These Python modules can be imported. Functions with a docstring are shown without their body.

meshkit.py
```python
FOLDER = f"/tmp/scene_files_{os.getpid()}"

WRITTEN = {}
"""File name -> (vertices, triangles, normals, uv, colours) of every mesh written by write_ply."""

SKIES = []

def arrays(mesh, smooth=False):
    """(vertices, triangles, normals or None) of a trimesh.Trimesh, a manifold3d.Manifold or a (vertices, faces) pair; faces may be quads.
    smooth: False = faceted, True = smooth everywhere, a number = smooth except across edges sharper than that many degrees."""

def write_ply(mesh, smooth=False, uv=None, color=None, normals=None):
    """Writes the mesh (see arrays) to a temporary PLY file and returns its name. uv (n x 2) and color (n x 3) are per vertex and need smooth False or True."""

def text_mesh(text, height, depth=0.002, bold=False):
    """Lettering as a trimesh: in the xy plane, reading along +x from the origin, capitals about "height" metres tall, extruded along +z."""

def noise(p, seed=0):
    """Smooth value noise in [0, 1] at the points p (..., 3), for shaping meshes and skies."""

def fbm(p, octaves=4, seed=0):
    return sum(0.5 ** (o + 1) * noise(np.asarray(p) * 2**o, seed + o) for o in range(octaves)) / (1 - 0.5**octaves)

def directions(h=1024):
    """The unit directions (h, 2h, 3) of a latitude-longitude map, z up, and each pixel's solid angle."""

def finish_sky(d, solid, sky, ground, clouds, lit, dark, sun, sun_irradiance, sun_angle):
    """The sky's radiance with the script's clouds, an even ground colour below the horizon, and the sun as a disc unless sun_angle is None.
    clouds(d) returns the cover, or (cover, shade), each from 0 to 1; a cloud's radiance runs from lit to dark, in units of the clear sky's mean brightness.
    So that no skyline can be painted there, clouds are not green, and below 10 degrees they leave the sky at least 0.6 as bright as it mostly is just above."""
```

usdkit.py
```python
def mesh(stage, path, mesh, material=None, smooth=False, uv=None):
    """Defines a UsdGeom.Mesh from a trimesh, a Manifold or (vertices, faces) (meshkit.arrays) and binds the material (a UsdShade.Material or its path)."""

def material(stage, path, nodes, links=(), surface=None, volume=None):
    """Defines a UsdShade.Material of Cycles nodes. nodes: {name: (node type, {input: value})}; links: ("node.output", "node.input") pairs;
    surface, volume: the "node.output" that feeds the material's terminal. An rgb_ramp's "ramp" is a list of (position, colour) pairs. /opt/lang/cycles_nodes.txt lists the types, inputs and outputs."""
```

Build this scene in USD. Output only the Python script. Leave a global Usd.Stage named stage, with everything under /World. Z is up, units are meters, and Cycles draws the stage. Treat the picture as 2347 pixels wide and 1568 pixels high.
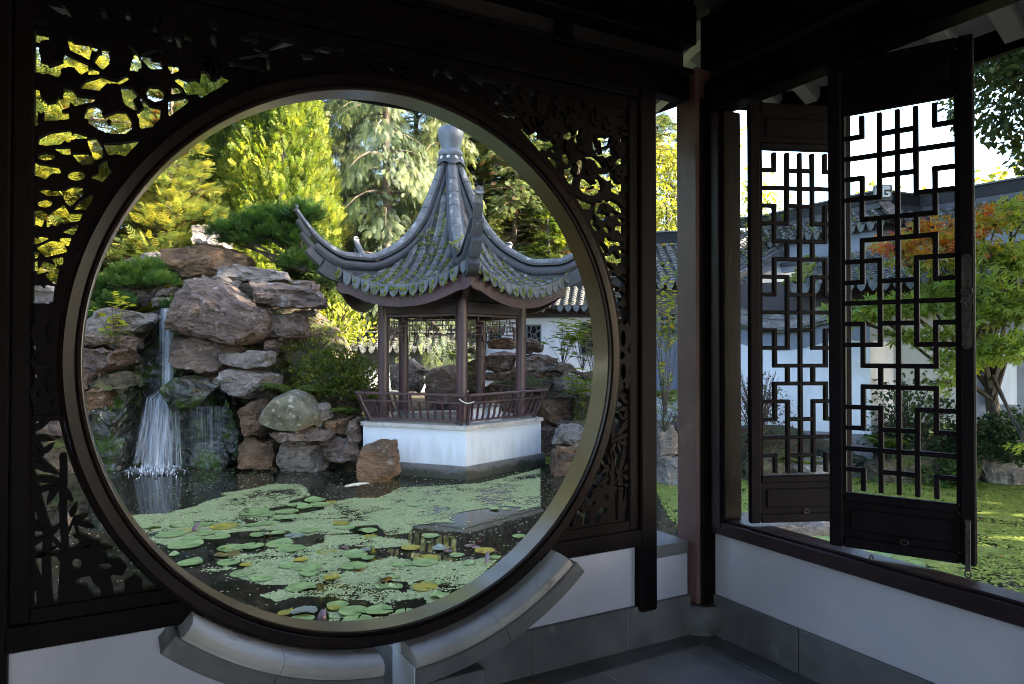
import math, random
import numpy as np, trimesh, manifold3d, shapely, shapely.geometry as sg, shapely.affinity as sa
from shapely.ops import unary_union
from pxr import Usd, UsdGeom, UsdLux, UsdShade, Gf, Sdf, Vt
import usdkit, meshkit
from meshkit import fbm, noise

stage = Usd.Stage.CreateInMemory()
UsdGeom.SetStageUpAxis(stage, 'Z')
W = UsdGeom.Xform.Define(stage, '/World')
UsdGeom.Scope.Define(stage, '/World/Looks')
EYE = 1.55
Rv, Fv = np.array([0.8741, -0.4857, 0]), np.array([0.4857, 0.8741, 0])   # camera right and forward on the floor plan (x along the moon gate wall, y out to the pond)

# ---------------------------------------------------------------- camera, sky, sun, exposure
cam = UsdGeom.Camera.Define(stage, '/World/camera')
pitch = math.radians(0.63)
fw = Fv * math.cos(pitch) + np.array([0, 0, math.sin(pitch)])
up = np.array([0, 0, math.cos(pitch)]) - Fv * math.sin(pitch)
cam.AddTransformOp().Set(Gf.Matrix4d(*[float(x) for r in ((*Rv, 0), (*up, 0), (*(-fw), 0), (0, 0, EYE, 1)) for x in r]))
cam.CreateHorizontalApertureAttr(36.0)
cam.CreateVerticalApertureAttr(36.0 * 684 / 1024)
cam.CreateFocalLengthAttr(25.0)
cam.CreateClippingRangeAttr(Gf.Vec2f(0.05, 500))
cam.CreateExposureAttr(3.35)
SUN_AZ, SUN_EL = math.radians(99), math.radians(31)     # azimuth to the right of the view direction
S = (math.sin(SUN_AZ) * Rv + math.cos(SUN_AZ) * Fv) * math.cos(SUN_EL) + np.array([0, 0, math.sin(SUN_EL)])
sky = UsdLux.DomeLight.Define(stage, '/World/sky')
sky.GetPrim().SetCustomDataByKey('kind', 'structure')
skym = usdkit.material(stage, '/World/Looks/sky', {
    's': ('sky_texture', {'sky_type': 'single_scattering', 'sun_disc': False, 'sun_elevation': SUN_EL, 'sun_rotation': math.atan2(S[0], S[1]), 'aerosol_density': 1.6}),
    'b': ('background_shader', {'strength': 0.10})}, [('s.color', 'b.color')], surface='b.background')
UsdShade.MaterialBindingAPI.Apply(sky.GetPrim()).Bind(skym)
sun = UsdLux.DistantLight.Define(stage, '/World/sun')
sun.CreateNormalizeAttr(True); sun.CreateIntensityAttr(1.25); sun.CreateAngleAttr(0.5); sun.CreateColorAttr(Gf.Vec3f(1.0, 0.88, 0.70))
zax = S / np.linalg.norm(S); xax = np.cross([0, 0, 1], zax); xax /= np.linalg.norm(xax); yax = np.cross(zax, xax)
sun.AddTransformOp().Set(Gf.Matrix4d(*[float(x) for r in ((*xax, 0), (*yax, 0), (*zax, 0), (0, 0, 30, 1)) for x in r]))

# ---------------------------------------------------------------- helpers: names, things, parts
_used = {}
def pathfor(parent, name):
    k = (parent, name); n = _used.get(k, 0); _used[k] = n + 1
    return f'{parent}/{name}' + (f'_{n:03d}' if n else '')
def tag(prim, label=None, cat=None, group=None, kind=None):
    for k, v in (('label', label), ('category', cat), ('group', group), ('kind', kind)):
        if v: prim.SetCustomDataByKey(k, v)
    return prim
def pp(parent): return parent if isinstance(parent, str) else str(parent.GetPath())
def thing(name, label, cat, group=None, loc=None, rz=0, kind=None):
    x = UsdGeom.Xform.Define(stage, pathfor('/World', name))
    if loc is not None:
        x.AddTranslateOp().Set(Gf.Vec3d(*map(float, loc)))
        if rz: x.AddRotateZOp().Set(float(rz))
    return tag(x.GetPrim(), label, cat, group, kind)
def part(parent, name, mesh, mat, label=None, smooth=False, tint=None, kind=None):
    m = usdkit.mesh(stage, pathfor(pp(parent), name), mesh, mat, smooth)
    if tint is not None:
        UsdGeom.PrimvarsAPI(m).CreatePrimvar('tint', Sdf.ValueTypeNames.FloatArray, 'vertex').Set(Vt.FloatArray.FromNumpy(np.asarray(tint, np.float32)))
    return tag(m.GetPrim(), label, kind=kind)
def single(name, mesh, mat, label=None, cat=None, group=None, kind=None, smooth=False, tint=None):
    p = part('/World', name, mesh, mat, None, smooth, tint)
    return tag(p, label, cat, group, kind)
def copyof(src, name, label, cat, group, loc, rz=0, scale=None, tilt=None):
    x = UsdGeom.Xform.Define(stage, pathfor('/World', name))
    x.GetPrim().GetReferences().AddInternalReference(src.GetPath() if hasattr(src, 'GetPath') else src)
    x.ClearXformOpOrder()
    x.AddTranslateOp().Set(Gf.Vec3d(*map(float, loc)))
    if rz: x.AddRotateZOp().Set(float(rz))
    if tilt is not None: x.AddRotateXOp().Set(float(tilt))
    if scale is not None: x.AddScaleOp().Set(Gf.Vec3f(*map(float, np.broadcast_to(scale, 3))))
    x.GetPrim().SetInstanceable(True)
    return tag(x.GetPrim(), label, cat, group)

# ---------------------------------------------------------------- helpers: places
def cw(xc, zc, z=0.0): return np.array([*(xc * Rv + zc * Fv)[:2], z])
def px(x, y, zc): return cw((x - 1173.5) / 1630 * zc, zc, EYE - (y - 802) / 1630 * zc)
def gp(x, y, z): return px(x, y, (EYE - z) * 1630 / (y - 802))
def c4(x, y): return (.597 * x * .573, (900 + .597 * y) * .573)
def r4(x, y): return ((1750 + x / 2.24) * .573, (1250 + y / 2.24) * .573)
def wq1(x, y): return ((540 + x / 2.4128) * .573, (1850 + y / 2.4128) * .573)
def wq2(x, y): return ((1300 + x / 2.4128) * .573, (1850 + y / 2.4128) * .573)
def wallpt(x, y, v):                     # onto the moon gate plane: (along, height)
    t = (x - 1173.5) / 1630; d = v / (-.4857 * t + .8741)
    return ((.8741 * t + .4857) * d, EYE - (y - 802) / 1630 * d)
WATER = -0.60

# ---------------------------------------------------------------- helpers: meshes
class MB:
    def __init__(s): s.v, s.f, s.n = [], [], 0
    def add(s, m):
        if m is None: return s
        v, f, _ = meshkit.arrays(m); s.v.append(v); s.f.append(f + s.n); s.n += len(v); return s
    def get(s): return (np.vstack(s.v), np.vstack(s.f))
def hullpts(p): return manifold3d.Manifold.hull_points(np.asarray(p, float))
_bx = np.array([(a, b, c) for a in (-1, 1) for b in (-1, 1) for c in (-1, 1)], float)
def box(lo, hi, bev=0.0):
    lo, hi = np.minimum(lo, hi).astype(float), np.maximum(lo, hi).astype(float); c, h = (lo + hi) / 2, (hi - lo) / 2
    if bev <= 0:
        return (c + _bx * h, np.array([[0,1,3],[0,3,2],[4,6,7],[4,7,5],[0,4,5],[0,5,1],[2,3,7],[2,7,6],[0,2,6],[0,6,4],[1,5,7],[1,7,3]]))
    b = min(bev, h.min() * .9)
    return hullpts(np.vstack([c + _bx * (h - b * (1 - np.eye(3)[k])) for k in range(3)]))
def bar(a, b, w, h, bev=0.0, upv=(0, 0, 1)):
    a, b = np.asarray(a, float), np.asarray(b, float); d = b - a; L = np.linalg.norm(d); d /= L
    s = np.cross(d, upv); 
    if np.linalg.norm(s) < 1e-6: s = np.cross(d, [1, 0, 0])
    s /= np.linalg.norm(s); u = np.cross(s, d)
    v, f, _ = meshkit.arrays(box((-w / 2, 0, -h / 2), (w / 2, L, h / 2), bev))
    return (a + v[:, :1] * s + v[:, 1:2] * d + v[:, 2:] * u, f)
def tube(pts, r, n=6, cap=True):
    p = np.asarray(pts, float); r = np.broadcast_to(r, (len(p),)); t = np.gradient(p, axis=0); t /= np.linalg.norm(t, axis=1, keepdims=True) + 1e-12
    ref = np.array([0, 0, 1.0]) if abs(t[:, 2]).mean() < .8 else np.array([1.0, 0, 0])
    a = np.cross(t, ref); a /= np.linalg.norm(a, axis=1, keepdims=True) + 1e-12; b = np.cross(t, a)
    th = np.arange(n) * 2 * np.pi / n
    v = p[:, None] + r[:, None, None] * (np.cos(th)[None, :, None] * a[:, None] + np.sin(th)[None, :, None] * b[:, None])
    i, j = np.meshgrid(np.arange(len(p) - 1), np.arange(n), indexing='ij')
    q = np.stack([i * n + j, i * n + (j + 1) % n, (i + 1) * n + (j + 1) % n, (i + 1) * n + j], -1).reshape(-1, 4)
    f = np.vstack([q[:, [0, 2, 1]], q[:, [0, 3, 2]]]); v = v.reshape(-1, 3)
    if cap:
        m = len(v); v = np.vstack([v, p[0], p[-1]]); k = np.arange(n); e = (len(p) - 1) * n
        f = np.vstack([f, np.stack([np.full(n, m), k, (k + 1) % n], 1), np.stack([np.full(n, m + 1), e + (k + 1) % n, e + k], 1)])
    return (v, f)
def lathe(prof, n=24, c=(0, 0, 0)):
    p = np.asarray(prof, float); th = np.arange(n) * 2 * np.pi / n
    v = np.stack([p[:, 0, None] * np.cos(th), p[:, 0, None] * np.sin(th), np.broadcast_to(p[:, 1, None], (len(p), n))], -1).reshape(-1, 3) + np.asarray(c)
    i, j = np.meshgrid(np.arange(len(p) - 1), np.arange(n), indexing='ij')
    q = np.stack([i * n + j, i * n + (j + 1) % n, (i + 1) * n + (j + 1) % n, (i + 1) * n + j], -1).reshape(-1, 4)
    return (v, np.vstack([q[:, [0, 1, 2]], q[:, [0, 2, 3]]]))
def sweep(sections, closed=True):
    """sections: (n, k, 3) rings of points joined into a skin, capped at both ends."""
    s = np.asarray(sections, float); n, k = s.shape[:2]
    i, j = np.meshgrid(np.arange(n - 1), np.arange(k if closed else k - 1), indexing='ij')
    q = np.stack([i * k + j, i * k + (j + 1) % k, (i + 1) * k + (j + 1) % k, (i + 1) * k + j], -1).reshape(-1, 4)
    f = [q[:, [0, 1, 2]], q[:, [0, 2, 3]]]; v = s.reshape(-1, 3)
    if closed:
        m = len(v); v = np.vstack([v, s[0].mean(0), s[-1].mean(0)]); a = np.arange(k); e = (n - 1) * k
        f += [np.stack([np.full(k, m), (a + 1) % k, a], 1), np.stack([np.full(k, m + 1), e + a, e + (a + 1) % k], 1)]
    return (v, np.vstack(f))
def grid(fn, nu, nv):
    u, v = np.meshgrid(np.linspace(0, 1, nu), np.linspace(0, 1, nv), indexing='ij'); p = fn(u, v).reshape(-1, 3)
    i, j = np.meshgrid(np.arange(nu - 1), np.arange(nv - 1), indexing='ij')
    q = np.stack([i * nv + j, (i + 1) * nv + j, (i + 1) * nv + j + 1, i * nv + j + 1], -1).reshape(-1, 4)
    return (p, np.vstack([q[:, [0, 1, 2]], q[:, [0, 2, 3]]]))
def extrude(shape, t):
    ms = MB()
    for g in getattr(shape, 'geoms', [shape]):
        if g.area > 1e-6: ms.add(trimesh.creation.extrude_polygon(g, t, engine='earcut'))
    return ms.get() if ms.v else None
def upright(mesh, v0):                    # (x, y, thickness) -> (along wall, outward from v0, up)
    v, f = mesh; return (np.stack([v[:, 0], v0 + v[:, 2], v[:, 1]], 1), f[:, ::-1])
def xf(mesh, loc=(0, 0, 0), rz=0.0, s=1.0):
    v, f, _ = meshkit.arrays(mesh); c, sn = math.cos(rz), math.sin(rz); v = v * s
    return (np.stack([v[:, 0] * c - v[:, 1] * sn, v[:, 0] * sn + v[:, 1] * c, v[:, 2]], 1) + np.asarray(loc), f)

# ---------------------------------------------------------------- materials
def mat(name, c1, c2=None, scale=6.0, rough=0.6, bump=0.0, bscale=None, detail=4, stretch=None, coat=0.0, coat_r=.1, extra=None, lo=.35, hi=.65, spec=.5, bdist=.02, c3=None, s3=1.5, lo3=.55, hi3=.7, coat_ior=1.5):
    """A principled surface of two mottled colours (and a third in patches) with fine relief."""
    n = {'g': ('geometry', {}), 'p': ('principled_bsdf', {'roughness': rough, 'base_color': c1, 'coat_weight': coat, 'coat_roughness': coat_r, 'specular_ior_level': spec, 'coat_ior': coat_ior})}; l = []
    vec = 'g.position'
    if stretch is not None:
        n['m'] = ('mapping', {'scale': stretch}); l.append(('g.position', 'm.vector')); vec = 'm.vector'
    if c2 is not None:
        n['n'] = ('noise_texture', {'scale': scale, 'detail': detail, 'roughness': .6}); n['r'] = ('rgb_ramp', {'ramp': [(lo, c1), (hi, c2)]})
        l += [(vec, 'n.vector'), ('n.fac', 'r.fac')]; col = 'r.color'
        if c3 is not None:
            n['n3'] = ('noise_texture', {'scale': s3, 'detail': 6, 'roughness': .65}); n['r3'] = ('rgb_ramp', {'ramp': [(lo3, (0, 0, 0)), (hi3, (1, 1, 1))]}); n['x3'] = ('mix', {'color2': c3})
            l += [('g.position', 'n3.vector'), ('n3.fac', 'r3.fac'), ('r3.color', 'x3.fac'), (col, 'x3.color1')]; col = 'x3.color'
        l.append((col, 'p.base_color'))
    if bump:
        n['bn'] = ('noise_texture', {'scale': bscale or scale * 4, 'detail': 5}); n['b'] = ('bump', {'strength': bump, 'distance': bdist})
        l += [(vec, 'bn.vector'), ('bn.fac', 'b.height'), ('b.normal', 'p.normal')]
    return usdkit.material(stage, f'/World/Looks/{name}', n, l, surface='p.BSDF')
def leafmat(name, stops, trans=.35, tcol=None, rough=.55, patch=None, pscale=.5, spec=.3):
    """Leaves: colour by the tint of each spray, mottled with slow noise; light passes through."""
    n = {'a': ('attribute', {'attribute': 'tint'}), 'r': ('rgb_ramp', {'ramp': stops}), 'p': ('principled_bsdf', {'roughness': rough, 'specular_ior_level': spec}),
         't': ('translucent_bsdf', {}), 'm': ('mix_closure', {'fac': trans}), 'h': ('hsv', {'value': 1.5, 'saturation': 1.1, 'fac': 1.0})}
    l = [('a.fac', 'r.fac'), ('r.color', 'p.base_color'), ('r.color', 'h.color'), ('h.color', 't.color'), ('p.BSDF', 'm.closure1'), ('t.BSDF', 'm.closure2')]
    return usdkit.material(stage, f'/World/Looks/{name}', n, l, surface='m.closure')

M = {}
M['rim'] = mat('polished_brown_inner_rim', (.085, .047, .015), (.14, .08, .024), 1.4, .35, .2, 18, coat=1.0, coat_r=.17, bdist=.003, c3=(.075, .046, .03), s3=1.1, lo3=.5, hi3=.7, spec=.5, coat_ior=1.65)
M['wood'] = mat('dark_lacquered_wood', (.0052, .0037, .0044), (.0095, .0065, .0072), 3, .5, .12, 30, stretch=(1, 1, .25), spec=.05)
M['lacquer'] = mat('glossy_ring_lacquer', (.008, .005, .0052), (.015, .009, .009), 4, .3, .25, 25, coat=.25, coat_r=.14, bdist=.006, spec=.1)
M['column'] = mat('worn_red_brown_paint', (.075, .036, .033), (.115, .056, .05), 2.2, .4, .5, 16, coat=.3, coat_r=.25, bdist=.006, c3=(.15, .09, .07), s3=2.4)
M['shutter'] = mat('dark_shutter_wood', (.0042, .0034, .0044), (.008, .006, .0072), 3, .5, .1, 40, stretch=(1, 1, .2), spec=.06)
M['rail'] = mat('red_brown_rail', (.016, .009, .0105), (.027, .015, .017), 3, .35, .15, 30, spec=.3)
M['plaster'] = mat('greyish_white_plaster', (.46, .452, .52), (.56, .55, .61), 1.1, .85, .6, 6, c3=(.40, .39, .43), s3=.8, lo3=.6, hi3=.85, bdist=.012)
M['plaster_out'] = mat('garden_wall_plaster', (.51, .545, .595), (.60, .63, .675), .9, .85, .15, 12, c3=(.40, .42, .34), s3=1.0, lo3=.56, hi3=.85, stretch=(3, 3, .5))
M['slate'] = mat('grey_slate', (.085, .085, .09), (.17, .167, .167), 2.2, .6, .4, 18, c3=(.2, .2, .2), s3=5, lo3=.64, hi3=.75)
M['floor'] = mat('slate_floor', (.20, .20, .215), (.34, .34, .36), 1.6, .45, .25, 14)
M['mortar'] = mat('pale_mortar', (.25, .25, .25), (.34, .33, .32), 20, .9, .4, 60)
M['sill_stone'] = mat('warm_sill_stone', (.33, .31, .29), (.45, .43, .41), 3, .55, .3, 40, c3=(.17, .155, .14), s3=6, lo3=.56, hi3=.72, bdist=.004)
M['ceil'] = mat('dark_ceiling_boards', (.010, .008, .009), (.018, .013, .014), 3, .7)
M['soffit'] = mat('pale_eave_boards', (.36, .35, .34), (.46, .45, .43), 3, .7, .2, 20)
M['iron'] = mat('old_bronze_iron', (.012, .011, .010), (.03, .026, .021), 12, .5, .3, 60)
M['pav_wood'] = mat('pavilion_purple_brown_paint', (.040, .019, .022), (.060, .029, .033), 2.5, .4, .15, 30, coat=.12, coat_r=.25, stretch=(1, 1, .3))
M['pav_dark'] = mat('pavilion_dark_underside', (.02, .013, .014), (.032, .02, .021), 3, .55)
M['tile'] = mat('grey_roof_tile', (.038, .037, .036), (.108, .106, .101), 7, .55, .4, 30, c3=(.26, .26, .24), s3=10, lo3=.60, hi3=.70)
M['tile2'] = mat('lichen_roof_tile', (.05, .048, .044), (.15, .146, .135), 9, .6, .4, 30, c3=(.34, .34, .31), s3=11, lo3=.57, hi3=.67)
M['tile_bed'] = mat('mossy_tile_bed', (.014, .015, .013), (.03, .032, .024), 5, .8, .6, 20, c3=(.10, .115, .015), s3=4.5, lo3=.54, hi3=.62)
M['drip'] = mat('blue_grey_drip_tile', (.046, .05, .052), (.10, .107, .11), 9, .55, .4, 30, c3=(.12, .14, .02), s3=8, lo3=.6, hi3=.68)
M['moss'] = mat('moss', (.07, .095, .010), (.20, .21, .022), 18, .95, 1, 80, bdist=.04)
M['ridge'] = mat('blue_black_ridge_render', (.028, .029, .034), (.047, .049, .056), 3, .5, .2, 18, c3=(.3, .31, .32), s3=7, lo3=.66, hi3=.72)
M['ridgetop'] = mat('weathered_ridge_cap', (.075, .078, .082), (.15, .15, .15), 6, .6, .5, 22, c3=(.36, .36, .36), s3=9, lo3=.57, hi3=.66)
M['finial'] = mat('grey_blue_finial', (.10, .115, .14), (.15, .165, .19), 3, .5, .2, 15, c3=(.2, .19, .18), s3=3)
M['whitepaint'] = mat('white_paint', (.7, .7, .68), (.8, .8, .78), 8, .7)
M['bluewall'] = mat('blue_grey_render', (.13, .155, .20), (.19, .215, .26), 1.5, .75, .2, 12)
M['graywall'] = mat('shaded_grey_green_render', (.31, .34, .35), (.39, .42, .42), 1.0, .85, .2, 12)
M['dark'] = mat('dark_void_lining', (.008, .008, .009), (.014, .014, .015), 3, .9)
def rockmat(name, c1, c2, c3, lo3=.56, hi3=.68, s3=5.0, crack=1.5, rough=.82):
    """Stone: bedded mottling, pale or mossy patches, and a net of sharp dark fractures that also dents the surface."""
    n = {'g': ('geometry', {}), 'm': ('mapping', {'scale': (1, 1, 2.3)}), 'n': ('noise_texture', {'scale': 2.0, 'detail': 9, 'roughness': .65}), 'r': ('rgb_ramp', {'ramp': [(.33, c1), (.68, c2)]}),
         'n3': ('noise_texture', {'scale': s3, 'detail': 8, 'roughness': .7}), 'r3': ('rgb_ramp', {'ramp': [(lo3, (0, 0, 0)), (hi3, (1, 1, 1))]}), 'x3': ('mix', {'color2': c3}),
         'd': ('noise_texture', {'scale': 2.4, 'detail': 5, 'roughness': .6}), 'nc': ('noise_texture', {'scale': 2.3, 'detail': 3}), 'rc': ('rgb_ramp', {'ramp': [(.47, (0, 0, 0)), (.62, (.85, .85, .85))]}), 'dv': ('vector_math', {'math_type': 'scale', 'scale': .95}), 'da': ('vector_math', {'math_type': 'add'}), 'v': ('voronoi_texture', {'feature': 'distance_to_edge', 'scale': crack}),
         'rv': ('rgb_ramp', {'ramp': [(0, (.22, .2, .19)), (.018, (.7, .7, .7)), (.06, (1, 1, 1))]}), 'mx': ('mix', {'mix_type': 'multiply'}),
         'bn': ('noise_texture', {'scale': 9.0, 'detail': 8, 'roughness': .6}), 'b': ('bump', {'strength': 1.0, 'distance': .12}), 'rb': ('rgb_ramp', {'ramp': [(0, (0, 0, 0)), (.07, (1, 1, 1))]}), 'b2': ('bump', {'strength': .45, 'distance': .04}), 'p': ('principled_bsdf', {'roughness': rough})}
    l = [('g.position', 'm.vector'), ('m.vector', 'n.vector'), ('n.fac', 'r.fac'), ('g.position', 'n3.vector'), ('n3.fac', 'r3.fac'), ('r3.color', 'x3.fac'), ('r.color', 'x3.color1'), ('g.position', 'nc.vector'), ('nc.fac', 'rc.fac'), ('rc.color', 'mx.fac'), ('m.vector', 'd.vector'), ('d.color', 'dv.vector1'), ('m.vector', 'da.vector1'), ('dv.vector', 'da.vector2'),
         ('da.vector', 'v.vector'), ('v.distance', 'rv.fac'), ('x3.color', 'mx.color1'), ('rv.color', 'mx.color2'), ('mx.color', 'p.base_color'), ('m.vector', 'bn.vector'), ('bn.fac', 'b.height'), ('v.distance', 'rb.fac'), ('rb.color', 'b2.height'), ('b.normal', 'b2.normal'), ('b2.normal', 'p.normal')]
    return usdkit.material(stage, f'/World/Looks/{name}', n, l, surface='p.BSDF')
M['rock'] = rockmat('purple_brown_rock', (.07, .047, .04), (.25, .18, .14), (.36, .335, .31))
M['rock_rust'] = rockmat('rusty_brown_rock', (.07, .044, .03), (.26, .15, .075), (.33, .29, .24), .58, .7, 4)
M['rock_grey'] = rockmat('pale_grey_rock', (.12, .098, .085), (.32, .28, .245), (.40, .385, .36), .57, .68, 6, 1.3)
M['rock_moss'] = rockmat('mossy_rock', (.05, .04, .026), (.16, .12, .075), (.07, .095, .015), .50, .58, 3)
M['rock_wet'] = mat('wet_dark_rock', (.012, .013, .011), (.04, .042, .032), 3, .22, 1, 9, detail=8, bdist=.05, c3=(.03, .055, .008), s3=2.4, lo3=.5, hi3=.6)
M['rock_lichen'] = mat('round_lichen_boulder', (.06, .06, .042), (.15, .145, .10), 5, .85, .7, 14, detail=8, bdist=.03, c3=(.30, .30, .25), s3=8, lo3=.57, hi3=.63)
M['base_plaster'] = usdkit.material(stage, '/World/Looks/stained_base_plaster', {'g': ('geometry', {}), 'm': ('mapping', {'scale': (5, 5, .8)}), 'n': ('noise_texture', {'scale': 1.6, 'detail': 6, 'roughness': .65}), 's': ('separate_xyz', {}),
    'z': ('map_range', {'from_min': -.40, 'from_max': .24, 'to_min': .34, 'to_max': -.10}), 'a': ('math', {'math_type': 'add'}), 'r': ('rgb_ramp', {'ramp': [(.56, (0, 0, 0)), (.92, (.45, .45, .45))]}), 'x': ('mix', {'color1': (.545, .58, .63), 'color2': (.27, .29, .24)}), 'n2': ('noise_texture', {'scale': 14.0, 'detail': 4}), 'b': ('bump', {'strength': .25, 'distance': .012}), 'p': ('principled_bsdf', {'roughness': .85})},
    [('g.position', 'm.vector'), ('m.vector', 'n.vector'), ('g.position', 's.vector'), ('s.z', 'z.value'), ('n.fac', 'a.value1'), ('z.result', 'a.value2'), ('a.value', 'r.fac'), ('r.color', 'x.fac'), ('x.color', 'p.base_color'), ('g.position', 'n2.vector'), ('n2.fac', 'b.height'), ('b.normal', 'p.normal')], surface='p.BSDF')
M['base_stone'] = usdkit.material(stage, '/World/Looks/waterline_stone', {'g': ('geometry', {}), 'n': ('noise_texture', {'scale': 5.0, 'detail': 7, 'roughness': .65}), 's': ('separate_xyz', {}), 'r0': ('rgb_ramp', {'ramp': [(.35, (.07, .068, .07)), (.65, (.17, .165, .16))]}),
    'z': ('map_range', {'from_min': -.60, 'from_max': -.40, 'to_min': .42, 'to_max': -.05}), 'a': ('math', {'math_type': 'add'}), 'r': ('rgb_ramp', {'ramp': [(.52, (0, 0, 0)), (.72, (1, 1, 1))]}), 'x': ('mix', {'color2': (.028, .03, .018)}), 'b': ('bump', {'strength': .8, 'distance': .03}), 'p': ('principled_bsdf', {'roughness': .6})},
    [('g.position', 'n.vector'), ('n.fac', 'r0.fac'), ('r0.color', 'x.color1'), ('g.position', 's.vector'), ('s.z', 'z.value'), ('n.fac', 'a.value1'), ('z.result', 'a.value2'), ('a.value', 'r.fac'), ('r.color', 'x.fac'), ('x.color', 'p.base_color'), ('n.fac', 'b.height'), ('b.normal', 'p.normal')], surface='p.BSDF')
M['soil'] = mat('leaf_littered_soil', (.03, .024, .016), (.07, .055, .03), 4, .95, .8, 20, c3=(.05, .065, .015), s3=1.2)
M['bark'] = mat('grey_brown_bark', (.09, .065, .045), (.2, .155, .115), 6, .9, 1, 25, stretch=(3, 3, .4), bdist=.03)
M['bark_dark'] = mat('dark_bark', (.03, .025, .02), (.075, .06, .045), 6, .9, 1, 25, stretch=(3, 3, .4), bdist=.03)
# ================================================================ SETTING: water, ground, room
wat = usdkit.material(stage, '/World/Looks/pond_water', {
    'g': ('geometry', {}), 'm': ('mapping', {'scale': (1.0, 1.0, 1.0)}), 'n': ('noise_texture', {'scale': 2.2, 'detail': 3}), 'b': ('bump', {'strength': .05, 'distance': .02}),
    'p': ('principled_bsdf', {'base_color': (.010, .011, .007), 'roughness': .03, 'ior': 1.33, 'specular_ior_level': .5})},
    [('g.position', 'm.vector'), ('m.vector', 'n.vector'), ('n.fac', 'b.height'), ('b.normal', 'p.normal')], surface='p.BSDF')
o = cw(0, 0)
wpoly = [(-16, 3.2), (9.2, 3.2), (9.5, 12.8), (6.5, 14.5), (2.5, 16), (-7, 16), (-16, 15)]   # camera floor plan
# the pond starts under the veranda's edge: one sheet
wv = np.array([[-9, 3.25, WATER], [14, -5, WATER], [18, 2, WATER], [16, 12, WATER], [6, 18, WATER], [-9, 18, WATER]])
single('pond_water', (np.array([[-14, 2.6, WATER], [20, 2.6, WATER], [20, 22, WATER], [-14, 22, WATER]]), np.array([[0, 1, 2], [0, 2, 3]])), wat, 'dark still pond water', None, kind='structure')
single('pond_water', (np.array([[3.05, -12, WATER], [20, -12, WATER], [20, 2.6, WATER], [3.05, 2.6, WATER]]), np.array([[0, 1, 2], [0, 2, 3]])), wat, 'dark pond water outside the open shutters', None, kind='structure')

def groundz(x, y):
    """Camera plan (xc, zc) -> height: pond basin, banks, a slope rising into the wood."""
    xc, zc = x, y
    back = np.clip((zc - (15.2 - .25 * np.clip(-xc - 3, 0, 6) + .15 * np.clip(xc - 1, 0, 4))) / 1.6, 0, 1)
    left = np.clip((-xc - 8.6 - .0 * zc) / 1.5, 0, 1) * (zc > 9)
    rightb = np.clip((zc - 11.9) / .8, 0, 1) * np.clip((xc - 3.2) / 1.0, 0, 1)
    k = np.maximum(np.maximum(back, left), rightb); k = k * k * (3 - 2 * k)
    hill = np.clip((zc - 17) / 14, 0, 1) * 2.2 * np.clip((2 - xc) / 8, 0, 1)
    return -1.3 + 1.45 * k + hill
def gfun(u, v):
    xc, zc = -60 + 120 * u, -25 + 115 * v
    near = (zc < 9) * 1.0
    z = groundz(xc, zc) + .12 * (fbm(np.stack([xc * .7, zc * .7, 0 * xc], -1)) - .5)
    P = xc[..., None] * Rv + zc[..., None] * Fv; P[..., 2] = z
    return P
single('ground', grid(gfun, 241, 231), M['soil'], 'brown leaf covered soil of the banks and the wooded slope', None, kind='structure', smooth=True)
single('far_ground', (np.array([[-300, -300, -1.5], [300, -300, -1.5], [300, 300, -1.5], [-300, 300, -1.5]], float), np.array([[0, 1, 2], [0, 2, 3]])), M['soil'], 'ground out to the horizon', None, kind='structure')

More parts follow.
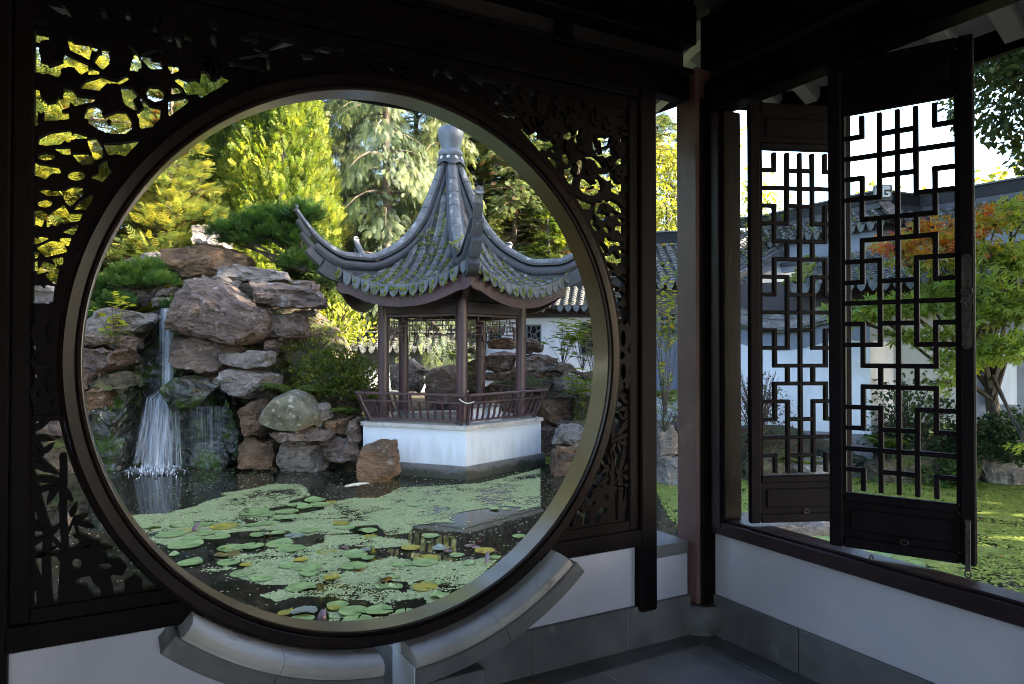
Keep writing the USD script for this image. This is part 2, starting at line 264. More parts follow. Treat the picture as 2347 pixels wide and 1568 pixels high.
# ---------------------------------------------------------------- floor of the veranda
fl = thing('floor', 'dark grey slate paving of the veranda floor', None, kind='structure')
part(fl, 'floor_bed', box((-3.4, -3.6, -.9), (2.86, 2.955, -.012)), M['mortar'])
rs = np.random.RandomState(3)
ys = [2.79, 2.18, 1.57, .96, .35, -.26, -.87, -1.48, -2.09, -2.7, -3.31]
part(fl, 'border_strip', box((2.70, -3.3, -.01), (2.85, 2.78, .004), .003), M['slate'])
part(fl, 'border_strip', box((-3.3, 2.79, -.01), (2.85, 2.94, .004), .003), M['slate'])
for i in range(len(ys) - 1):
    x = -3.35 + (.45 if i % 2 else 0)
    while x < 2.69:
        x2 = min(x + .9, 2.69)
        if x2 - x > .05:
            dz = rs.uniform(-.001, .002)
            part(fl, 'slab', box((x + .003, ys[i + 1] + .003, -.01), (x2 - .003, ys[i] - .003, .003 + dz), .003), M['floor'])
        x = x2

# ---------------------------------------------------------------- low wall under the moon gate: plaster, plinth stones, curved sill
CU, CZ, RIN, ROUT = 1.03, 1.51, 1.137, 1.212
circ = sg.Point(CU, CZ).buffer(1.235, 96)
def wallshape(x0, x1, z0, z1): return sg.box(x0, z0, x1, z1).difference(circ)
lw = thing('low_wall', 'white plastered low wall under the round moon gate, grey stone plinth at its foot', 'wall')
for x0, x1 in ((-3.4, .955), (1.085, 2.74)):
    s = wallshape(x0, x1, .0, .515).difference(sg.box(2.484, .438, 3, .6))
    part(lw, 'plaster_face', upright(extrude(s, .09), 2.953), M['plaster']); s2 = sg.box(x0, -.9, x1, .435).difference(sg.Point(CU, CZ).buffer(1.30, 96)); part(lw, 'wall_core', upright(extrude(s2, .205), 3.046), M['slate'])
    part(lw, 'outer_face', upright(extrude(sg.box(x0, -.9, x1, .452).difference(sg.Point(CU, CZ).buffer(1.345, 96)), .12), 3.255), M['slate'])
bx0 = [(-3.4, -2.6), (-2.6, -1.75), (-1.75, -.9), (-.9, -.05), (-.05, .30), (1.42, 1.74), (1.74, 2.30), (2.30, 2.74)]
for a, b in bx0:
    part(lw, 'plinth_stone', box((a + .002, 2.922, 0), (b - .002, 2.9525, .215), .004), M['slate'])
# cap stones on the outer part
capc = sg.Point(CU, CZ).buffer(1.345, 96)
for x0, x1 in ((1.80, 2.4835), (2.4865, 2.74), (-3.4, -1.2), (-1.197, .2)):
    s = sg.box(x0, .453 if x0 < 2.2 else .4385, x1, .505).difference(capc)
    if s.area > 1e-4: part(lw, 'cap_stone', upright(extrude(s, .33 if x0 < 2.2 else .45), 3.05 if x0 < 2.2 else 2.944), M['slate'])
# curved sill stones: warm rounded nose over a dark slab, following the ring, split by a gap at the bottom
def arcstone(a0, a1, prof, n=22):
    """prof: (radius, y) ring of the section, swept round the moon gate from angle a0 to a1 (degrees, 270 = lowest)."""
    secs = []
    for a in np.radians(np.linspace(a0, a1, n)):
        secs.append([(CU + r * math.cos(a), y, CZ + r * math.sin(a)) for r, y in prof])
    return sweep(secs)
nose = [(1.214, 2.97), (1.216, 2.83), (1.224, 2.79), (1.24, 2.772), (1.258, 2.768), (1.275, 2.775), (1.286, 2.79), (1.286, 2.97)]
slab = [(1.2862, 2.97), (1.2862, 2.782), (1.292, 2.776), (1.352, 2.776), (1.358, 2.782), (1.358, 2.97)]
sl = thing('curved_stone_sill', 'grey stone sill with rounded lip left of the gap under the moon gate', 'stone sill', group='curved sills under the moon gate')
part(sl, 'rounded_lip', arcstone(230, 247.5, nose), M['sill_stone'], smooth=35); part(sl, 'rounded_lip', arcstone(247.6, 266.4, nose), M['sill_stone'], smooth=35)
part(sl, 'dark_slab', arcstone(229, 247.2, slab), M['slate']); part(sl, 'dark_slab', arcstone(247.35, 266.4, slab), M['slate'])
sr = thing('curved_stone_sill', 'grey stone sill with rounded lip climbing right of the gap, white end face', 'stone sill', group='curved sills under the moon gate')
part(sr, 'rounded_lip', arcstone(272.6, 291, nose), M['sill_stone'], smooth=35); part(sr, 'rounded_lip', arcstone(291.1, 311, nose), M['sill_stone'], smooth=35)
part(sr, 'dark_slab', arcstone(272.6, 292, slab), M['slate']); part(sr, 'dark_slab', arcstone(292.15, 312, slab), M['slate'])
for nm, x0, x1, p in (('end_face', 1.0835, 1.0865, sr), ):
    part(p, nm, box((1.0800, 2.775, -.012), (1.086, 3.04, .236), .002), M['plaster_out'])
part(sr, 'footing', box((1.087, 2.79, 0), (1.42, 2.952, .152), .004), M['slate'])
part(sl, 'footing', box((.30, 2.79, 0), (.953, 2.952, .152), .004), M['slate'])

# ---------------------------------------------------------------- right wall: low plaster wall, plinth, window sill rail, beam, jamb
rw = thing('low_wall', 'white plastered low wall under the two open shutters, bluish light near the column', 'wall')
part(rw, 'plaster_face', box((2.872, -3.5, 0), (3.10, 2.884, .557), .002), M['plaster'])
part(rw, 'outer_face', box((3.1, -3.5, -.9), (3.14, 3.2, .55)), M['plaster_out'])
yb = [2.88, 2.32, 1.62, .92, .2, -.6, -1.4, -2.2, -3.0]
for a, b in zip(yb[1:], yb[:-1]):
    part(rw, 'plinth_stone', box((2.852, a + .002, 0), (2.873, b - .002, .215 + rs.uniform(-.003, .003)), .004), M['slate'])
sr_ = thing('window_sill_rail', 'dark red brown wooden sill rail running under the shutters', 'window sill')
part(sr_, 'rail', box((2.825, -3.4, .5585), (3.0, 2.86, .628), .006), M['rail'])
part(sr_, 'raised_lip', box((2.85, -3.4, .6285), (2.965, 2.86, .642), .005), M['rail'])
for yy in (1.93, 1.165, 1.09):
    part(sr_, 'latch_eye', tube([(2.84 + .012 * math.cos(a), yy, .655 + .012 * math.sin(a)) for a in np.linspace(-.6, 3.7, 9)], .004, 5), M['iron'])
jb = thing('window_jamb', 'dark wooden window jamb beside the corner column', 'jamb')
part(jb, 'jamb_board', box((2.83, 2.765, .643), (2.96, 2.86, 2.838), .006), M['wood'])
part(jb, 'moulding', box((2.815, 2.79, .60), (2.83, 2.85, 2.838), .004), M['rail'])

# ---------------------------------------------------------------- corner column on its drum stone
cc = thing('corner_column', 'square red brown wooden column in the corner, paint worn and shiny above', 'column')
part(cc, 'shaft', box((2.755, 2.885, .165), (2.915, 3.055, 3.1), .012), M['column'])
part(cc, 'inner_jamb', box((2.775, 2.868, .165), (2.87, 2.8845, 2.92), .004), M['wood'])
part(cc, 'base_stone', xf(lathe([(0, 0), (.10, 0), (.135, .03), (.148, .085), (.138, .135), (.115, .163), (0, .165)], 28), (2.83, 2.955, 0)), M['slate'], smooth=40)

# ---------------------------------------------------------------- beams, ceiling, eaves (dark)
bm = thing('front_beam', 'dark wooden beams above the moon gate', 'beam')
part(bm, 'lower_beam', box((-3.4, 2.93, 2.925), (2.75, 3.02, 3.06), .006), M['wood'])
part(bm, 'upper_beam', box((-3.4, 2.86, 3.20), (2.74, 3.06, 3.42), .01), M['wood'])
part(bm, 'moulding', box((-3.4, 2.90, 3.062), (2.745, 2.93, 3.085), .004), M['wood'])
for a in np.arange(-3.2, 2.6, .85):
    part(bm, 'spacer_block', box((a, 2.93, 3.087), (a + .08, 2.99, 3.198), .004), M['wood'])
bm2 = thing('side_beam', 'dark wooden beam above the shutters', 'beam')
part(bm2, 'lower_beam', box((2.80, -3.5, 2.84), (2.92, 2.88, 3.02), .008), M['wood'])
part(bm2, 'upper_beam', box((2.77, -3.5, 3.08), (2.96, 2.88, 3.36), .01), M['wood'])
part(bm, 'infill_board', box((-3.4, 2.985, 3.03), (2.75, 3.005, 3.3)), M['ceil'])
part(bm2, 'infill_board', box((2.85, -3.5, 2.98), (2.87, 2.88, 3.44)), M['ceil'])
fz = thing('carved_frieze', 'dim carved lattice frieze under the ceiling above the corner', 'frieze')
for k in range(16):
    x = 1.45 + k * .078
    part(fz, 'slat', bar((x, 2.845, 3.205), (x + .06, 2.845, 3.415), .012, .03, upv=(0, 1, 0)), M['shutter'])
    part(fz, 'slat', bar((x + .06, 2.838, 3.205), (x, 2.838, 3.415), .012, .03, upv=(0, 1, 0)), M['shutter'])
cl = thing('ceiling', 'dark boarded ceiling of the veranda', None, kind='structure')
for k in range(28):
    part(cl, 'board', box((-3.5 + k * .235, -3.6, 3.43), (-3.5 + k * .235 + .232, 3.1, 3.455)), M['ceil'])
part(cl, 'roof_deck', box((-4.2, -4.2, 3.62), (3.2, 3.3, 3.7)), M['ceil'])
ev = thing('eave', 'overhanging eave with pale boards and rafters over the moon gate', 'eave')
# front eave slopes down from the beam, lifts at the corner
def eavez(x, d):                     # d: metres out from the beam; x: metres from the corner along the edge
    lift = .42 * np.clip(1 - x / 1.6, 0, 1) ** 2
    return 3.46 - .48 * d / .9 + (lift + .05 * np.clip((x - 2.6) / 1.2, 0, 1)) * d / .9
def fe(u, v):
    X = -4.0 + (3.62 + 4.0 - .0) * u; d = .9 * v; xm = 3.6 - X
    return np.stack([X, 2.93 + d, eavez(np.clip(xm, 0, 9), d) + .05], -1)
part(ev, 'boarding', grid(fe, 60, 6), M['soffit'])
def fe2(u, v): p = fe(u, v); p[..., 2] += .1; return p
part(ev, 'deck', grid(fe2, 60, 6), M['tile_bed'])
for k in range(33):
    X = -3.9 + k * .23
    xm = 3.6 - X
    part(ev, 'rafter', bar((X, 2.95, eavez(xm, .02)), (X, 3.82, eavez(xm, .88)), .07, .08), M['soffit'])
edge = [np.array([X, 3.83, eavez(3.6 - X, .9)]) for X in np.linspace(-4, 3.62, 40)]
part(ev, 'edge_board', sweep([[p + q for q in ((0, -.02, -.055), (0, .02, -.055), (0, .02, .17), (0, -.02, .17))] for p in edge]), M['wood'])
es = thing('eave', 'overhanging eave with rafters over the open shutters', 'eave')
def ge(u, v):
    Y = -4.0 + 7.85 * u; d = .9 * v; ym = 3.83 - Y
    return np.stack([2.88 + d * .8, Y, eavez(np.clip(ym, 0, 9), d) + .05], -1)
part(es, 'boarding', grid(ge, 60, 6), M['soffit'])
def ge2(u, v): p = ge(u, v); p[..., 2] += .1; return p
part(es, 'deck', grid(ge2, 60, 6), M['tile_bed'])
for k in range(27):
    Y = -3.7 + k * .27; ym = 3.83 - Y
    part(es, 'rafter', bar((2.9, Y, eavez(ym, .02)), (3.58, Y, eavez(ym, .88)), .08, .09), M['soffit'])
edge = [np.array([3.60, Y, eavez(3.83 - Y, .9)]) for Y in np.linspace(-4, 3.85, 40)]
part(es, 'edge_board', sweep([[p + q for q in ((-.02, 0, -.055), (-.02, 0, .17), (.02, 0, .17), (.02, 0, -.055))] for p in edge]), M['wood'])
# the rest of the veranda, behind and beside the camera
ow = thing('side_wall', 'dark boarded wall left of the moon gate', 'wall')
part(ow, 'board', box((-3.4, 2.955, .515), (-.424, 3.0, 2.92)), M['wood'])
part(ow, 'board', box((-3.45, -3.5, 0), (-3.4, 3.0, 3.4)), M['wood'])
cs = thing('closed_shutters', 'closed dark shutters in the side wall beside the viewer', 'shutters')
for k in range(8):
    part(cs, 'shutter_board', box((2.85, -3.5 + k * .6, .645), (2.89, min(1.27, -2.905 + k * .6), 2.838), .004), M['shutter'])
bw = thing('back_wall', 'dim plastered back wall of the veranda with a wide doorway', 'wall')
part(bw, 'wall', box((-3.4, -3.65, 0), (-1.9, -3.55, 3.42)), M['plaster'])
part(bw, 'wall', box((1.3, -3.65, 0), (2.9, -3.55, 3.42)), M['plaster'])
part(bw, 'lintel', box((-1.9, -3.65, 2.6), (1.3, -3.55, 3.42)), M['plaster'])
# ================================================================ MOON GATE SCREEN
mg = thing('moon_gate', 'dark carved wooden screen with a great round opening facing the pond', 'moon gate')
def ringprof(prof, n=160):
    a = np.linspace(0, 2 * np.pi, n, endpoint=False)
    k = len(prof); v = np.array([[(CU + r * math.cos(t), y, CZ + r * math.sin(t)) for r, y in prof] for t in a]).reshape(-1, 3)
    i, j = np.meshgrid(np.arange(n), np.arange(k), indexing='ij'); i2 = (i + 1) % n; j2 = (j + 1) % k
    q = np.stack([i * k + j, i * k + j2, i2 * k + j2, i2 * k + j], -1).reshape(-1, 4)
    return (v, np.vstack([q[:, [0, 1, 2]], q[:, [0, 2, 3]]]))
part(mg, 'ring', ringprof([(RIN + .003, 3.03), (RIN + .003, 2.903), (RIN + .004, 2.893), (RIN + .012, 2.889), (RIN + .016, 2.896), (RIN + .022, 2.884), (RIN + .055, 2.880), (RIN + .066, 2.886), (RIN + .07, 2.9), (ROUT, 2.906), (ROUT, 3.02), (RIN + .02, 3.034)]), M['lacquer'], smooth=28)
part(mg, 'inner_rim', ringprof([(RIN, 3.029), (RIN, 2.902), (RIN + .0025, 2.902), (RIN + .0025, 3.029)]), M['rim'], smooth=28)
UL0, UR0, ZB, ZT = -.252, 2.312, .668, 2.803
for x0, x1 in ((-.423, -.3155), (2.3755, 2.483)):
    part(mg, 'post', box((x0, 2.895, .19), (x1, 3.01, 2.922), .008), M['wood'])
for s in (-1, 1):
    a, b = (CU + s * 1.282, CU + s * 1.344)
    part(mg, 'inner_stile', box((min(a, b), 2.915, .62), (max(a, b), 2.99, 2.865), .008), M['wood'])
part(mg, 'top_rail', box((-.315, 2.90, 2.866), (2.374, 3.0, 2.921), .008), M['wood'])
part(mg, 'inner_rail', box((UL0, 2.915, 2.804), (UR0, 2.988, 2.865), .008), M['wood'])
# bottom rails stop at the ring
for x0, x1 in ((-.315, CU - .74), (CU + .74, 2.374)):
    s = sg.box(x0, .536, x1, .619).difference(sg.Point(CU, CZ).buffer(1.205, 96)); part(mg, 'bottom_rail', upright(extrude(s, .10), 2.898), M['wood'])
    s = sg.box(max(x0, UL0), .6195, min(x1, UR0), .667).difference(sg.Point(CU, CZ).buffer(1.205, 96)); part(mg, 'inner_sill', upright(extrude(s, .07), 2.917), M['wood'])

def rnd(p, r=.006): return p.buffer(-r).buffer(2 * r).buffer(-r)
V0, TH = 2.932, .036
ringdisc = sg.Point(CU, CZ).buffer(1.2105, 128)
def c6pt(x, y): return wallpt((80 + x / 1.255) * .573, (y / 1.255) * .573, V0)
def c1pt(x, y): return wallpt(x * .597 * .573, y * .597 * .573, V0)
def c7pt(x, y): return wallpt(x * .5975 * .573, (1800 + y * .5975) * .573, V0)
def P6(l): return sg.Polygon([c6pt(*q) for q in l]).buffer(0)
def E6(x, y, a, b):
    return P6([(x + a * math.cos(t), y + b * math.sin(t)) for t in np.linspace(0, 2 * np.pi, 14, endpoint=False)])
holes6 = [[(38,140),(120,150),(126,195),(100,200),(60,198),(38,195)],[(36,220),(75,220),(78,260),(85,300),(120,310),(132,355),(110,360),(70,345),(36,380)],[(145,325),(180,315),(205,305),(218,330),(190,345),(180,375),(150,372)],
 [(215,262),(260,285),(325,312),(322,345),(290,365),(270,335),(225,330),(215,300)],[(232,183),(255,205),(330,215),(342,250),(335,285),(300,265),(250,245)],[(355,222),(378,228),(370,248),(357,240)],[(395,262),(435,275),(442,300),(405,335),(368,300)],
 [(407,236),(438,240),(438,258),(410,250)],[(350,333),(384,345),(380,362),(338,363)],[(302,432),(330,400),(405,378),(450,395),(485,402),(530,375),(530,390),(480,418),(430,410),(395,445),(350,438)],[(545,350),(565,278),(585,280),(598,320),(580,355)],
 [(607,287),(690,300),(703,335),(650,335)],[(738,318),(790,322),(785,345),(755,358)],[(40,428),(78,440),(85,480),(110,500),(112,540),(95,558),(75,510),(62,500),(70,560),(75,620),(36,625)],[(212,430),(240,440),(270,475),(368,490),(350,502),(270,520),(240,495),(215,475)],
 [(190,485),(235,495),(230,530),(170,545),(175,556),(230,560),(230,588),(118,597),(130,515),(175,510)],[(340,535),(375,525),(410,555),(395,570),(425,600),(432,658),(390,640),(340,608),(355,590),(322,585),(325,565)],
 [(430,580),(480,560),(520,560),(545,600),(548,640),(520,662),(450,662),(440,630),(462,610),(440,595)],[(505,432),(550,438),(580,475),(550,490),(575,545),(530,520),(508,490)],[(632,460),(650,432),(690,435),(712,455),(705,490),(670,500),(640,485)],
 [(600,482),(622,510),(640,530),(693,540),(690,585),(650,630),(603,635),(598,590),(585,565),(625,540)],[(745,500),(830,485),(832,505),(745,570)],[(760,430),(785,430),(804,455),(758,462)],[(772,395),(790,382),(840,402),(880,395),(898,410),(890,460),(835,465),(815,430)],
 [(905,360),(925,355),(950,395),(1000,405),(1000,425),(897,475),(920,410)],[(90,715),(95,690),(140,665),(240,650),(240,670),(190,715),(120,722)],[(232,705),(270,662),(325,680),(310,695),(270,695)],[(335,700),(370,690),(400,740),(400,785),(375,795),(360,760),(340,730)],
 [(172,742),(235,738),(240,768),(210,765)],[(265,770),(330,770),(360,790),(350,815),(310,818),(285,800)],[(36,795),(75,820),(180,840),(192,862),(150,860),(120,890),(70,870),(36,878)],[(358,885),(400,868),(395,830),(425,805),(430,840),(448,858),(405,905)],
 [(420,722),(500,720),(585,705),(520,775),(490,765),(440,768)],[(100,955),(120,948),(160,955),(210,955),(200,975),(130,975)],[(212,965),(255,937),(300,940),(305,975),(270,1000),(250,1030),(230,1010)],[(40,1060),(90,1055),(128,1075),(110,1100),(100,1130),(80,1120),(60,1090),(65,1130),(36,1130)],
 [(135,1090),(165,1060),(210,1030),(228,1060),(205,1090),(180,1130),(165,1125),(155,1105),(135,1132)],[(215,1115),(245,1070),(300,1075),(290,1100),(240,1110)],[(275,1045),(300,1015),(355,980),(340,1020),(320,1045)],[(220,1160),(280,1130),(262,1172)],[(36,1192),(68,1195),(60,1222),(36,1225)],
 [(78,1218),(95,1190),(130,1195)],[(88,1240),(150,1210),(200,1215),(225,1260),(185,1270),(130,1282),(105,1260)],[(200,1195),(245,1195),(235,1228)],[(38,1258),(85,1270),(75,1290),(40,1292)],[(38,1325),(75,1315),(78,1350),(40,1362)],[(85,1370),(120,1315),(165,1335),(170,1345)],
 [(165,1300),(205,1295),(205,1320),(185,1330)],[(132,1380),(185,1355),(172,1420)],[(38,1385),(62,1388),(40,1405)],[(36,1440),(95,1435),(118,1470),(130,1435),(162,1440),(155,1510),(60,1515),(36,1505)],
 [(112,0),(200,20),(250,85),(180,45)],[(400,38),(412,40),(428,92),(405,88)],[(520,55),(535,58),(545,98),(525,95)],[(36,98),(118,103),(115,118),(36,112)],[(660,120),(675,122),(680,180),(662,175)],[(540,225),(556,240),(580,268),(545,250)],[(705,185),(760,180),(750,205),(715,200)],[(778,175),(790,185),(800,238),(782,232)],[(825,165),(845,190),(840,208),(825,200)],[(955,160),(970,180),(975,225),(958,210)],[(605,270),(690,245),(690,262),(620,285)]]
holes1 = [[(1600,385),(1700,370),(1790,345),(1785,362),(1650,395)],[(1630,440),(1700,445),(1755,468),(1680,462)],[(1800,325),(1900,275),(1985,258),(1990,278),(1890,303)],[(2240,290),(2320,305),(2315,400),(2290,350),(2250,320)],[(1600,240),(1700,255),(1720,278),(1620,270)],[(1370,120),(1460,180),(1440,195),(1380,150)],[(1100,60),(1300,98),(1330,130),(1120,90)],[(1340,105),(1590,165),(1590,190),(1360,125)],[(1650,190),(1950,245),(1940,262),(1660,218)],[(1340,640),(1350,480),(1400,520),(1440,540),(1490,500),(1530,520)],[(1760,385),(1790,388),(1798,455),(1775,440)],[(2020,365),(2095,368),(2090,385),(2030,388)],[(1530,415),(1610,430),(1612,452),(1540,440)],[(2000,260),(2080,265),(2070,280),(2005,278)],[(2100,330),(2200,300),(2230,330),(2150,350)],[(1700,300),(1740,320),(1735,335),(1705,325)]]
hol = unary_union([P6(h) for h in holes6] + [E6(125,782,35,13), E6(277,877,37,20), E6(118,1018,30,15)] + [sg.Polygon([c1pt(*q) for q in h]).buffer(0) for h in holes1])
BL = .832
zc0, zc1 = 1.711, 1.324
ulrect = sg.box(UL0 - .012, zc0, BL, ZT + .012)
ul = ulrect.difference(ringdisc).difference(hol.buffer(.0052))
ul = rnd(ul, .0018).simplify(.0012)
def leafpoly(a, b, w):
    a, b = np.array(a), np.array(b); d = b - a; n = np.array([-d[1], d[0]]) / np.linalg.norm(d); t = np.linspace(0, 1, 9); pr = np.sin(np.pi * t ** .8) * w / 2
    return sg.Polygon(np.vstack([a + d * t[:, None] + n * pr[:, None], (a + d * t[:, None] - n * pr[:, None])[::-1]])).buffer(0)
K = .5975 * .573 / 1630 * 2.45                    # crop pixel to metres there
def y47(y): return ((900 + .597 * y) - 1800) / .5975
def line7(pts, w): return sg.LineString([c7pt(*q) for q in pts]).buffer(w * K / 2)
bamboo = [line7([(215,170),(255,330),(300,470),(330,560),(318,720),(325,900),(345,1080)], 52), line7([(425,40),(430,130),(428,300),(430,480),(445,640),(430,850),(440,1080)], 44), line7([(196,700),(240,840),(285,940),(300,1085)], 55),
          line7([(505,450),(470,540),(430,600)], 16), line7([(330,560),(410,650)], 16), line7([(505,470),(530,560),(560,640)], 18)]
lv = [((190,60),(405,165),60),((186,180),(475,218),50),((190,290),(405,230),45),((385,235),(320,372),48),((395,235),(498,348),52),((480,450),(520,342),45),((505,472),(605,418),42),((515,475),(645,522),42),((182,470),(305,545),62),((182,640),(325,570),52),((340,572),(405,488),46),((490,565),(650,612),42),((490,655),(695,600),46),((555,640),(770,655),46),((185,690),(390,702),46),((225,725),(405,640),34),((430,300),(400,420),30),
      ((205,y47(1385)),(352,y47(1298)),46),((196,y47(1330)),(235,y47(1425)),38),((230,y47(1415)),(378,y47(1442)),48),((195,y47(1450)),(285,y47(1545)),46),((285,y47(1535)),(372,y47(1455)),42),((230,y47(1415)),(300,y47(1560)),36),((185,20),(330,95),40)]
lvp = [leafpoly(c7pt(*a), c7pt(*b), w * K) for a, b, w in lv]
rockp = sg.Polygon([c7pt(*q) for q in [(380,690),(450,660),(600,650),(700,690),(730,730),(800,730),(850,780),(830,830),(760,820),(720,870),(740,910),(740,950),(700,930),(640,880),(620,830),(560,840),(490,870),(520,900),(590,910),(600,940),(640,990),(690,1000),(690,1080),(560,1080),(540,1030),(460,1085),(400,1085),(410,900),(470,800)]]).buffer(0)
rockp = rockp.buffer(.01).buffer(-.006)
stones = [sg.Polygon([c7pt(*q) for q in l]).buffer(.004) for l in ([(850,870),(900,838),(955,880),(950,940),(880,975),(850,930)],[(690,930),(745,860),(765,950),(740,985),(690,990)],[(560,640),(640,650),(720,700),(640,740),(560,700)])]
rh = unary_union([sg.Polygon([c7pt(523 + 32 * math.cos(t), 757 + 34 * math.sin(t)) for t in np.linspace(0, 6.28, 16)]), sg.Polygon([c7pt(712 + 44 * math.cos(t), 775 + 20 * math.sin(t)) for t in np.linspace(0, 6.28, 16)]), sg.Polygon([c7pt(x, y) for x, y in [(550,990),(600,1000),(655,1008),(650,1025),(560,1030)]])]).buffer(0)
llrect = sg.box(UL0 - .012, ZB - .012, CU, zc1)
llfill = unary_union(bamboo + lvp + stones + [rockp.difference(rh)])
rim = llrect.difference(llrect.buffer(-.02)).union(ringdisc.buffer(.012)) 
ll = rnd(llfill.union(rim).intersection(llrect).difference(ringdisc), .002).simplify(.001)
if True:
    keep = [g for g in getattr(ll, 'geoms', [ll]) if g.area > 3e-4]; ll = unary_union(keep)
def mirror(s): return sa.scale(s, -1, 1, origin=(CU, 0))
flowers6 = [(150,250,62),(130,420,55),(245,372,48),(205,432,46),(490,275,72),(450,470,70),(650,385,52),(560,355,40),(300,725,50),(820,290,66),(900,210,52),(640,200,62),(560,130,52),(400,115,60),(270,110,62),(700,130,56),(860,110,48),(960,320,52),(100,110,46),(750,230,48),(500,60,40),(760,60,40),(620,90,40),(405,565,22),(450,608,22)]
flowers1 = [(1120,170,80),(1320,215,75),(1500,225,75),(1440,420,95),(1250,440,85),(1750,250,48),(2040,262,45),(1960,360,42),(2150,335,36),(1640,300,60),(1840,380,36)]
def flower(c, r, clip):
    ms = MB()
    for k in range(5):
        a = 2 * math.pi * k / 5 + c[0] * 7
        p = sg.Point(c[0] + r * .55 * math.cos(a), c[1] + r * .55 * math.sin(a)).buffer(r * .42, 4)
        e = extrude(p.intersection(clip), .011)
        if e is not None: ms.add(upright(e, V0 - .0095 - .0005 * k))
    e = extrude(sg.Point(*c).buffer(r * .2, 4).intersection(clip), .016)
    if e is not None: ms.add(upright(e, V0 - .0145))
    return ms.get() if ms.v else None
kk = 1 / 1.255 * .573 / 1630 * 2.6
fl_all = [(c6pt(x, y), r * kk) for x, y, r in flowers6] + [(c1pt(x, y), r * .597 * .573 / 1630 * 2.7) for x, y, r in flowers1]
for nm, sh, mir in (('plum_blossom_panel', ul, 0), ('plum_blossom_panel', ul, 1), ('bamboo_panel', ll, 0), ('bamboo_panel', ll, 1)):
    s = mirror(sh) if mir else sh
    pn = part(mg, nm, upright(extrude(s, TH), V0), M['wood'], ('carved plum branches and blossoms, upper ' if nm[0] == 'p' else 'carved bamboo and rocks, lower ') + ('right corner' if mir else 'left corner'))
    if nm[0] == 'p':
        for c, r in fl_all:
            c2 = (2 * CU - c[0], c[1]) if mir else c
            fm_ = flower(c2, r * .92, s.buffer(.003))
            if fm_ is not None: part(pn, 'flower', fm_, M['wood'])
    else:
        for (a, b, w), lp in zip(lv, lvp):
            q = (mirror(lp) if mir else lp).buffer(-.002)
            q = q.difference(ringdisc).intersection(mirror(llrect) if mir else llrect)
            e = extrude(q, .008) if q.area > 1e-5 else None
            if e is not None: part(pn, 'leaf', upright(e, V0 - .007), M['wood'])
# solid blocks with carved scholar's rocks: left, right and top
rk = sg.Polygon([(-.8,-1.9),(-.2,-2),(.2,-1.8),(.7,-1.95),(1,-1.3),(.75,-.9),(1,-.4),(.95,.1),(.6,.3),(1,.9),(.9,1.5),(.7,2),(.3,1.8),(-.2,2),(-.7,1.7),(-1,1),(-.7,.45),(-1,-.1),(-.6,-.7),(-1,-1.2)])
rk = rk.buffer(.15).buffer(-.15)
rkh = unary_union([sa.scale(sg.Point(.1, 1.05).buffer(.28), 1, 1.7), sa.scale(sg.Point(-.25, .05).buffer(.35), 1.5, .7), sa.scale(sg.Point(.1, -.9).buffer(.3), 1, 1.6), sg.Point(.2, -1.65).buffer(.14), sg.Point(-.5, -1.35).buffer(.15), sg.Point(.7, .35).buffer(.1)])
def holeset(s): return unary_union(s)
for cx in (-.205, 2.265):
    blk = sg.box(cx - .062, zc1, cx + .062, zc0).difference(ringdisc)
    op = unary_union([sg.Point(cx - (.03 if cx < 0 else -.03), 1.56).buffer(.016), sg.Point(cx + (.045 if cx < 0 else -.045), 1.52).buffer(.022), sg.Point(cx - (.03 if cx < 0 else -.03), 1.46).buffer(.012)])
    fr = sg.box(cx - .062, zc1, cx + .062, zc1 + .018).union(sg.box(cx - .062, zc0 - .018, cx + .062, zc0))
    bk = part(mg, 'rock_panel', upright(extrude(blk.difference(op), .03), V0 + .012), M['wood'], 'carved pierced rock at the side of the ring')
    r_ = sa.translate(sa.scale(rk.difference(rkh), .055, .088, origin=(0, 0)), cx + .002, 1.517)
    part(bk, 'carved_rock', upright(extrude(r_, .03), V0 - .019), M['wood'])
tb = part(mg, 'rock_panel', upright(extrude(sg.box(BL, 2.715, 2 * CU - BL, ZT + .012).difference(ringdisc).difference(sg.Polygon([(1.0, 2.79), (1.06, 2.785), (1.04, 2.755)])), .04), V0 + .004), M['wood'], 'carved block above the ring')
part(tb, 'carved_rock', upright(extrude(sa.translate(sa.rotate(sa.scale(rk.difference(rkh), .03, .05, origin=(0, 0)), 90, origin=(0, 0)), 1.03, 2.765), .02), V0 - .017), M['wood'])

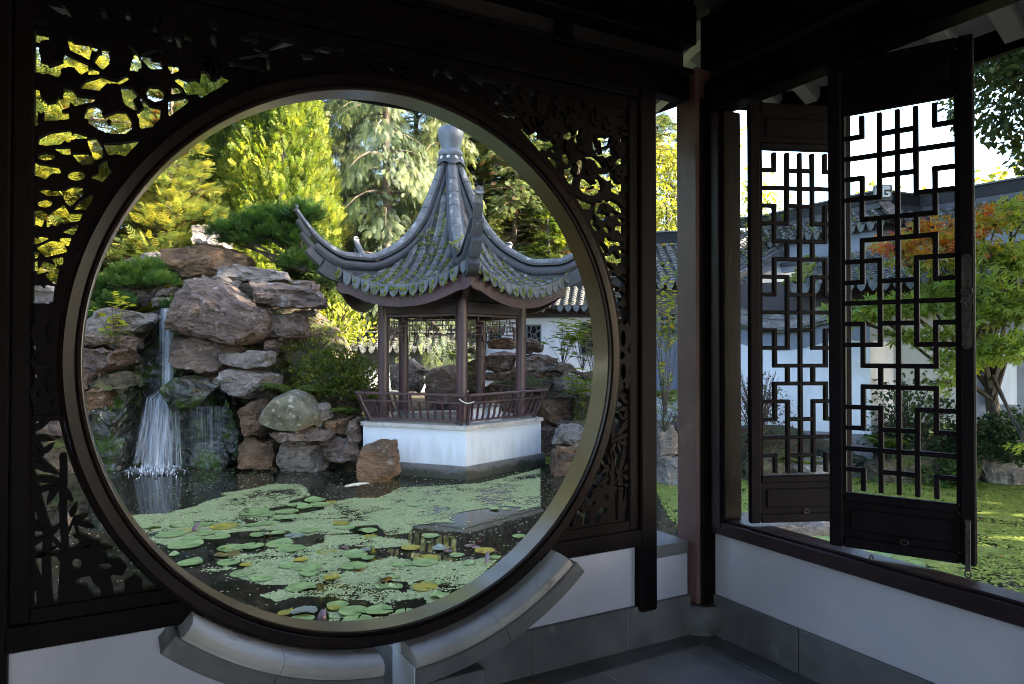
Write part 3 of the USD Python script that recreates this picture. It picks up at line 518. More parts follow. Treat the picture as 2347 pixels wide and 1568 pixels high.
# ================================================================ SHUTTERS
def shutter_mesh(parent):
    Wd, H = .56, 2.18; st = .058; d = .036
    lx0, lx1, lz0, lz1 = .070, .49, .256, 1.924
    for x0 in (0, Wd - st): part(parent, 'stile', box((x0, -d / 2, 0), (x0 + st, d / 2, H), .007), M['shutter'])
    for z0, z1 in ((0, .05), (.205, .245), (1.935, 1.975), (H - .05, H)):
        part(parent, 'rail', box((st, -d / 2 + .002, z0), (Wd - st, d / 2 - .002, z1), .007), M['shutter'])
    for z0, z1 in ((.05, .205), (1.975, H - .05)):
        p = part(parent, 'panel', box((st, -.008, z0), (Wd - st, .008, z1)), M['shutter'])
        part(p, 'raised_field', box((st + .03, -.016, z0 + .028), (Wd - st - .03, .016, z1 - .028), .006), M['shutter'])
    # thin frame round the lattice
    for a, b in (((st, lz0 - .011), (lx0, lz1 + .011)), ((lx1, lz0 - .011), (Wd - st, lz1 + .011))):
        part(parent, 'lattice_frame', box((a[0], -.012, a[1]), (b[0], .012, b[1])), M['shutter'])
    cx = np.linspace(lx0, lx1, 7); rz = np.linspace(lz1, lz0, 19); w = .0102
    v = [(3, 0, 18), (1, 0, 1), (5, 0, 1), (2, 0, 4), (4, 0, 4), (1, 3, 5), (5, 3, 5), (2, 5, 6), (4, 5, 6), (1, 6, 8), (5, 6, 8), (2, 7, 11), (4, 7, 11), (1, 10, 12), (5, 10, 12), (2, 12, 13), (4, 12, 13), (1, 13, 15), (5, 13, 15), (2, 14, 18), (4, 14, 18), (1, 17, 18), (5, 17, 18)]
    h = [(1, 0, 1), (1, 5, 6), (1, 2, 4), (2, 0, 6), (3, 0, 1), (3, 5, 6), (3, 2, 4), (4, 0, 2), (4, 4, 6), (5, 1, 5), (6, 1, 5), (7, 0, 2), (7, 4, 6), (8, 0, 1), (8, 5, 6), (8, 2, 4), (9, 0, 6), (10, 0, 1), (10, 5, 6), (10, 2, 4), (11, 0, 2), (11, 4, 6), (12, 1, 5), (13, 1, 5), (14, 0, 2), (14, 4, 6), (15, 0, 1), (15, 5, 6), (15, 2, 4), (16, 0, 6), (17, 0, 1), (17, 5, 6), (17, 2, 4)]
    for c, a, b in v:
        e0 = 0 if a == 0 else w; e1 = 0 if b == 18 else w
        part(parent, 'lattice_bar', box((cx[c] - w, -.0125, rz[b] - e1), (cx[c] + w, .0125, rz[a] + e0), .003), M['shutter'])
    for r, a, b in h:
        part(parent, 'lattice_bar', box((cx[a] - (w - .001 if a else 0), -.0115, rz[r] - w), (cx[b] + (w - .001 if b < 6 else 0), .0115, rz[r] + w), .003), M['shutter'])
    for zz in (.115,):
        part(parent, 'ring_pull', tube([(.30 + .016 * math.cos(a), -.024, .06 + .010 * math.sin(a)) for a in np.linspace(0, 6.28, 10)], .0035, 5), M['iron'])
hx = 2.838
# right-hand shutter: hinged towards the column, its free edge swung outward
s1 = thing('shutter', 'nearer dark lattice shutter, fully in view with bronze latch plate and drop bolt', 'shutter', 'lattice shutters swung open', loc=(hx, 2.13, .668), rz=math.degrees(math.atan2(1.585 - 2.13, 3.07 - 2.82)))
shutter_mesh(s1)
def plate(parent):
    pl = sg.box(.517, .90, .545, 1.26).buffer(.004).union(sg.Point(.531, 1.26).buffer(.016)).union(sg.Point(.531, .90).buffer(.016)).union(sg.Point(.531, 1.08).buffer(.022))
    v, f = extrude(pl, .004); q = part(parent, 'latch_plate', (np.stack([v[:, 0], -.0225 + v[:, 2], v[:, 1]], 1), f[:, ::-1]), M['iron'])
    part(q, 'knob', tube([(.531, -.0225, 1.06), (.531, -.055, 1.06)], [.012, .017], 10), M['iron'])
    part(q, 'key_ring', tube([(.531 + .02 * math.cos(a), -.03, 1.12 + .02 * math.sin(a)) for a in np.linspace(0, 6.28, 14)], .003, 5), M['iron'])
    b = part(parent, 'drop_bolt', box((.519, -.027, -.02), (.539, -.0185, .19), .002), M['iron'])
    part(b, 'eye', tube([(.529 + .012 * math.cos(a), -.023, -.032 + .014 * math.sin(a)) for a in np.linspace(0, 6.28, 12)], .0035, 5), M['iron'])
plate(s1)
s2 = thing('shutter', 'farther dark lattice shutter beside the column, half hidden behind the nearer one', 'shutter', 'lattice shutters swung open', loc=(2.862, 2.625, .655), rz=math.degrees(math.atan2(-.18, .432)))
shutter_mesh(s2)
# ================================================================ PENTAGONAL PAVILION (camera plan: centre PX, PZ)
PX, PZ, A0 = -1.17, 13.5, 13.5
A36 = math.radians(36)
pv = thing('pavilion', 'five sided garden pavilion with sweeping grey tiled roof standing in the pond', 'pavilion')
def pdir(deg): a = math.radians(deg); return math.sin(a) * Rv - math.cos(a) * Fv       # azimuth from the side that faces the camera, to the right
PC = cw(PX, PZ)
def pv_pt(R, deg, z): return PC + R * pdir(deg) + np.array([0, 0, z])
corners = [A0 + 72 * k for k in range(5)]
mids = [A0 + 36 + 72 * k for k in range(5)]                                   # face k lies between corner k and k+1
def prism(R, z0, z1, off=0.0):
    return hullpts([pv_pt(R, c, z) for c in corners for z in (z0, z1)])
part(pv, 'base_wall', prism(1.72, -.9, .215), M['base_plaster'])
# plinth stones, cap stones along each face
def faceframe(k):
    e = pdir(mids[k]); t = pdir(mids[k] + 90); return e, t
for k in range(5):
    a, b = pv_pt(1.80, corners[k], 0), pv_pt(1.80, corners[k] + 72, 0)
    for j, (f0, f1) in enumerate(((0, .36), (.36, .7), (.7, 1.0))):
        p, q = a + (b - a) * f0, a + (b - a) * f1; e, t = faceframe(k); d = (b - a) / np.linalg.norm(b - a)
        if j: p = p + d * .004
        v = np.array([p, q, q - e * .25 - (d * .18 if j == 2 else 0), p - e * .25 + (d * .18 if j == 0 else 0)])
        m = hullpts([x + [0, 0, z] for x in v for z in (-.95, -.385)])
        part(pv, 'plinth_stone', m, M['base_stone'])
    a, b = pv_pt(1.765, corners[k], 0), pv_pt(1.765, corners[k] + 72, 0)
    for j, (f0, f1) in enumerate(((0, .3), (.3, .62), (.62, 1.0))):
        p, q = a + (b - a) * f0, a + (b - a) * f1; d = (b - a) / np.linalg.norm(b - a); e, t = faceframe(k)
        if j: p = p + d * .004
        v = np.array([p, q, q - e * .3 - (d * .218 if j == 2 else 0), p - e * .3 + (d * .218 if j == 0 else 0)])
        part(pv, 'cap_stone', hullpts([x + [0, 0, z] for x in v for z in (.216, .282)]), M['slate'] if False else M['sill_stone'])
part(pv, 'paved_floor', prism(1.44, .2, .272), M['slate'])
RC = 1.34
for c in corners:
    b = pv_pt(RC, c, 0)
    col = part(pv, 'column', xf(lathe([(.098, .26), (.098, 2.55)], 20), b), M['pav_wood'], smooth=60)
    part(col, 'foot', xf(lathe([(.0, .27), (.12, .27), (.128, .30), (.12, .335), (.099, .34)], 20), b), M['slate'], smooth=60)
# beams and hanging lattice friezes between the columns, corner brackets
rsp = np.random.RandomState(11)
for k in range(5):
    a, b = pv_pt(RC, corners[k], 0), pv_pt(RC, corners[k] + 72, 0); d = (b - a); L = np.linalg.norm(d); d /= L; e, t = faceframe(k)
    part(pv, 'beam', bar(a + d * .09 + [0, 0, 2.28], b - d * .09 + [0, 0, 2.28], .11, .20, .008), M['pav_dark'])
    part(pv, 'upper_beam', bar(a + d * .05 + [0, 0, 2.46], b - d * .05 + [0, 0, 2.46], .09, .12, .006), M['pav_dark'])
    fr = part(pv, 'frieze', bar(a + d * .1 + [0, 0, 2.155], b - d * .1 + [0, 0, 2.155], .05, .035), M['pav_wood'])
    n = 15; x = np.linspace(.12, L - .12, n); zz = [2.135, 2.055, 1.975, 1.895, 1.815]
    w = .016
    def fb(x0, z0, x1, z1):
        p, q = a + d * x0 + [0, 0, z0], a + d * x1 + [0, 0, z1]
        if z0 == z1: p, q = p - d * w / 2, q + d * w / 2
        part(fr, 'lattice_bar', bar(p, q, .022 if z0 == z1 else .018, w, upv=(0, 0, 1) if z0 == z1 else e), M['pav_wood'])
    for i in (0, 14): fb(x[i], 2.14, x[i], 1.72 if True else 0)
    for i in (1, 13): fb(x[i], 1.815, x[i], 1.72); fb(x[min(i, i - 1 if i > 7 else i)], 1.72, x[max(i - 1, i) if i > 7 else i], 1.72) if False else None
    fb(x[0], 1.72, x[1], 1.72); fb(x[13], 1.72, x[14], 1.72)
    fb(x[1], 1.815, x[4], 1.815); fb(x[10], 1.815, x[13], 1.815); fb(x[4], 1.815, x[4], 1.895); fb(x[10], 1.815, x[10], 1.895); fb(x[4], 1.895, x[6], 1.895); fb(x[8], 1.895, x[10], 1.895)
    fb(x[6], 1.845, x[6], 1.975); fb(x[8], 1.845, x[8], 1.975); fb(x[6], 1.845, x[8], 1.845); fb(x[7], 1.975, x[7], 2.14)
    for s in (0, 1):
        m_ = lambda i: x[14 - i] if s else x[i]
        fb(*sorted((m_(0), m_(2)))[:1], 2.055, sorted((m_(0), m_(2)))[1], 2.055); fb(m_(2), 2.055, m_(2), 1.895); fb(min(m_(2), m_(5)), 1.975, max(m_(2), m_(5)), 1.975); fb(m_(3), 2.14, m_(3), 2.055)
        fb(min(m_(3), m_(7)), 2.055, max(m_(3), m_(7)), 2.055); fb(m_(5), 2.055, m_(5), 1.895); fb(min(m_(0), m_(3)), 1.895, max(m_(0), m_(3)), 1.895); fb(m_(1), 1.975, m_(1), 1.815); fb(m_(4), 1.975, m_(4), 1.895)
    # bracket ends that poke out under the eave
    part(pv, 'bracket', hullpts([pv_pt(RC + .08, corners[k] , 2.42) + t * 0 + s_ * pdir(corners[k] + 90) * .055 + r_ * pdir(corners[k]) + [0, 0, z_] for s_ in (-1, 1) for r_, z_ in ((0, 0), (0, .14), (.34, .14), (.30, .04))]), M['pav_wood'])
# ---------------- roof: two guiding curves, ridge line and middle of a face
rr = np.array([.14, .203, .3, .43, .735, 1.164, 1.658, 2.05, 2.211, 2.45, 2.627, 2.80, 2.90]); rz_ = np.array([5.33, 5.15, 4.90, 4.58, 3.92, 3.47, 3.26, 3.27, 3.33, 3.47, 3.63, 3.84, 3.98])
from scipy.interpolate import PchipInterpolator
ridgez = PchipInterpolator(rr, rz_)
midz = PchipInterpolator([.05, .16, .35, .6, .95, 1.35, 1.82], [5.05, 4.78, 4.12, 3.54, 3.04, 2.73, 2.54])
ME = 1.80
def roofz(m, s):
    r = np.hypot(m, s); w = np.clip(np.abs(np.arctan2(s, np.maximum(m, 1e-6))) / A36, 0, 1.05) ** 2.3
    return (1 - w) * midz(np.clip(m, .05, 1.82)) + w * (ridgez(np.clip(r, .14, 2.9)) - .37)
def rp(k, m, s, dz=0.0):
    e, t = faceframe(k); return PC + np.asarray(m)[..., None] * e + np.asarray(s)[..., None] * t + (roofz(m, s) + dz)[..., None] * np.array([0, 0, 1.0])
T36 = math.tan(A36)
def tilemesh(k, m0, m1, s, r=.066, dz=.0, n=6):
    """One arched tile lying down the slope from m0 (upper) to m1 (lower, lifted to overlap the next)."""
    th = np.linspace(0, np.pi, n + 1); e, t = faceframe(k)
    P = []
    for m, lift, rad in ((m0, .0, r * .9), (m1, .018, r)):
        c = rp(k, np.array(m), np.array(s), dz + lift)
        P.append(c + rad * np.cos(th)[:, None] * t + (rad * .85) * np.sin(th)[:, None] * np.array([0, 0, 1.0]))
    P.append(P[1] - np.array([0, 0, 1.0]) * .0 + (c + 0 - P[1]) * .22)            # thickness at the lower lip
    v = np.vstack(P); k_ = n + 1; f = []
    for a in (0, 1):
        for i in range(n): f += [(a * k_ + i, (a + 1) * k_ + i, (a + 1) * k_ + i + 1), (a * k_ + i, (a + 1) * k_ + i + 1, a * k_ + i + 1)]
    return (v, np.array(f))
DS = .187
rows = np.arange(-7, 8) * DS
tiles_front, tiles_rest = [], MB()
order = sorted(range(5), key=lambda k: -math.cos(math.radians(mids[k])))
rt = np.random.RandomState(5)
for k in range(5):
    # bed under the tiles, soffit below
    def bed(u, v, k=k):
        m = .12 + (ME - .12) * u; s = (2 * v - 1) * m * T36; return rp(k, m, s, .012)
    rfp = part(pv, 'roof_face', grid(bed, 26, 25), M['tile_bed'], smooth=True)
    def sof(u, v, k=k):
        m = .9 + (ME - .04 - .9) * u; s = (2 * v - 1) * m * T36; return rp(k, m, s, -.10 - .02 * u)
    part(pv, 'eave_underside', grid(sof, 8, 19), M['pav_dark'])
    vis = k in (0, 4)
    for s in rows:
        if abs(s) > ME * T36 - .09: continue
        ms = max(abs(s) / T36 + .13, .30); m = ME + .045 - .0; j = 0
        while m > ms:
            # steps shorter where the roof is steep so the tile lengths stay alike
            sl = abs(float(roofz(np.array(m), np.array(s)) - roofz(np.array(m - .05), np.array(s)))) / .05
            L = .115 / math.sqrt(1 + sl * sl)
            tm = tilemesh(k, m - L * 1.35, m, s + rt.uniform(-.006, .006), .061 + rt.uniform(-.003, .003), rt.uniform(-.003, .004))
            if vis: tiles_front.append((np.linalg.norm(rp(k, np.array(m), np.array(s))[:2]), tm, rfp))
            else: tiles_rest.add(tm)
            m -= L; j += 1
    # moss in the valleys and heart shaped drip tiles along the eave
    moss = MB()
    for s in (rows + DS / 2):
        if abs(s) > ME * T36 - .03: continue
        e, t = faceframe(k); c = rp(k, np.array(ME + .03), np.array(s), -.0); w = DS * .52
        slope_t = (rp(k, np.array(ME + .03), np.array(s + .02)) - rp(k, np.array(ME + .03), np.array(s - .02))); slope_t /= np.linalg.norm(slope_t)
        prof = [(-1, .10), (-.62, .035), (0, .008), (.62, .035), (1, .10), (.95, .0), (.62, -.07), (0, -.115), (-.62, -.07), (-.95, .0)]
        pts = np.array([c + slope_t * (w * a) + np.array([0, 0, b]) + e * (.03 if b < 0 else .0) * 1 for a, b in prof])
        m = hullpts(np.vstack([pts, pts + e * .022]))
        part(pv, 'drip_tile', m, M['drip'])
        if rt.rand() < .62 and vis:
            for _ in range(7):
                q = c + slope_t * rt.uniform(-.05, .05) + e * (.035 + rt.uniform(0, .01)) + np.array([0, 0, rt.uniform(-.12, .06)])
                moss.add((trimesh.creation.icosphere(1, 1).vertices * np.array([.024, .02, .03]) * rt.uniform(.5, 1.3) + q, trimesh.creation.icosphere(1, 1).faces))
        for _ in range(48 if vis else 8):
            m_ = rt.uniform(abs(s) / T36 + .25, ME) if abs(s) / T36 + .25 < ME else ME
            if rt.rand() < .35 + .3 * (m_ - .9):
                q = rp(k, np.array(m_), np.array(s + rt.uniform(-.022, .022)), .02)
                moss.add((trimesh.creation.icosphere(1, 1).vertices * np.array([.032, .032, .024]) * rt.uniform(.5, 1.3) + q, trimesh.creation.icosphere(1, 1).faces))
    part(pv, 'moss_clumps', moss.get(), M['moss'], kind='stuff')
    # fascia board with cusped ends
    ss = np.linspace(-1, 1, 41); m_ = ME - .03
    s_ = ss * m_ * T36; e, t = faceframe(k)
    top = rp(k, np.full(41, m_), s_, -.035); drop = .245 + .05 * np.clip((np.abs(ss) - .8) / .2, 0, 1) + .05 * np.exp(-((np.abs(ss) - .93) / .035) ** 2) + .02 * (np.abs(ss) > .97)
    low = top - np.array([0, 0, 1.0]) * drop[:, None]
    secs = [[a, a - e * .05, b - e * .05, b] for a, b in zip(top, low)]
    part(pv, 'fascia', sweep(secs), M['pav_wood'])
tiles_front.sort(key=lambda q: q[0])
for i, (dist, tm, par) in enumerate(tiles_front[:300]):
    part(par, 'roof_tile', tm, M['tile'] if i % 3 else M['tile2'], smooth=50)
for dist, tm, par in tiles_front[300:]: tiles_rest.add(tm)
part(pv, 'roof_tiles', tiles_rest.get(), M['tile'], kind='stuff')
# ---------------- hip ridges: layered sections that end one after another at the upturned tip
def ridge_sweep(c, r0, r1, prof, n=40, taper=(2.2, 2.92, .55)):
    e, t = pdir(c), pdir(c + 90); secs = []
    for r in np.linspace(r0, r1, n):
        q = 1 - (1 - taper[2]) * np.clip((r - taper[0]) / (taper[1] - taper[0]), 0, 1)
        q *= .62 + .38 * np.clip((r - .1) / .5, 0, 1)
        g = float(ridgez(min(r + .02, 2.9)) - ridgez(r)) / .02; nn = np.array([-g, 1.0]) / math.hypot(g, 1)      # normal in the ridge's own plane
        o = PC + r * e + np.array([0, 0, float(ridgez(r))])
        secs.append([o + q * y * t + q * h * (nn[0] * e + nn[1] * np.array([0, 0, 1.0])) for y, h in prof])
    return sweep(secs)
th = np.linspace(0, np.pi, 9)
capp = [(.105 * math.cos(a), .085 * math.sin(a) - .085) for a in th]
ledge = [(.15, -.135), (.15, -.094), (.105, -.086), (-.105, -.086), (-.15, -.094), (-.15, -.135), (-.06, -.138), (.06, -.138)]
roundp = [(.07 + .075 * math.cos(a), -.232 + .09 * math.sin(a)) for a in np.linspace(math.pi / 2, -math.pi / 2, 7)] + [(-.07 - .075 * math.cos(a), -.232 + .09 * math.sin(a)) for a in np.linspace(-math.pi / 2, math.pi / 2, 7)]
wallp = [(.10, -.325), (.09, -.56), (-.09, -.56), (-.10, -.325)]
for c in corners:
    rg = part(pv, 'hip_ridge', ridge_sweep(c, .15, 2.28, wallp), M['ridge'])
    part(rg, 'round_moulding', ridge_sweep(c, .15, 2.47, roundp), M['ridge'], smooth=40)
    part(rg, 'ledge', ridge_sweep(c, .15, 2.63, ledge), M['ridge'])
    r = .15
    while r < 2.83:
        g = abs(float(ridgez(min(r + .05, 2.9)) - ridgez(r))) / .05; L = .30 / math.sqrt(1 + g * g); r1 = min(r + L, 2.88)
        part(rg, 'cap_tile', ridge_sweep(c, r + .004, r1, capp, 8), M['ridgetop'], smooth=40); r = r1
    # stepped blocks under the tip, little disc at the very end, flared eave tile
    for a, b, w, h0, h1 in ((2.30, 2.50, .085, -.47, -.335), (2.44, 2.66, .10, -.33, -.25), (2.58, 2.79, .09, -.23, -.145)):
        part(rg, 'step_block', ridge_sweep(c, a, b, [(w, h0), (w * 1.1, h1), (-w * 1.1, h1), (-w, h0)], 6), M['ridge'])
    part(rg, 'tip_disc', ridge_sweep(c, 2.885, 2.905, [(.13 * math.cos(a), .12 * math.sin(a) - .06) for a in np.linspace(0, 2 * np.pi, 12, endpoint=False)], 2), M['ridgetop'])
    part(pv, 'corner_rafter', bar(pv_pt(1.1, c, 2.45), pv_pt(2.12, c, 2.78), .12, .16, .01), M['pav_wood'])
# crown and finial
def lob(z, r, amp, n): return [(r * (1 + amp * math.cos(5 * a + math.radians(0)))) for a in n]
ang = np.radians(np.arange(0, 360, 6)); 
secs = []
for z, r, amp in ((5.26, .19, 0), (5.22, .205, .02), (5.16, .235, .03), (5.10, .27, .06), (5.085, .27, .06), (5.09, .2, .02)):
    secs.append([PC + np.array([0, 0, z - .03 * (1 + math.cos(5 * math.radians(d))) * (z < 5.12)]) + r * (1 + amp * math.cos(5 * math.radians(d))) * pdir(A0 + d) for d in range(0, 360, 6)])
cr = part(pv, 'crown_skirt', sweep(secs), M['ridge'], smooth=40)
# white scrolls on the crown
for k in range(10):
    a0 = A0 + 18 + 36 * k; sgn = 1 if k % 2 else -1
    pts = []
    for q in np.linspace(0, 1, 16):
        ph = q * 1.75 * 2 * np.pi; rad = .034 * (1 - .72 * q)
        dx = sgn * rad * math.cos(ph + .5); dzv = rad * math.sin(ph + .5)
        z = 5.165 + dzv; R_ = .238 - (dzv) * .45 + .010
        pts.append(PC + np.array([0, 0, z]) + R_ * pdir(a0 + math.degrees(dx / R_)))
    part(cr, 'scroll', tube(pts, .0065, 5), M['whitepaint'])
fin = part(pv, 'finial', xf(lathe([(0, 5.22), (.215, 5.22), (.235, 5.25), (.235, 5.30), (.21, 5.335), (.178, 5.345), (.178, 5.37), (.186, 5.42), (.21, 5.50), (.235, 5.58), (.246, 5.65), (.242, 5.71), (.225, 5.76), (.17, 5.79), (.10, 5.80), (0, 5.805)], 36), PC), M['finial'], smooth=40)
part(fin, 'spike', tube([PC + [0, 0, 5.79], PC + [0, 0, 5.99]], .012, 6), M['finial'])
# ---------------- leaning rails (seat-back balustrade); the side away from the pond is left open
for k in (4, 0, 1, 3):
    c0, c1 = corners[k], corners[k] + 72; e, t = faceframe(k)
    def rail_pt(f, R, z, inset=.04):
        a, b = pv_pt(R, c0, z), pv_pt(R, c1, z); d = (b - a) / np.linalg.norm(b - a); a, b = a + d * inset, b - d * inset; return a + (b - a) * f
    rl = part(pv, 'railing', bar(rail_pt(0, 1.86, .80), rail_pt(1, 1.86, .80), .075, .04, .006), M['pav_wood'], )
    part(rl, 'middle_rail', bar(rail_pt(0, 1.80, .665), rail_pt(1, 1.80, .665), .04, .028), M['pav_wood'])
    part(rl, 'bottom_rail', bar(rail_pt(0, 1.645, .352), rail_pt(1, 1.645, .352), .045, .032), M['pav_wood'])
    for f in (0.012, .988):
        part(rl, 'end_post', tube([rail_pt(f, 1.625, .282), rail_pt(f, 1.65, .36), rail_pt(f, 1.74, .52), rail_pt(f, 1.86, .79)], .028, 5), M['pav_wood'])
    for j in range(13):
        f = (j + .75) / 13.5
        q = [rail_pt(f, 1.645, .365), rail_pt(f, 1.70, .44), rail_pt(f, 1.715, .52), rail_pt(f, 1.755, .59), rail_pt(f, 1.80, .66)]
        if j % 2 == 0: q += [rail_pt(f, 1.85, .79)]
        d = [(p - e * 0) for p in q]
        v = []
        for p in q: v.append([p + t * .014 + e * .016, p - t * .014 + e * .016, p - t * .014 - e * .016, p + t * .014 - e * .016])
        part(rl, 'baluster', sweep(v), M['pav_wood'])
a_, b_ = pv_pt(1.83, corners[0] - 4, .74), pv_pt(1.83, corners[0] + 4, .70)
part(pv, 'chain', tube([a_ + (b_ - a_) * f - np.array([0, 0, .05 * math.sin(math.pi * f)]) for f in np.linspace(0, 1, 8)], .007, 5), M['whitepaint'])
# white bench blocks inside
for deg in (corners[1] - 30, corners[0] + 18):
    c = pv_pt(.95, deg, 0)
    bn = thing('stone_bench', 'low white bench block with grey top inside the pavilion' + (', right side' if deg > 50 else ', near the front column'), 'bench')
    part(bn, 'body', xf(box((-.16, -.12, .273), (.16, .12, .52)), c, rz=.4), M['plaster_out'])
    part(bn, 'top', xf(box((-.19, -.15, .5215), (.19, .15, .565), .008), c, rz=.4), M['slate'])
# ================================================================ ROCKS
def rockmesh(poly, zc, thick, seed, res=.10, amp=.062, chips=9, strata=1.0, soft=False, lean=0.0, grow=1.07):
    """poly: outline in display pixels at depth zc (metres from the camera); the stone gets its own thickness, facets and layering."""
    r = np.random.RandomState(seed)
    P = np.array([px(x, y, zc) for x, y in poly]); c = P.mean(0); P = c + (P - c) * grow; pts = []
    for off, sc in ((-.5, .80), (-.32, .95), (0, 1.0), (.32, .95), (.5, .78)):
        for p in P:
            q = c + (p - c) * (sc * r.uniform(.95, 1.03) if off else 1.0)
            o_ = off * thick * r.uniform(.8, 1.15)
            q = q + np.array([*(Fv * o_)[:2], 0]); q = q + np.array([*(Fv * lean * (q[2] - c[2]))[:2], 0]); pts.append(q)
    m = hullpts(pts).refine_to_length(res).to_mesh()
    v = np.array(m.vert_properties[:, :3], float); f = np.array(m.tri_verts)
    # facets: cut by random planes (kept off the outline's own plane)
    half = np.ptp(v - c, axis=0) / 2
    for _ in range(chips):
        n = np.array([*(Rv * r.choice([-1, 1]))[:2], 0]) * (_ % 3 == 0) + np.array([0, 0, r.choice([-1, 1])]) * (_ % 3 == 1) - Fv * (_ % 3 == 2) + r.normal(size=3) * .42; n /= np.linalg.norm(n); h = (v - c) @ n; d = h.max() * r.uniform(.66, .92)
        v = v - np.clip(h - d, 0, None)[:, None] * n
    n = trimesh.Trimesh(v, f, process=False).vertex_normals
    q = v * 1.0 + seed * 3.1
    a = fbm(q * np.array([1.1, 1.1, 1.6]), 3, seed) - .5
    b = 1 - np.abs(2 * fbm(q * np.array([1.6, 1.6, 5.5 if strata else 2.2]), 4, seed + 7) - 1)
    cc = fbm(q * 6, 2, seed + 3) - .5
    if soft: disp = amp * (a * .8 + cc * .15)
    else:
        b = np.floor(b * 5 + .5) / 5 * .75 + b * .25
        e_ = np.abs(2 * fbm(q * np.array([3.2, 3.2, 4.5]) + 9, 3, seed + 11) - 1); disp = amp * (1.0 * a - 1.9 * strata * (1 - b) + .5 * cc - .9 * np.clip(.16 - e_, 0, 1) / .16)
    v = v + n * disp[:, None]
    return (v, f)
rock_i = [0]
def stone(parent, polys, zc, mat_, thick=None, seed=None, **kw):
    rock_i[0] += 1
    P = np.array(polys, float); w = np.ptp(P[:, 0]) / 1630 * zc; h = np.ptp(P[:, 1]) / 1630 * zc
    return part(parent, 'rock', rockmesh(polys, zc, thick or max(.35, .75 * min(w, 1.6)), seed or rock_i[0] * 7 + 1, **kw), M[mat_])
def boulder(polys, zc, mat_, label, thick=None, seed=None, name='boulder', **kw):
    rock_i[0] += 1
    P = np.array(polys, float); w = np.ptp(P[:, 0]) / 1630 * zc
    return single(name, rockmesh(polys, zc, thick or max(.4, .75 * min(w, 1.8)), seed or rock_i[0] * 7 + 1, **kw), M[mat_], label, 'boulder')
def C4(l): return [c4(*q) for q in l]
def R4(l): return [r4(*q) for q in l]

boulder(C4([(1250,385),(1340,375),(1480,385),(1580,440),(1700,570),(1780,575),(1785,830),(1600,800),(1480,760),(1250,700),(1140,700),(1170,560),(1240,500)]), 13.5, 'rock', 'huge slanting purple brown boulder overhanging the top of the waterfall', 1.5, 5, res=.075, amp=.055)
boulder(C4([(820,240),(1100,195),(1210,225),(1220,330),(1100,350),(850,300)]), 15.4, 'rock_grey', 'long pale slab behind the bright juniper above the waterfall', 1.2, 6)
boulder(C4([(1140,185),(1420,140),(1600,180),(1770,270),(1500,350),(1460,390),(1250,390),(1180,340)]), 15.1, 'rock_rust', 'broad domed brown boulder at the crest of the rockery', 1.6, 15)
boulder(C4([(1470,300),(1620,272),(1900,310),(1940,375),(1800,400),(1640,388),(1480,362)]), 14.3, 'rock_grey', 'flat pale slab lying below the domed brown boulder', 1.1, 8)
boulder(C4([(1640,395),(1900,385),(2110,440),(2165,490),(2165,560),(1950,505),(1700,545),(1690,470)]), 13.9, 'rock', 'long mottled slab bridging the dark gap, its end near the pavilion roof', 1.1, 9)
boulder(C4([(1330,365),(1500,345),(1620,370),(1640,410),(1560,450),(1400,400)]), 14.0, 'rock_grey', 'small pale flat rock on top of the slanting boulder', .8, 10)
boulder(C4([(1295,15),(1420,8),(1530,15),(1560,160),(1330,165)]), 16.2, 'rock_grey', 'squarish pale rock standing highest beside the dark juniper', .9, 11)
boulder(C4([(1820,600),(2060,590),(2070,740),(2040,770),(1850,760),(1800,740)]), 14.1, 'rock', 'blocky rock pillar holding up the right end of the mottled slab', .8, 12)
boulder(C4([(1785,1310),(1800,1240),(1880,1150),(1980,1110),(2060,1150),(2140,1260),(2125,1320),(2020,1370),(1880,1355)]), 12.4, 'rock_lichen', 'smooth rounded lichen spotted boulder with faint carved ripples', 1.1, 14, res=.06, amp=.04, chips=2, soft=True)
boulder([(835,1020),(862,1008),(908,1010),(917,1098),(880,1110),(818,1104),(822,1060)], 11.75, 'rock_rust', 'brown boulder standing in the water against the pavilion base', .55, 20, res=.06, amp=.04, strata=.4)
wo = boulder(C4([(1115,1000),(1180,985),(1205,1030),(1490,1065),(1495,1130),(1420,1205),(1250,1250),(1190,1225),(1110,1150)]), 12.9, 'rock_wet', 'wet black overhanging rock with green algae right of the falling water', .9, 13)
rk_ = thing('rockery', 'tall piled rockery of purple brown stone around the waterfall', 'rockery')
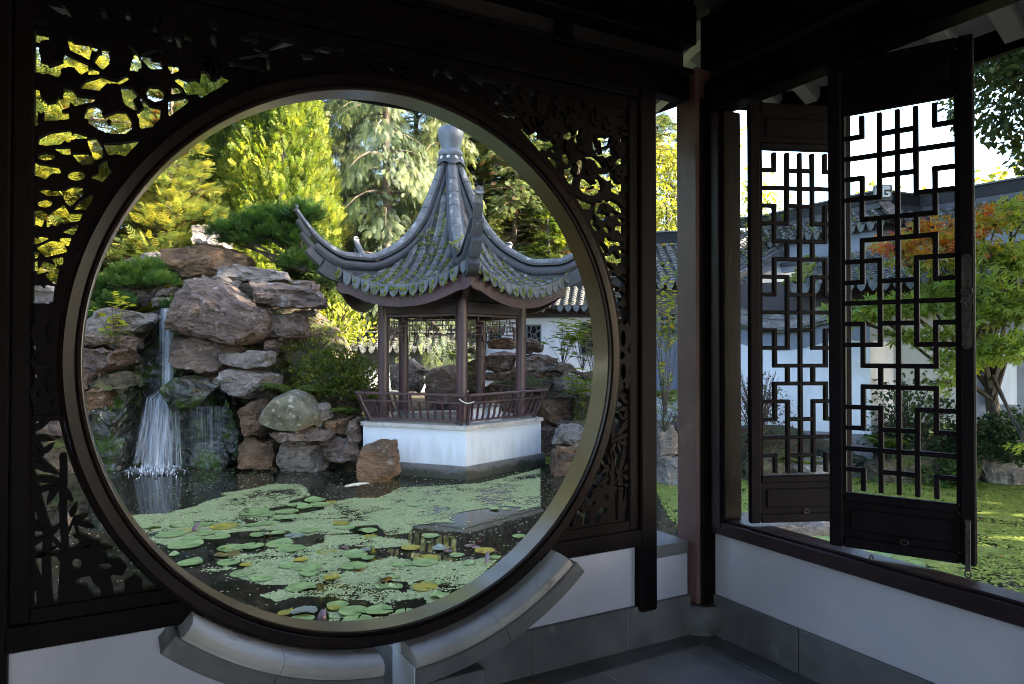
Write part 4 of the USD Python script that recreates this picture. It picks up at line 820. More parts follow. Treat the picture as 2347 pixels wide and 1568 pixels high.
L = [(C4([(1200,735),(1500,760),(1600,830),(1500,870),(1530,940),(1500,1010),(1300,985),(1205,940)]), 13.6, 'rock', 1.2), (C4([(1500,870),(1700,838),(1870,860),(1865,935),(1700,965),(1560,935)]), 13.4, 'rock_grey', 1.1),
 (C4([(1490,1040),(1560,955),(1700,985),(1885,1010),(1880,1120),(1700,1155),(1540,1115)]), 13.4, 'rock_grey', 1.1), (C4([(1620,1190),(1800,1165),(1825,1250),(1780,1400),(1650,1415)]), 13.0, 'rock_rust', .8),
 (C4([(2105,1200),(2190,1185),(2220,1290),(2150,1355),(2105,1330)]), 12.75, 'rock_grey', .6), (C4([(1830,1370),(2090,1348),(2310,1360),(2250,1430),(1900,1445)]), 12.5, 'rock', .9),
 (C4([(1890,1470),(2050,1430),(2180,1490),(2205,1640),(1895,1650)]), 12.75, 'rock_grey', .8), (C4([(2120,1440),(2370,1420),(2390,1630),(2200,1640),(2190,1500)]), 12.8, 'rock', .8),
 (C4([(2195,1300),(2370,1278),(2400,1425),(2210,1405)]), 12.9, 'rock_rust', .7), (C4([(1650,1420),(1880,1450),(1900,1640),(1640,1620)]), 13.0, 'rock_rust', .9), (C4([(2340,1290),(2420,1300),(2440,1640),(2350,1640)]), 12.8, 'rock', .7),
 (C4([(600,640),(760,560),(1000,595),(1045,655),(950,715),(700,725),(590,705)]), 13.6, 'rock_grey', 1.3), (C4([(560,740),(750,715),(905,755),(890,830),(650,825),(560,805)]), 13.3, 'rock', 1.2),
 (C4([(560,830),(885,845),(860,925),(640,995),(560,965)]), 13.2, 'rock', 1.2), (C4([(645,1060),(800,980),(900,1025),(915,1085),(700,1110)]), 13.0, 'rock_moss', 1.0), (C4([(585,1115),(800,1095),(820,1185),(700,1265),(610,1240)]), 13.0, 'rock_rust', 1.0),
 (C4([(560,960),(650,980),(640,1110),(575,1100)]), 12.9, 'rock', 1.0), (C4([(640,1270),(800,1195),(885,1100),(860,1400),(700,1510),(635,1400)]), 13.1, 'rock_wet', 1.0), (C4([(660,1420),(900,1380),(890,1640),(700,1640)]), 13.0, 'rock_wet', 1.0),
 (C4([(860,455),(1060,430),(1065,525),(900,530)]), 14.5, 'rock', .9), (C4([(1060,440),(1235,428),(1245,485),(1150,495),(1060,495)]), 14.6, 'rock_grey', .9), (C4([(1035,492),(1165,485),(1155,560),(1045,560)]), 14.3, 'rock_grey', .8),
 (C4([(1400,570),(1840,540),(1840,860),(1500,870)]), 14.6, 'rock_moss', 1.0), (C4([(1780,770),(1860,770),(1870,860),(1780,850)]), 14.0, 'rock', .6), (C4([(1990,520),(2065,515),(2070,575),(1985,575)]), 13.9, 'rock_rust', .5), (C4([(1960,575),(2110,570),(2100,620),(1965,610)]), 14.3, 'rock_grey', .7),
 (C4([(1960,375),(2110,380),(2115,445),(1960,420)]), 14.4, 'rock', .8), (C4([(870,720),(1250,690),(1260,1600),(850,1600)]), 14.5, 'rock_wet', .8), (C4([(1180,1130),(1680,1080),(1680,1650),(1170,1650)]), 14.0, 'rock_wet', .8),
 (C4([(1250,1470),(1480,1410),(1570,1540),(1560,1650),(1270,1650)]), 13.2, 'rock_wet', .8), (C4([(1460,1200),(1520,1180),(1620,1380),(1650,1640),(1520,1640)]), 13.3, 'rock_wet', .6), (C4([(860,1380),(1000,1440),(980,1650),(840,1650)]), 13.3, 'rock_wet', .7),
 (C4([(1240,1010),(1520,1010),(1500,1090),(1250,1060)]), 13.5, 'rock_rust', .9), (C4([(1700,1130),(1900,1110),(1920,1240),(1760,1230)]), 13.5, 'rock_moss', .8), (C4([(1870,870),(2080,850),(2250,900),(2200,1020),(1900,1010)]), 14.6, 'rock_moss', 1.0), (C4([(2050,1000),(2300,980),(2420,1100),(2420,1300),(2150,1250)]), 14.0, 'rock_moss', 1.0),
 (C4([(180,640),(560,600),(600,760),(200,820)]), 13.6, 'rock_grey', 1.2), (C4([(150,800),(570,770),(580,960),(160,950)]), 13.2, 'rock', 1.2), (C4([(60,900),(580,950),(600,1180),(80,1180)]), 13.0, 'rock_rust', 1.2), (C4([(40,1170),(600,1150),(660,1400),(60,1400)]), 12.9, 'rock', 1.2), (C4([(20,1380),(650,1390),(680,1650),(40,1650)]), 12.8, 'rock_moss', 1.2),
 (C4([(180,400),(420,410),(560,560),(560,640),(160,640)]), 14.4, 'rock_grey', 1.2), (C4([(-250,480),(160,450),(150,800),(-250,850)]), 13.5, 'rock', 1.2), (C4([(-250,820),(140,800),(60,1180),(-250,1200)]), 13.2, 'rock_rust', 1.2), (C4([(-250,1180),(60,1170),(40,1650),(-250,1650)]), 12.9, 'rock_wet', 1.2),
 (C4([(560,420),(860,440),(900,560),(620,640)]), 14.8, 'rock_moss', 1.0)]
for P, zc, mt, th_ in L: stone(rk_, P, zc, mt, th_, res=.085, grow=1.14)
# the packed core of the rockery, so that no daylight shows between stones
def core(u, v):
    xc = -12 + 9.3 * u; top = np.interp(xc, [-12, -9.5, -8, -6.6, -5, -3.9, -3.2, -2.7], [1.4, 1.9, 2.1, 3.2, 2.9, 2.0, .6, -.2])
    zz = -.9 + (top + .9) * np.sin(np.pi * np.clip(v * 1.15, 0, 1)) ** .6
    zd = 14.9 + 3.0 * v + .3 * (fbm(np.stack([xc, v * 4, 0 * v], -1), 3) - .5)
    return xc[..., None] * Rv + zd[..., None] * Fv + zz[..., None] * np.array([0, 0, 1.])
part(rk_, 'packed_core', grid(core, 60, 30), M['rock_moss'], smooth=False)

# behind and right of the pavilion
boulder(R4([(425,270),(480,240),(600,218),(690,240),(700,350),(560,355),(440,350)]), 16.4, 'rock_rust', 'rusty capping rock on the low rockery behind the pavilion', .9, 31)
boulder(R4([(750,232),(880,240),(950,290),(940,362),(800,375),(750,335)]), 16.2, 'rock', 'purple capping rock right of the rusty one, beside the white hall', .9, 32)
boulder(R4([(1080,1010),(1200,998),(1320,1030),(1310,1130),(1260,1210),(1080,1175),(1035,1160)]), 12.9, 'rock_grey', 'layered grey rock topping the stack beside the pavilion base', .9, 33, amp=.09)
boulder(R4([(1050,1180),(1250,1195),(1340,1260),(1230,1560),(1000,1500),(1010,1320)]), 12.55, 'rock_rust', 'rust streaked rock in the water carrying the layered grey one', .9, 34, strata=.5)
boulder([(893,838),(940,818),(982,850),(962,905),(900,900)], 16.4, 'rock_grey', 'pale standing stone seen through the pavilion', .7, 35)
boulder([(972,848),(1053,838),(1060,985),(982,985)], 15.9, 'rock', 'dark square rock seen through the pavilion left of the front column', .9, 36)
r2k = thing('rockery', 'low stepped rockery between the pavilion and the white hall', 'rockery')
for P, zc, mt, th_ in [(R4([(265,308),(342,300),(345,372),(265,360)]), 16.4, 'rock_moss', .6), (R4([(405,378),(600,362),(692,372),(692,535),(600,545),(415,505)]), 16.0, 'rock', 1.0), (R4([(765,385),(1060,378),(1095,460),(900,492),(870,535),(760,548)]), 15.8, 'rock', 1.0),
 (R4([(890,490),(1180,458),(1240,512),(1265,565),(1150,525),(950,505)]), 15.4, 'rock_grey', .8), (R4([(908,515),(1000,512),(992,585),(918,585)]), 15.5, 'rock_rust', .5), (R4([(1000,518),(1145,525),(1145,570),(1005,575)]), 15.5, 'rock', .5), (R4([(415,538),(700,535),(700,605),(415,605)]), 15.8, 'rock', .7),
 (R4([(255,430),(420,420),(420,700),(255,700)]), 15.9, 'rock_moss', .7), (R4([(760,600),(900,575),(1070,565),(1010,700),(790,690)]), 15.3, 'rock_moss', .9), (R4([(1035,640),(1120,555),(1260,568),(1400,610),(1400,760),(1250,725),(1090,715)]), 14.8, 'rock_grey', 1.2),
 (R4([(925,795),(1275,765),(1260,885),(1180,985),(1000,1010),(920,1005)]), 15.0, 'rock_rust', .9), (R4([(900,1030),(1050,1025),(1105,1100),(1050,1260),(900,1260)]), 14.6, 'rock', .8), (R4([(260,690),(700,600),(930,700),(930,1250),(260,1100)]), 16.0, 'rock_moss', .8),
 (R4([(1255,760),(1500,700),(1540,900),(1400,1010),(1200,990)]), 14.6, 'rock_moss', .8), (R4([(1250,540),(1420,530),(1480,640),(1400,640),(1280,580)]), 15.0, 'rock', .7), (R4([(1200,980),(1420,960),(1480,1200),(1320,1300),(1300,1100)]), 13.6, 'rock_moss', .8), (R4([(1060,990),(1200,960),(1200,1030),(1060,1100)]), 14.2, 'rock', .6)]:
    stone(r2k, P, zc, mt, th_, res=.09, grow=1.16)
def core2(u, v):
    xc = -.7 + 4.2 * u; top = np.interp(xc, [-.7, 0, .6, 1.6, 2.4, 3.5], [.6, 1.15, 1.2, .9, .4, .1]); zz = -.9 + (top + .9) * np.sin(np.pi * np.clip(v * 1.15, 0, 1)) ** .6; zd = 16.3 - .5 * u + 2.2 * v
    return xc[..., None] * Rv + zd[..., None] * Fv + zz[..., None] * np.array([0, 0, 1.])
part(r2k, 'packed_core', grid(core2, 30, 20), M['rock_moss'])
# bank stones seen between gate and column, and along the right bank
r3k = thing('rock_bank', 'pale rocks on the bank seen in the narrow gap left of the corner column', 'rocks')
for P, zc, mt in [([(1500,958),(1530,962),(1556,1015),(1545,1050),(1500,1052)], 11.9, 'rock_grey'), ([(1500,1050),(1560,1042),(1600,1060),(1590,1165),(1496,1165)], 11.6, 'rock_grey'), ([(1540,955),(1600,950),(1640,1040),(1560,1050)], 12.2, 'rock_grey'), ([(1590,1060),(1690,1050),(1720,1110),(1600,1130)], 12.2, 'rock_moss'), ([(1430,1000),(1500,960),(1500,1150),(1420,1150)], 12.3, 'rock')]:
    stone(r3k, P, zc, mt, .9)
r4k = thing('rock_bank', 'mossy dark rocks edging the green pond under the red maple', 'rocks')
for P, zc, mt in [([(1690,1045),(1780,1030),(1810,1080),(1790,1115),(1690,1115)], 11.9, 'rock_moss'), ([(1790,1060),(1890,1050),(1900,1115),(1790,1118)], 11.7, 'rock_grey'), ([(1990,1045),(2060,1020),(2150,1035),(2160,1115),(2000,1120)], 11.7, 'rock_moss'), ([(2120,1030),(2240,1010),(2260,1115),(2130,1120)], 11.8, 'rock_moss'),
  ([(2240,1040),(2330,1020),(2420,1040),(2420,1120),(2250,1125)], 11.6, 'rock_grey'), ([(2060,1000),(2230,980),(2260,1040),(2080,1050)], 12.2, 'rock_moss'), ([(2380,1010),(2600,990),(2620,1130),(2390,1125)], 11.4, 'rock_moss'), ([(1880,1030),(2010,1040),(2010,1110),(1880,1110)], 12.3, 'rock_wet')]:
    stone(r4k, P, zc, mt, .8)
ss_ = thing('stepping_stone', 'flat mossy stone at the waters edge seen under the farther shutter', 'stone')
v_ = px(1775, 1188, 9.0)
part(ss_, 'rock', rockmesh([(1690,1188),(1860,1180),(1910,1200),(1880,1222),(1700,1225)], 8.6, .9, 77, res=.08, amp=.03, chips=4), M['rock_grey'])
ps = single('pier_stone', box((1.62, 3.0, .2), (1.85, 3.43, .5045), .006), M['slate'], 'grey stone block end outside the lower right of the round opening', 'stone block') if False else None

# ================================================================ WATERFALL
wfm = usdkit.material(stage, '/World/Looks/falling_water', {'p': ('principled_bsdf', {'base_color': (.72, .78, .86), 'roughness': .4}), 't': ('transparent_bsdf', {}), 'm': ('mix_closure', {}), 'a': ('attribute', {'attribute': 'tint'}), 'tr': ('translucent_bsdf', {'color': (.7, .77, .86)}), 'm2': ('mix_closure', {'fac': .45}),
    'fu': ('attribute', {'attribute': 'fu'}), 'fv': ('attribute', {'attribute': 'fv'}), 'c': ('combine_xyz', {}), 'n': ('noise_texture', {'scale': 1.0, 'detail': 6, 'roughness': .65, 'distortion': .7}), 'r': ('rgb_ramp', {'ramp': [(.42, (0, 0, 0)), (.70, (1, 1, 1))]}), 'x': ('math', {'math_type': 'multiply', 'use_clamp': True})},
    [('p.BSDF', 'm2.closure1'), ('tr.BSDF', 'm2.closure2'), ('t.BSDF', 'm.closure1'), ('m2.closure', 'm.closure2'), ('fu.fac', 'c.x'), ('fv.fac', 'c.y'), ('c.vector', 'n.vector'), ('n.fac', 'r.fac'), ('r.color', 'x.value1'), ('a.fac', 'x.value2'), ('x.value', 'm.fac')], surface='m.closure')
wf = thing('waterfall', 'white waterfall dropping from the rockery and fanning out into the dark pond', 'waterfall')
rw_ = np.random.RandomState(8)
def sheet(name, xl, xr, ys, zcs, nu, fu_s, fv_s, dens, seed, bulge=.12, kind=None):
    """A veil of water between a left and a right edge (display x at each height), thinning towards its edges."""
    ys = np.asarray(ys, float); nv = 40; t = np.linspace(0, 1, nv); k = np.linspace(0, 1, len(ys)); Y = np.interp(t, k, ys); XL = np.interp(t, k, xl); XR = np.interp(t, k, xr); ZC = np.interp(t, k, zcs); D = np.interp(t, k, dens)
    v, tn, fu, fv = [], [], [], []
    for i in range(nu):
        u = i / (nu - 1)
        for j in range(nv):
            wob = 3.0 * t[j] * math.sin(u * 21 + seed) 
            v.append(px(XL[j] + (XR[j] - XL[j]) * u + wob, Y[j] + 6 * t[j] * math.sin(u * 13 + seed), ZC[j] - bulge * math.sin(math.pi * u) + .05 * math.sin(u * 17 + seed))); tn.append(D[j] * (np.clip(4.2 * u * (1 - u), 0, 1) ** .8)); fu.append(u * fu_s + seed * 7); fv.append(t[j] * fv_s + seed * 3)
    i, j = np.meshgrid(np.arange(nu - 1), np.arange(nv - 1), indexing='ij'); q = np.stack([i * nv + j, (i + 1) * nv + j, (i + 1) * nv + j + 1, i * nv + j + 1], -1).reshape(-1, 4)
    m = part(wf, name, (np.array(v), np.vstack([q[:, [0, 1, 2]], q[:, [0, 2, 3]]])), wfm, smooth=True, tint=np.array(tn)); pv_ = UsdGeom.PrimvarsAPI(m)
    for n_, a_ in (('fu', fu), ('fv', fv)): pv_.CreatePrimvar(n_, Sdf.ValueTypeNames.FloatArray, 'vertex').Set(Vt.FloatArray.FromNumpy(np.asarray(a_, np.float32)))
sheet('upper_fall', [365, 366, 369, 371], [402, 400, 396, 394], [706, 720, 800, 915], [13.95, 13.6, 13.35, 13.2], 26, 13, 1.6, [.9, .8, .6, .5], 1)
sheet('upper_fall', [360, 362, 364, 360], [406, 404, 402, 400], [707, 722, 800, 910], [14.0, 13.7, 13.45, 13.3], 22, 10, 1.4, [.3, .35, .35, .3], 9)
sheet('upper_fall', [368, 370, 372, 372], [398, 395, 392, 391], [708, 725, 800, 905], [13.9, 13.5, 13.25, 13.1], 20, 9, 1.2, [.5, .6, .5, .3], 2)
sheet('lower_fall', [372, 330, 322, 304], [394, 402, 408, 416], [888, 914, 975, 1066], [13.2, 13.0, 12.9, 12.8], 34, 22, 2.2, [.4, .95, .95, .7], 3)
sheet('lower_fall', [374, 340, 316, 300], [390, 398, 404, 408], [896, 924, 990, 1068], [13.1, 12.9, 12.75, 12.65], 34, 15, 1.8, [.3, .5, .55, .65], 4)
sheet('lower_fall', [366, 352, 345, 338], [392, 396, 392, 388], [900, 945, 1005, 1070], [13.0, 12.85, 12.7, 12.6], 26, 10, 1.5, [.3, .9, 1, 1], 5)
sheet('side_fall', [398, 400, 402, 403], [412, 413, 416, 421], [925, 965, 1010, 1068], [12.9, 12.75, 12.7, 12.65], 12, 7, 1.6, [.4, .6, .65, .7], 6)
sheet('drip_veil', [432, 434, 436, 436], [520, 518, 516, 514], [c4(0, 1215)[1], 985, 1020, 1062], [12.62, 12.6, 12.6, 12.6], 40, 46, 1.2, [.22, .20, .16, .12], 7, bulge=.03)
wm, wt = MB(), []
for i in range(260):                                                   # spray and splash where it strikes the pond
    f0 = 352 + rw_.normal() * 40; p = gp(f0, 1066 + abs(rw_.normal()) * 11, WATER + .003); hh = abs(rw_.normal()) * .05 * math.exp(-((f0 - 350) / 60) ** 2); l = rw_.uniform(.004, .016); w = rw_.uniform(.002, .005); s = Rv * l
    v = np.array([p - s, p + [0, 0, .004 + hh], p + s, p + Fv * w * 2 + [0, 0, .002]]); wm.add((v, np.array([[0, 2, 1], [0, 3, 2]]))); 
def foam(u, v):
    p0, p1 = gp(262, 1100, WATER + .006), gp(450, 1100, WATER + .006); a_, b_ = gp(330, 1062, WATER + .006), None; q = cw(0, 0) + p0 * 0
    xx = (250 + 200 * u - 1173.5) / 1630; zz = 12.0 + 1.3 * v; r_ = xx[..., None] * zz[..., None] * Rv + zz[..., None] * Fv; r_[..., 2] = WATER + .007; return r_
fu_, fv_ = np.meshgrid(np.linspace(0, 1, 30), np.linspace(0, 1, 20), indexing='ij')
fm = part(wf, 'foam', grid(foam, 30, 20), wfm, tint=(np.clip(1.25 * np.exp(-((fu_ - .5) / .26) ** 2 - ((fv_ - .62) / .32) ** 2) - .12, 0, 1)).ravel())
for n_, a_ in (('fu', fu_ * 26), ('fv', fv_ * 12 + 50)): UsdGeom.PrimvarsAPI(fm).CreatePrimvar(n_, Sdf.ValueTypeNames.FloatArray, 'vertex').Set(Vt.FloatArray.FromNumpy(a_.ravel().astype(np.float32)))
foamm = mat('splash_foam', (.6, .66, .74), (.75, .8, .85), 20, .5)
part(wf, 'splash', wm.get(), foamm, kind='stuff')
# ================================================================ PLANTS
def spray_template(pairs=5, ll=.42, w=.055, curl=.12, ang=42, tip=True):
    """A flat conifer frond along +x, unit length: narrow leaflets either side of a stem."""
    v, f = [], []
    for i in range(pairs):
        x = .08 + .86 * i / pairs; l = ll * (1 - .65 * i / pairs)
        for s in (-1, 1):
            a = math.radians(ang - 10 * i / pairs); d = np.array([math.cos(a), s * math.sin(a), -curl]); p = np.array([x, 0, 0]); n = np.array([-d[1], d[0], .0]); n /= np.linalg.norm(n)
            k = len(v); v += [p - n * w * .6, p + d * l * .55 + n * w, p + d * l, p + d * l * .5 - n * w]; f += [(k, k + 2, k + 1), (k, k + 3, k + 2)]
    k = len(v); v += [(0, -w * .5, 0), (0, w * .5, 0), (1, 0, -curl * .4)]; f += [(k, k + 2, k + 1)]
    return np.array(v, float), np.array(f)
def leaf_template(w=.35): return np.array([(0, 0, 0), (.5, w, .06), (1, 0, -.05), (.5, -w, .06)], float), np.array([(0, 2, 1), (0, 3, 2)])
def star_template(n=5):
    """A maple leaf: pointed lobes round a stalk at the origin, pointing along +x."""
    v, f = [(0, 0, 0)], []
    for i, (a, l) in enumerate(((-105, .55), (-55, .85), (0, 1.0), (55, .85), (105, .55))):
        a = math.radians(a); 
        for da, r in ((-.32, .46), (0, 1.0), (.32, .46)): v.append((l * r * math.cos(a + da) + .12, l * r * math.sin(a + da), -.10 * r * r))
        k = 1 + 3 * i; f += [(0, k, k + 1), (0, k + 1, k + 2)]
    return np.array(v, float), np.array(f)
def place(tmpl, P, X, U, Sz):
    """Copies of a template at the points P, along X, face towards U, scaled by Sz -> (vertices, faces)."""
    tv, tf = tmpl; X = X / (np.linalg.norm(X, axis=1, keepdims=True) + 1e-9); Y = np.cross(U, X); Y /= np.linalg.norm(Y, axis=1, keepdims=True) + 1e-9; Z = np.cross(X, Y)
    v = P[:, None] + Sz[:, None, None] * (tv[None, :, 0:1] * X[:, None] + tv[None, :, 1:2] * Y[:, None] + tv[None, :, 2:3] * Z[:, None])
    f = tf[None] + (np.arange(len(P)) * len(tv))[:, None, None]
    return v.reshape(-1, 3), f.reshape(-1, 3)
def foliage(parent, tmpl, P, X, U, Sz, tint, mat_, name='crown'):
    v, f = place(tmpl, P, X, U, Sz); return part(parent, name, (v, f), mat_, tint=np.repeat(np.clip(tint, 0, 1), len(tmpl[0])))
CONIF, FINE, SOFT = spray_template(4, .46, .05), spray_template(4, .5, .04, .25, 35), spray_template(3, .5, .07, .1, 34)
LEAF, WIDE, STAR, BLADE = leaf_template(.28), leaf_template(.42), star_template(), leaf_template(.09)
def branchtree(name, label, base, H, R, seed, lmat, bark, nbr=120, per=60, tmpl=CONIF, size=.34, droop=.25, rise=.25, hang=.0, z0=.08, p=.9, trunk_r=.16, group=None, patchy=0.0, shell=1.0, tintlo=0.0, updir=.3, cat='tree', phi=None):
    """A conifer built branch by branch: limbs that rise and droop, fronds along each limb."""
    r = np.random.RandomState(seed); t = thing(name, label, cat, group)
    base = np.asarray(base, float); tr = [base + np.array([.06 * math.sin(q * 5 + seed), .06 * math.cos(q * 4), q * H]) for q in np.linspace(0, 1, 9)]
    part(t, 'trunk', tube(tr, np.linspace(trunk_r, .015, 9), 8), bark, smooth=True)
    h = z0 + (1 - z0) * (np.arange(nbr) + r.rand(nbr)) / nbr; ph = r.rand(nbr) * 2 * np.pi if phi is None else phi + r.uniform(-1.9, 1.9, nbr)
    Ln = R * np.clip(1 - ((h - z0) / (1 - z0)) ** (1 / p), .04, 1) * r.uniform(.7, 1.15, nbr) * np.clip((h - z0) / .10 + .55, 0, 1)
    limbs = MB(); P, X, U, Sz, Tn = [], [], [], [], []
    for i in range(nbr):
        d = np.array([math.cos(ph[i]), math.sin(ph[i]), 0]); o_ = base + np.array([0, 0, h[i] * H]); L = Ln[i]
        tt = np.linspace(0, 1, 5); cv = o_ + d * (tt * L)[:, None] + np.array([0, 0, 1.0]) * (rise * tt * L - droop * tt ** 2 * L)[:, None]
        if L > .35: limbs.add(tube(cv, np.linspace(.012 + .016 * L, .004, 5), 4, cap=False))
        n = int(per * (.3 + .7 * L / R)); t_ = 1 - r.rand(n) ** 1.5 * (.85 * shell); side = r.normal(size=n) * .22 * L * (.35 + .65 * (1 - t_) + .15)
        q = o_ + d * (t_ * L)[:, None] + np.array([0, 0, 1.0]) * (rise * t_ * L - droop * t_ ** 2 * L)[:, None]; s_ = np.array([-d[1], d[0], 0]); q = q + s_ * side[:, None]
        q[:, 2] += r.normal(size=n) * .05 * L - hang * r.rand(n) * .25 * L
        slope = rise - 2 * droop * t_
        x = d * (1 - hang) + s_ * (side / (.25 * L + .05))[:, None] * .8 + np.array([0, 0, 1.0]) * ((slope + updir) * (1 - hang) - hang * 1.6)[:, None] + r.normal(size=(n, 3)) * .28
        u = np.array([0, 0, 1.0]) * (1 - hang) + d * hang + d * .25 + r.normal(size=(n, 3)) * .35
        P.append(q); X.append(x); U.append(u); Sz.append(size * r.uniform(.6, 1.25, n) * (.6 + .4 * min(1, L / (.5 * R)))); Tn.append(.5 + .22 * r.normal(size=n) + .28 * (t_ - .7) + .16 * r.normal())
    P = np.vstack(P); Tn = np.concatenate(Tn)
    if patchy: Tn = Tn + patchy * (fbm(P * .55 + seed, 3, seed) - .5) * 2
    if limbs.v: part(t, 'limbs', limbs.get(), bark, kind='stuff')
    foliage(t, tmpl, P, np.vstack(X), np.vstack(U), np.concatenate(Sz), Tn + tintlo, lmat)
    return t
def columntree(name, label, base, H, R, seed, lmat, bark, n=9000, size=.42, p=.6, lump=.35, tmpl=CONIF, group=None):
    """A dense upright conifer: plumes over a lumpy cone, turned up and outward."""
    r = np.random.RandomState(seed); t = thing(name, label, 'tree', group); base = np.asarray(base, float)
    part(t, 'trunk', tube([base, base + [0, 0, H * .5], base + [0, 0, H * .97]], [.2, .12, .02], 8), bark)
    h = r.rand(n) ** 1.15; ph = r.rand(n) * 2 * np.pi; rad = R * np.clip(1 - h ** (1 / p), .02, 1)
    q = np.stack([np.cos(ph) * 1.6, np.sin(ph) * 1.6, h * H * .55], -1)
    lm = fbm(q * 1.5 + seed, 3, seed); depth = 1 - .38 * r.rand(n) ** 2
    rr_ = rad * (1 + lump * (lm - .5) * 2) * depth
    P = base + np.stack([np.cos(ph) * rr_, np.sin(ph) * rr_, h * H + .1], -1)
    d = np.stack([np.cos(ph), np.sin(ph), np.zeros(n)], -1)
    X = d * .75 + np.array([0, 0, .85]) + r.normal(size=(n, 3)) * .38; U = d + r.normal(size=(n, 3)) * .6
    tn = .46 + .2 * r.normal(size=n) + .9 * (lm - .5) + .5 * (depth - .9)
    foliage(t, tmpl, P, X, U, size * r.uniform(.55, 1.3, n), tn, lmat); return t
def leaftree(name, label, base, H, blobs, seed, lmat, bark, n=6000, size=.14, tmpl=LEAF, group=None, trunk_r=.14, cat='tree', hollow=.5, hangx=-.3, tintf=None, limbs_from=.35):
    """A broadleaf: limbs to each clump, leaves through the clumps' volume. blobs: (x, y, z, radius x/y, radius z) from the base."""
    r = np.random.RandomState(seed); t = thing(name, label, cat, group); base = np.asarray(base, float); lb = MB()
    B = np.array(blobs, float); top = base + np.array([B[:, 0].mean() * .4, B[:, 1].mean() * .4, H * .75])
    part(t, 'trunk', tube([base, base + (top - base) * .4 + [.06, .05, 0], top], [trunk_r, trunk_r * .7, trunk_r * .25], 8), bark, smooth=True)
    P, X, U, Tn = [], [], [], []; wts = B[:, 3] ** 2 * B[:, 4]; wts /= wts.sum()
    for b, w in zip(B, wts):
        c = base + b[:3]; st = base + (top - base) * r.uniform(limbs_from, .95); mid = (st + c) / 2 + r.normal(size=3) * .12 * b[3]
        lb.add(tube([st, mid, c], [trunk_r * .35, trunk_r * .2, .012], 5, cap=False))
        for _ in range(5):
            e = c + r.normal(size=3) * np.array([.5, .5, .4]) * b[[3, 3, 4]]; lb.add(tube([mid + (c - mid) * r.rand(), (c + e) / 2 + r.normal(size=3) * .06, e], [.016, .010, .005], 4, cap=False))
        k = max(8, int(n * w)); d = r.normal(size=(k, 3)); d /= np.linalg.norm(d, axis=1, keepdims=True); rad = (1 - hollow * r.rand(k) ** 1.6); rad *= 1 + .35 * (fbm(d * 2.2 + b[:3], 2, seed) - .5) * 2
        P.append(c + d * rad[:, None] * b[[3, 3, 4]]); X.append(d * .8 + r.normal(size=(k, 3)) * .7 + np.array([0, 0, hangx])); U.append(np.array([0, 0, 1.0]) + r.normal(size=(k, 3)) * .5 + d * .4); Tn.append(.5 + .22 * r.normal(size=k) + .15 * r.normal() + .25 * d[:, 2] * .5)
    P = np.vstack(P); Tn = np.concatenate(Tn)
    if tintf is not None: Tn = tintf(P, Tn, r)
    part(t, 'limbs', lb.get(), bark, kind='stuff'); foliage(t, tmpl, P, np.vstack(X), np.vstack(U), size * r.uniform(.6, 1.25, len(P)), Tn, lmat); return t

G = {}
G['bright'] = leafmat('bright_yellow_green_conifer', [(0, (.035, .065, .014)), (.45, (.11, .15, .022)), (1, (.30, .30, .045))], .45)
G['gold'] = leafmat('golden_green_conifer', [(0, (.12, .045, .015)), (.2, (.04, .06, .02)), (.55, (.10, .135, .035)), (1, (.27, .25, .045))], .4)
G['blue'] = leafmat('grey_green_cedar_needles', [(0, (.03, .05, .03)), (.5, (.065, .095, .045)), (1, (.165, .185, .06))], .3)
G['hem'] = leafmat('hemlock_needles', [(0, (.09, .04, .018)), (.18, (.035, .055, .018)), (.6, (.085, .115, .03)), (1, (.2, .2, .05))], .35)
G['darkc'] = leafmat('dark_conifer_needles', [(0, (.012, .025, .012)), (.6, (.035, .06, .022)), (1, (.10, .13, .04))], .25)
G['jun'] = leafmat('juniper_green', [(0, (.02, .045, .015)), (.5, (.05, .11, .025)), (1, (.15, .22, .04))], .25)
G['yel'] = leafmat('yellow_green_autumn_leaves', [(0, (.10, .12, .02)), (.5, (.22, .24, .035)), (1, (.38, .31, .05))], .5)
G['oak'] = leafmat('oak_leaves', [(0, (.025, .045, .015)), (.6, (.06, .085, .02)), (1, (.16, .15, .03))], .35)
G['shrub'] = leafmat('small_shrub_leaves', [(0, (.03, .055, .012)), (.6, (.10, .13, .02)), (1, (.26, .23, .04))], .4)
G['dkshrub'] = leafmat('dark_azalea_leaves', [(0, (.012, .028, .012)), (.7, (.035, .065, .022)), (1, (.08, .12, .035))], .25)
G['maple'] = leafmat('japanese_maple_leaves', [(0, (.30, .035, .025)), (.16, (.42, .12, .03)), (.3, (.36, .22, .04)), (.45, (.24, .26, .035)), (.75, (.14, .20, .035)), (1, (.20, .28, .05))], .45)
G['fern'] = leafmat('fern_fronds', [(0, (.05, .08, .015)), (.6, (.10, .15, .025)), (1, (.22, .22, .05))], .4)
G['bamboo'] = leafmat('bamboo_leaves', [(0, (.05, .09, .02)), (.6, (.14, .19, .035)), (1, (.32, .30, .06))], .4)
G['berry'] = leafmat('berry_bush', [(0, (.22, .02, .015)), (.22, (.16, .03, .02)), (.3, (.03, .045, .02)), (1, (.07, .09, .03))], .2)
G['weed'] = leafmat('pale_yellow_leaves', [(0, (.2, .26, .03)), (.6, (.34, .36, .05)), (1, (.5, .40, .04))], .45)

def cpt(x, zc, z=0.1): return cw((x - 1173.5) / 1630 * zc, zc, z)
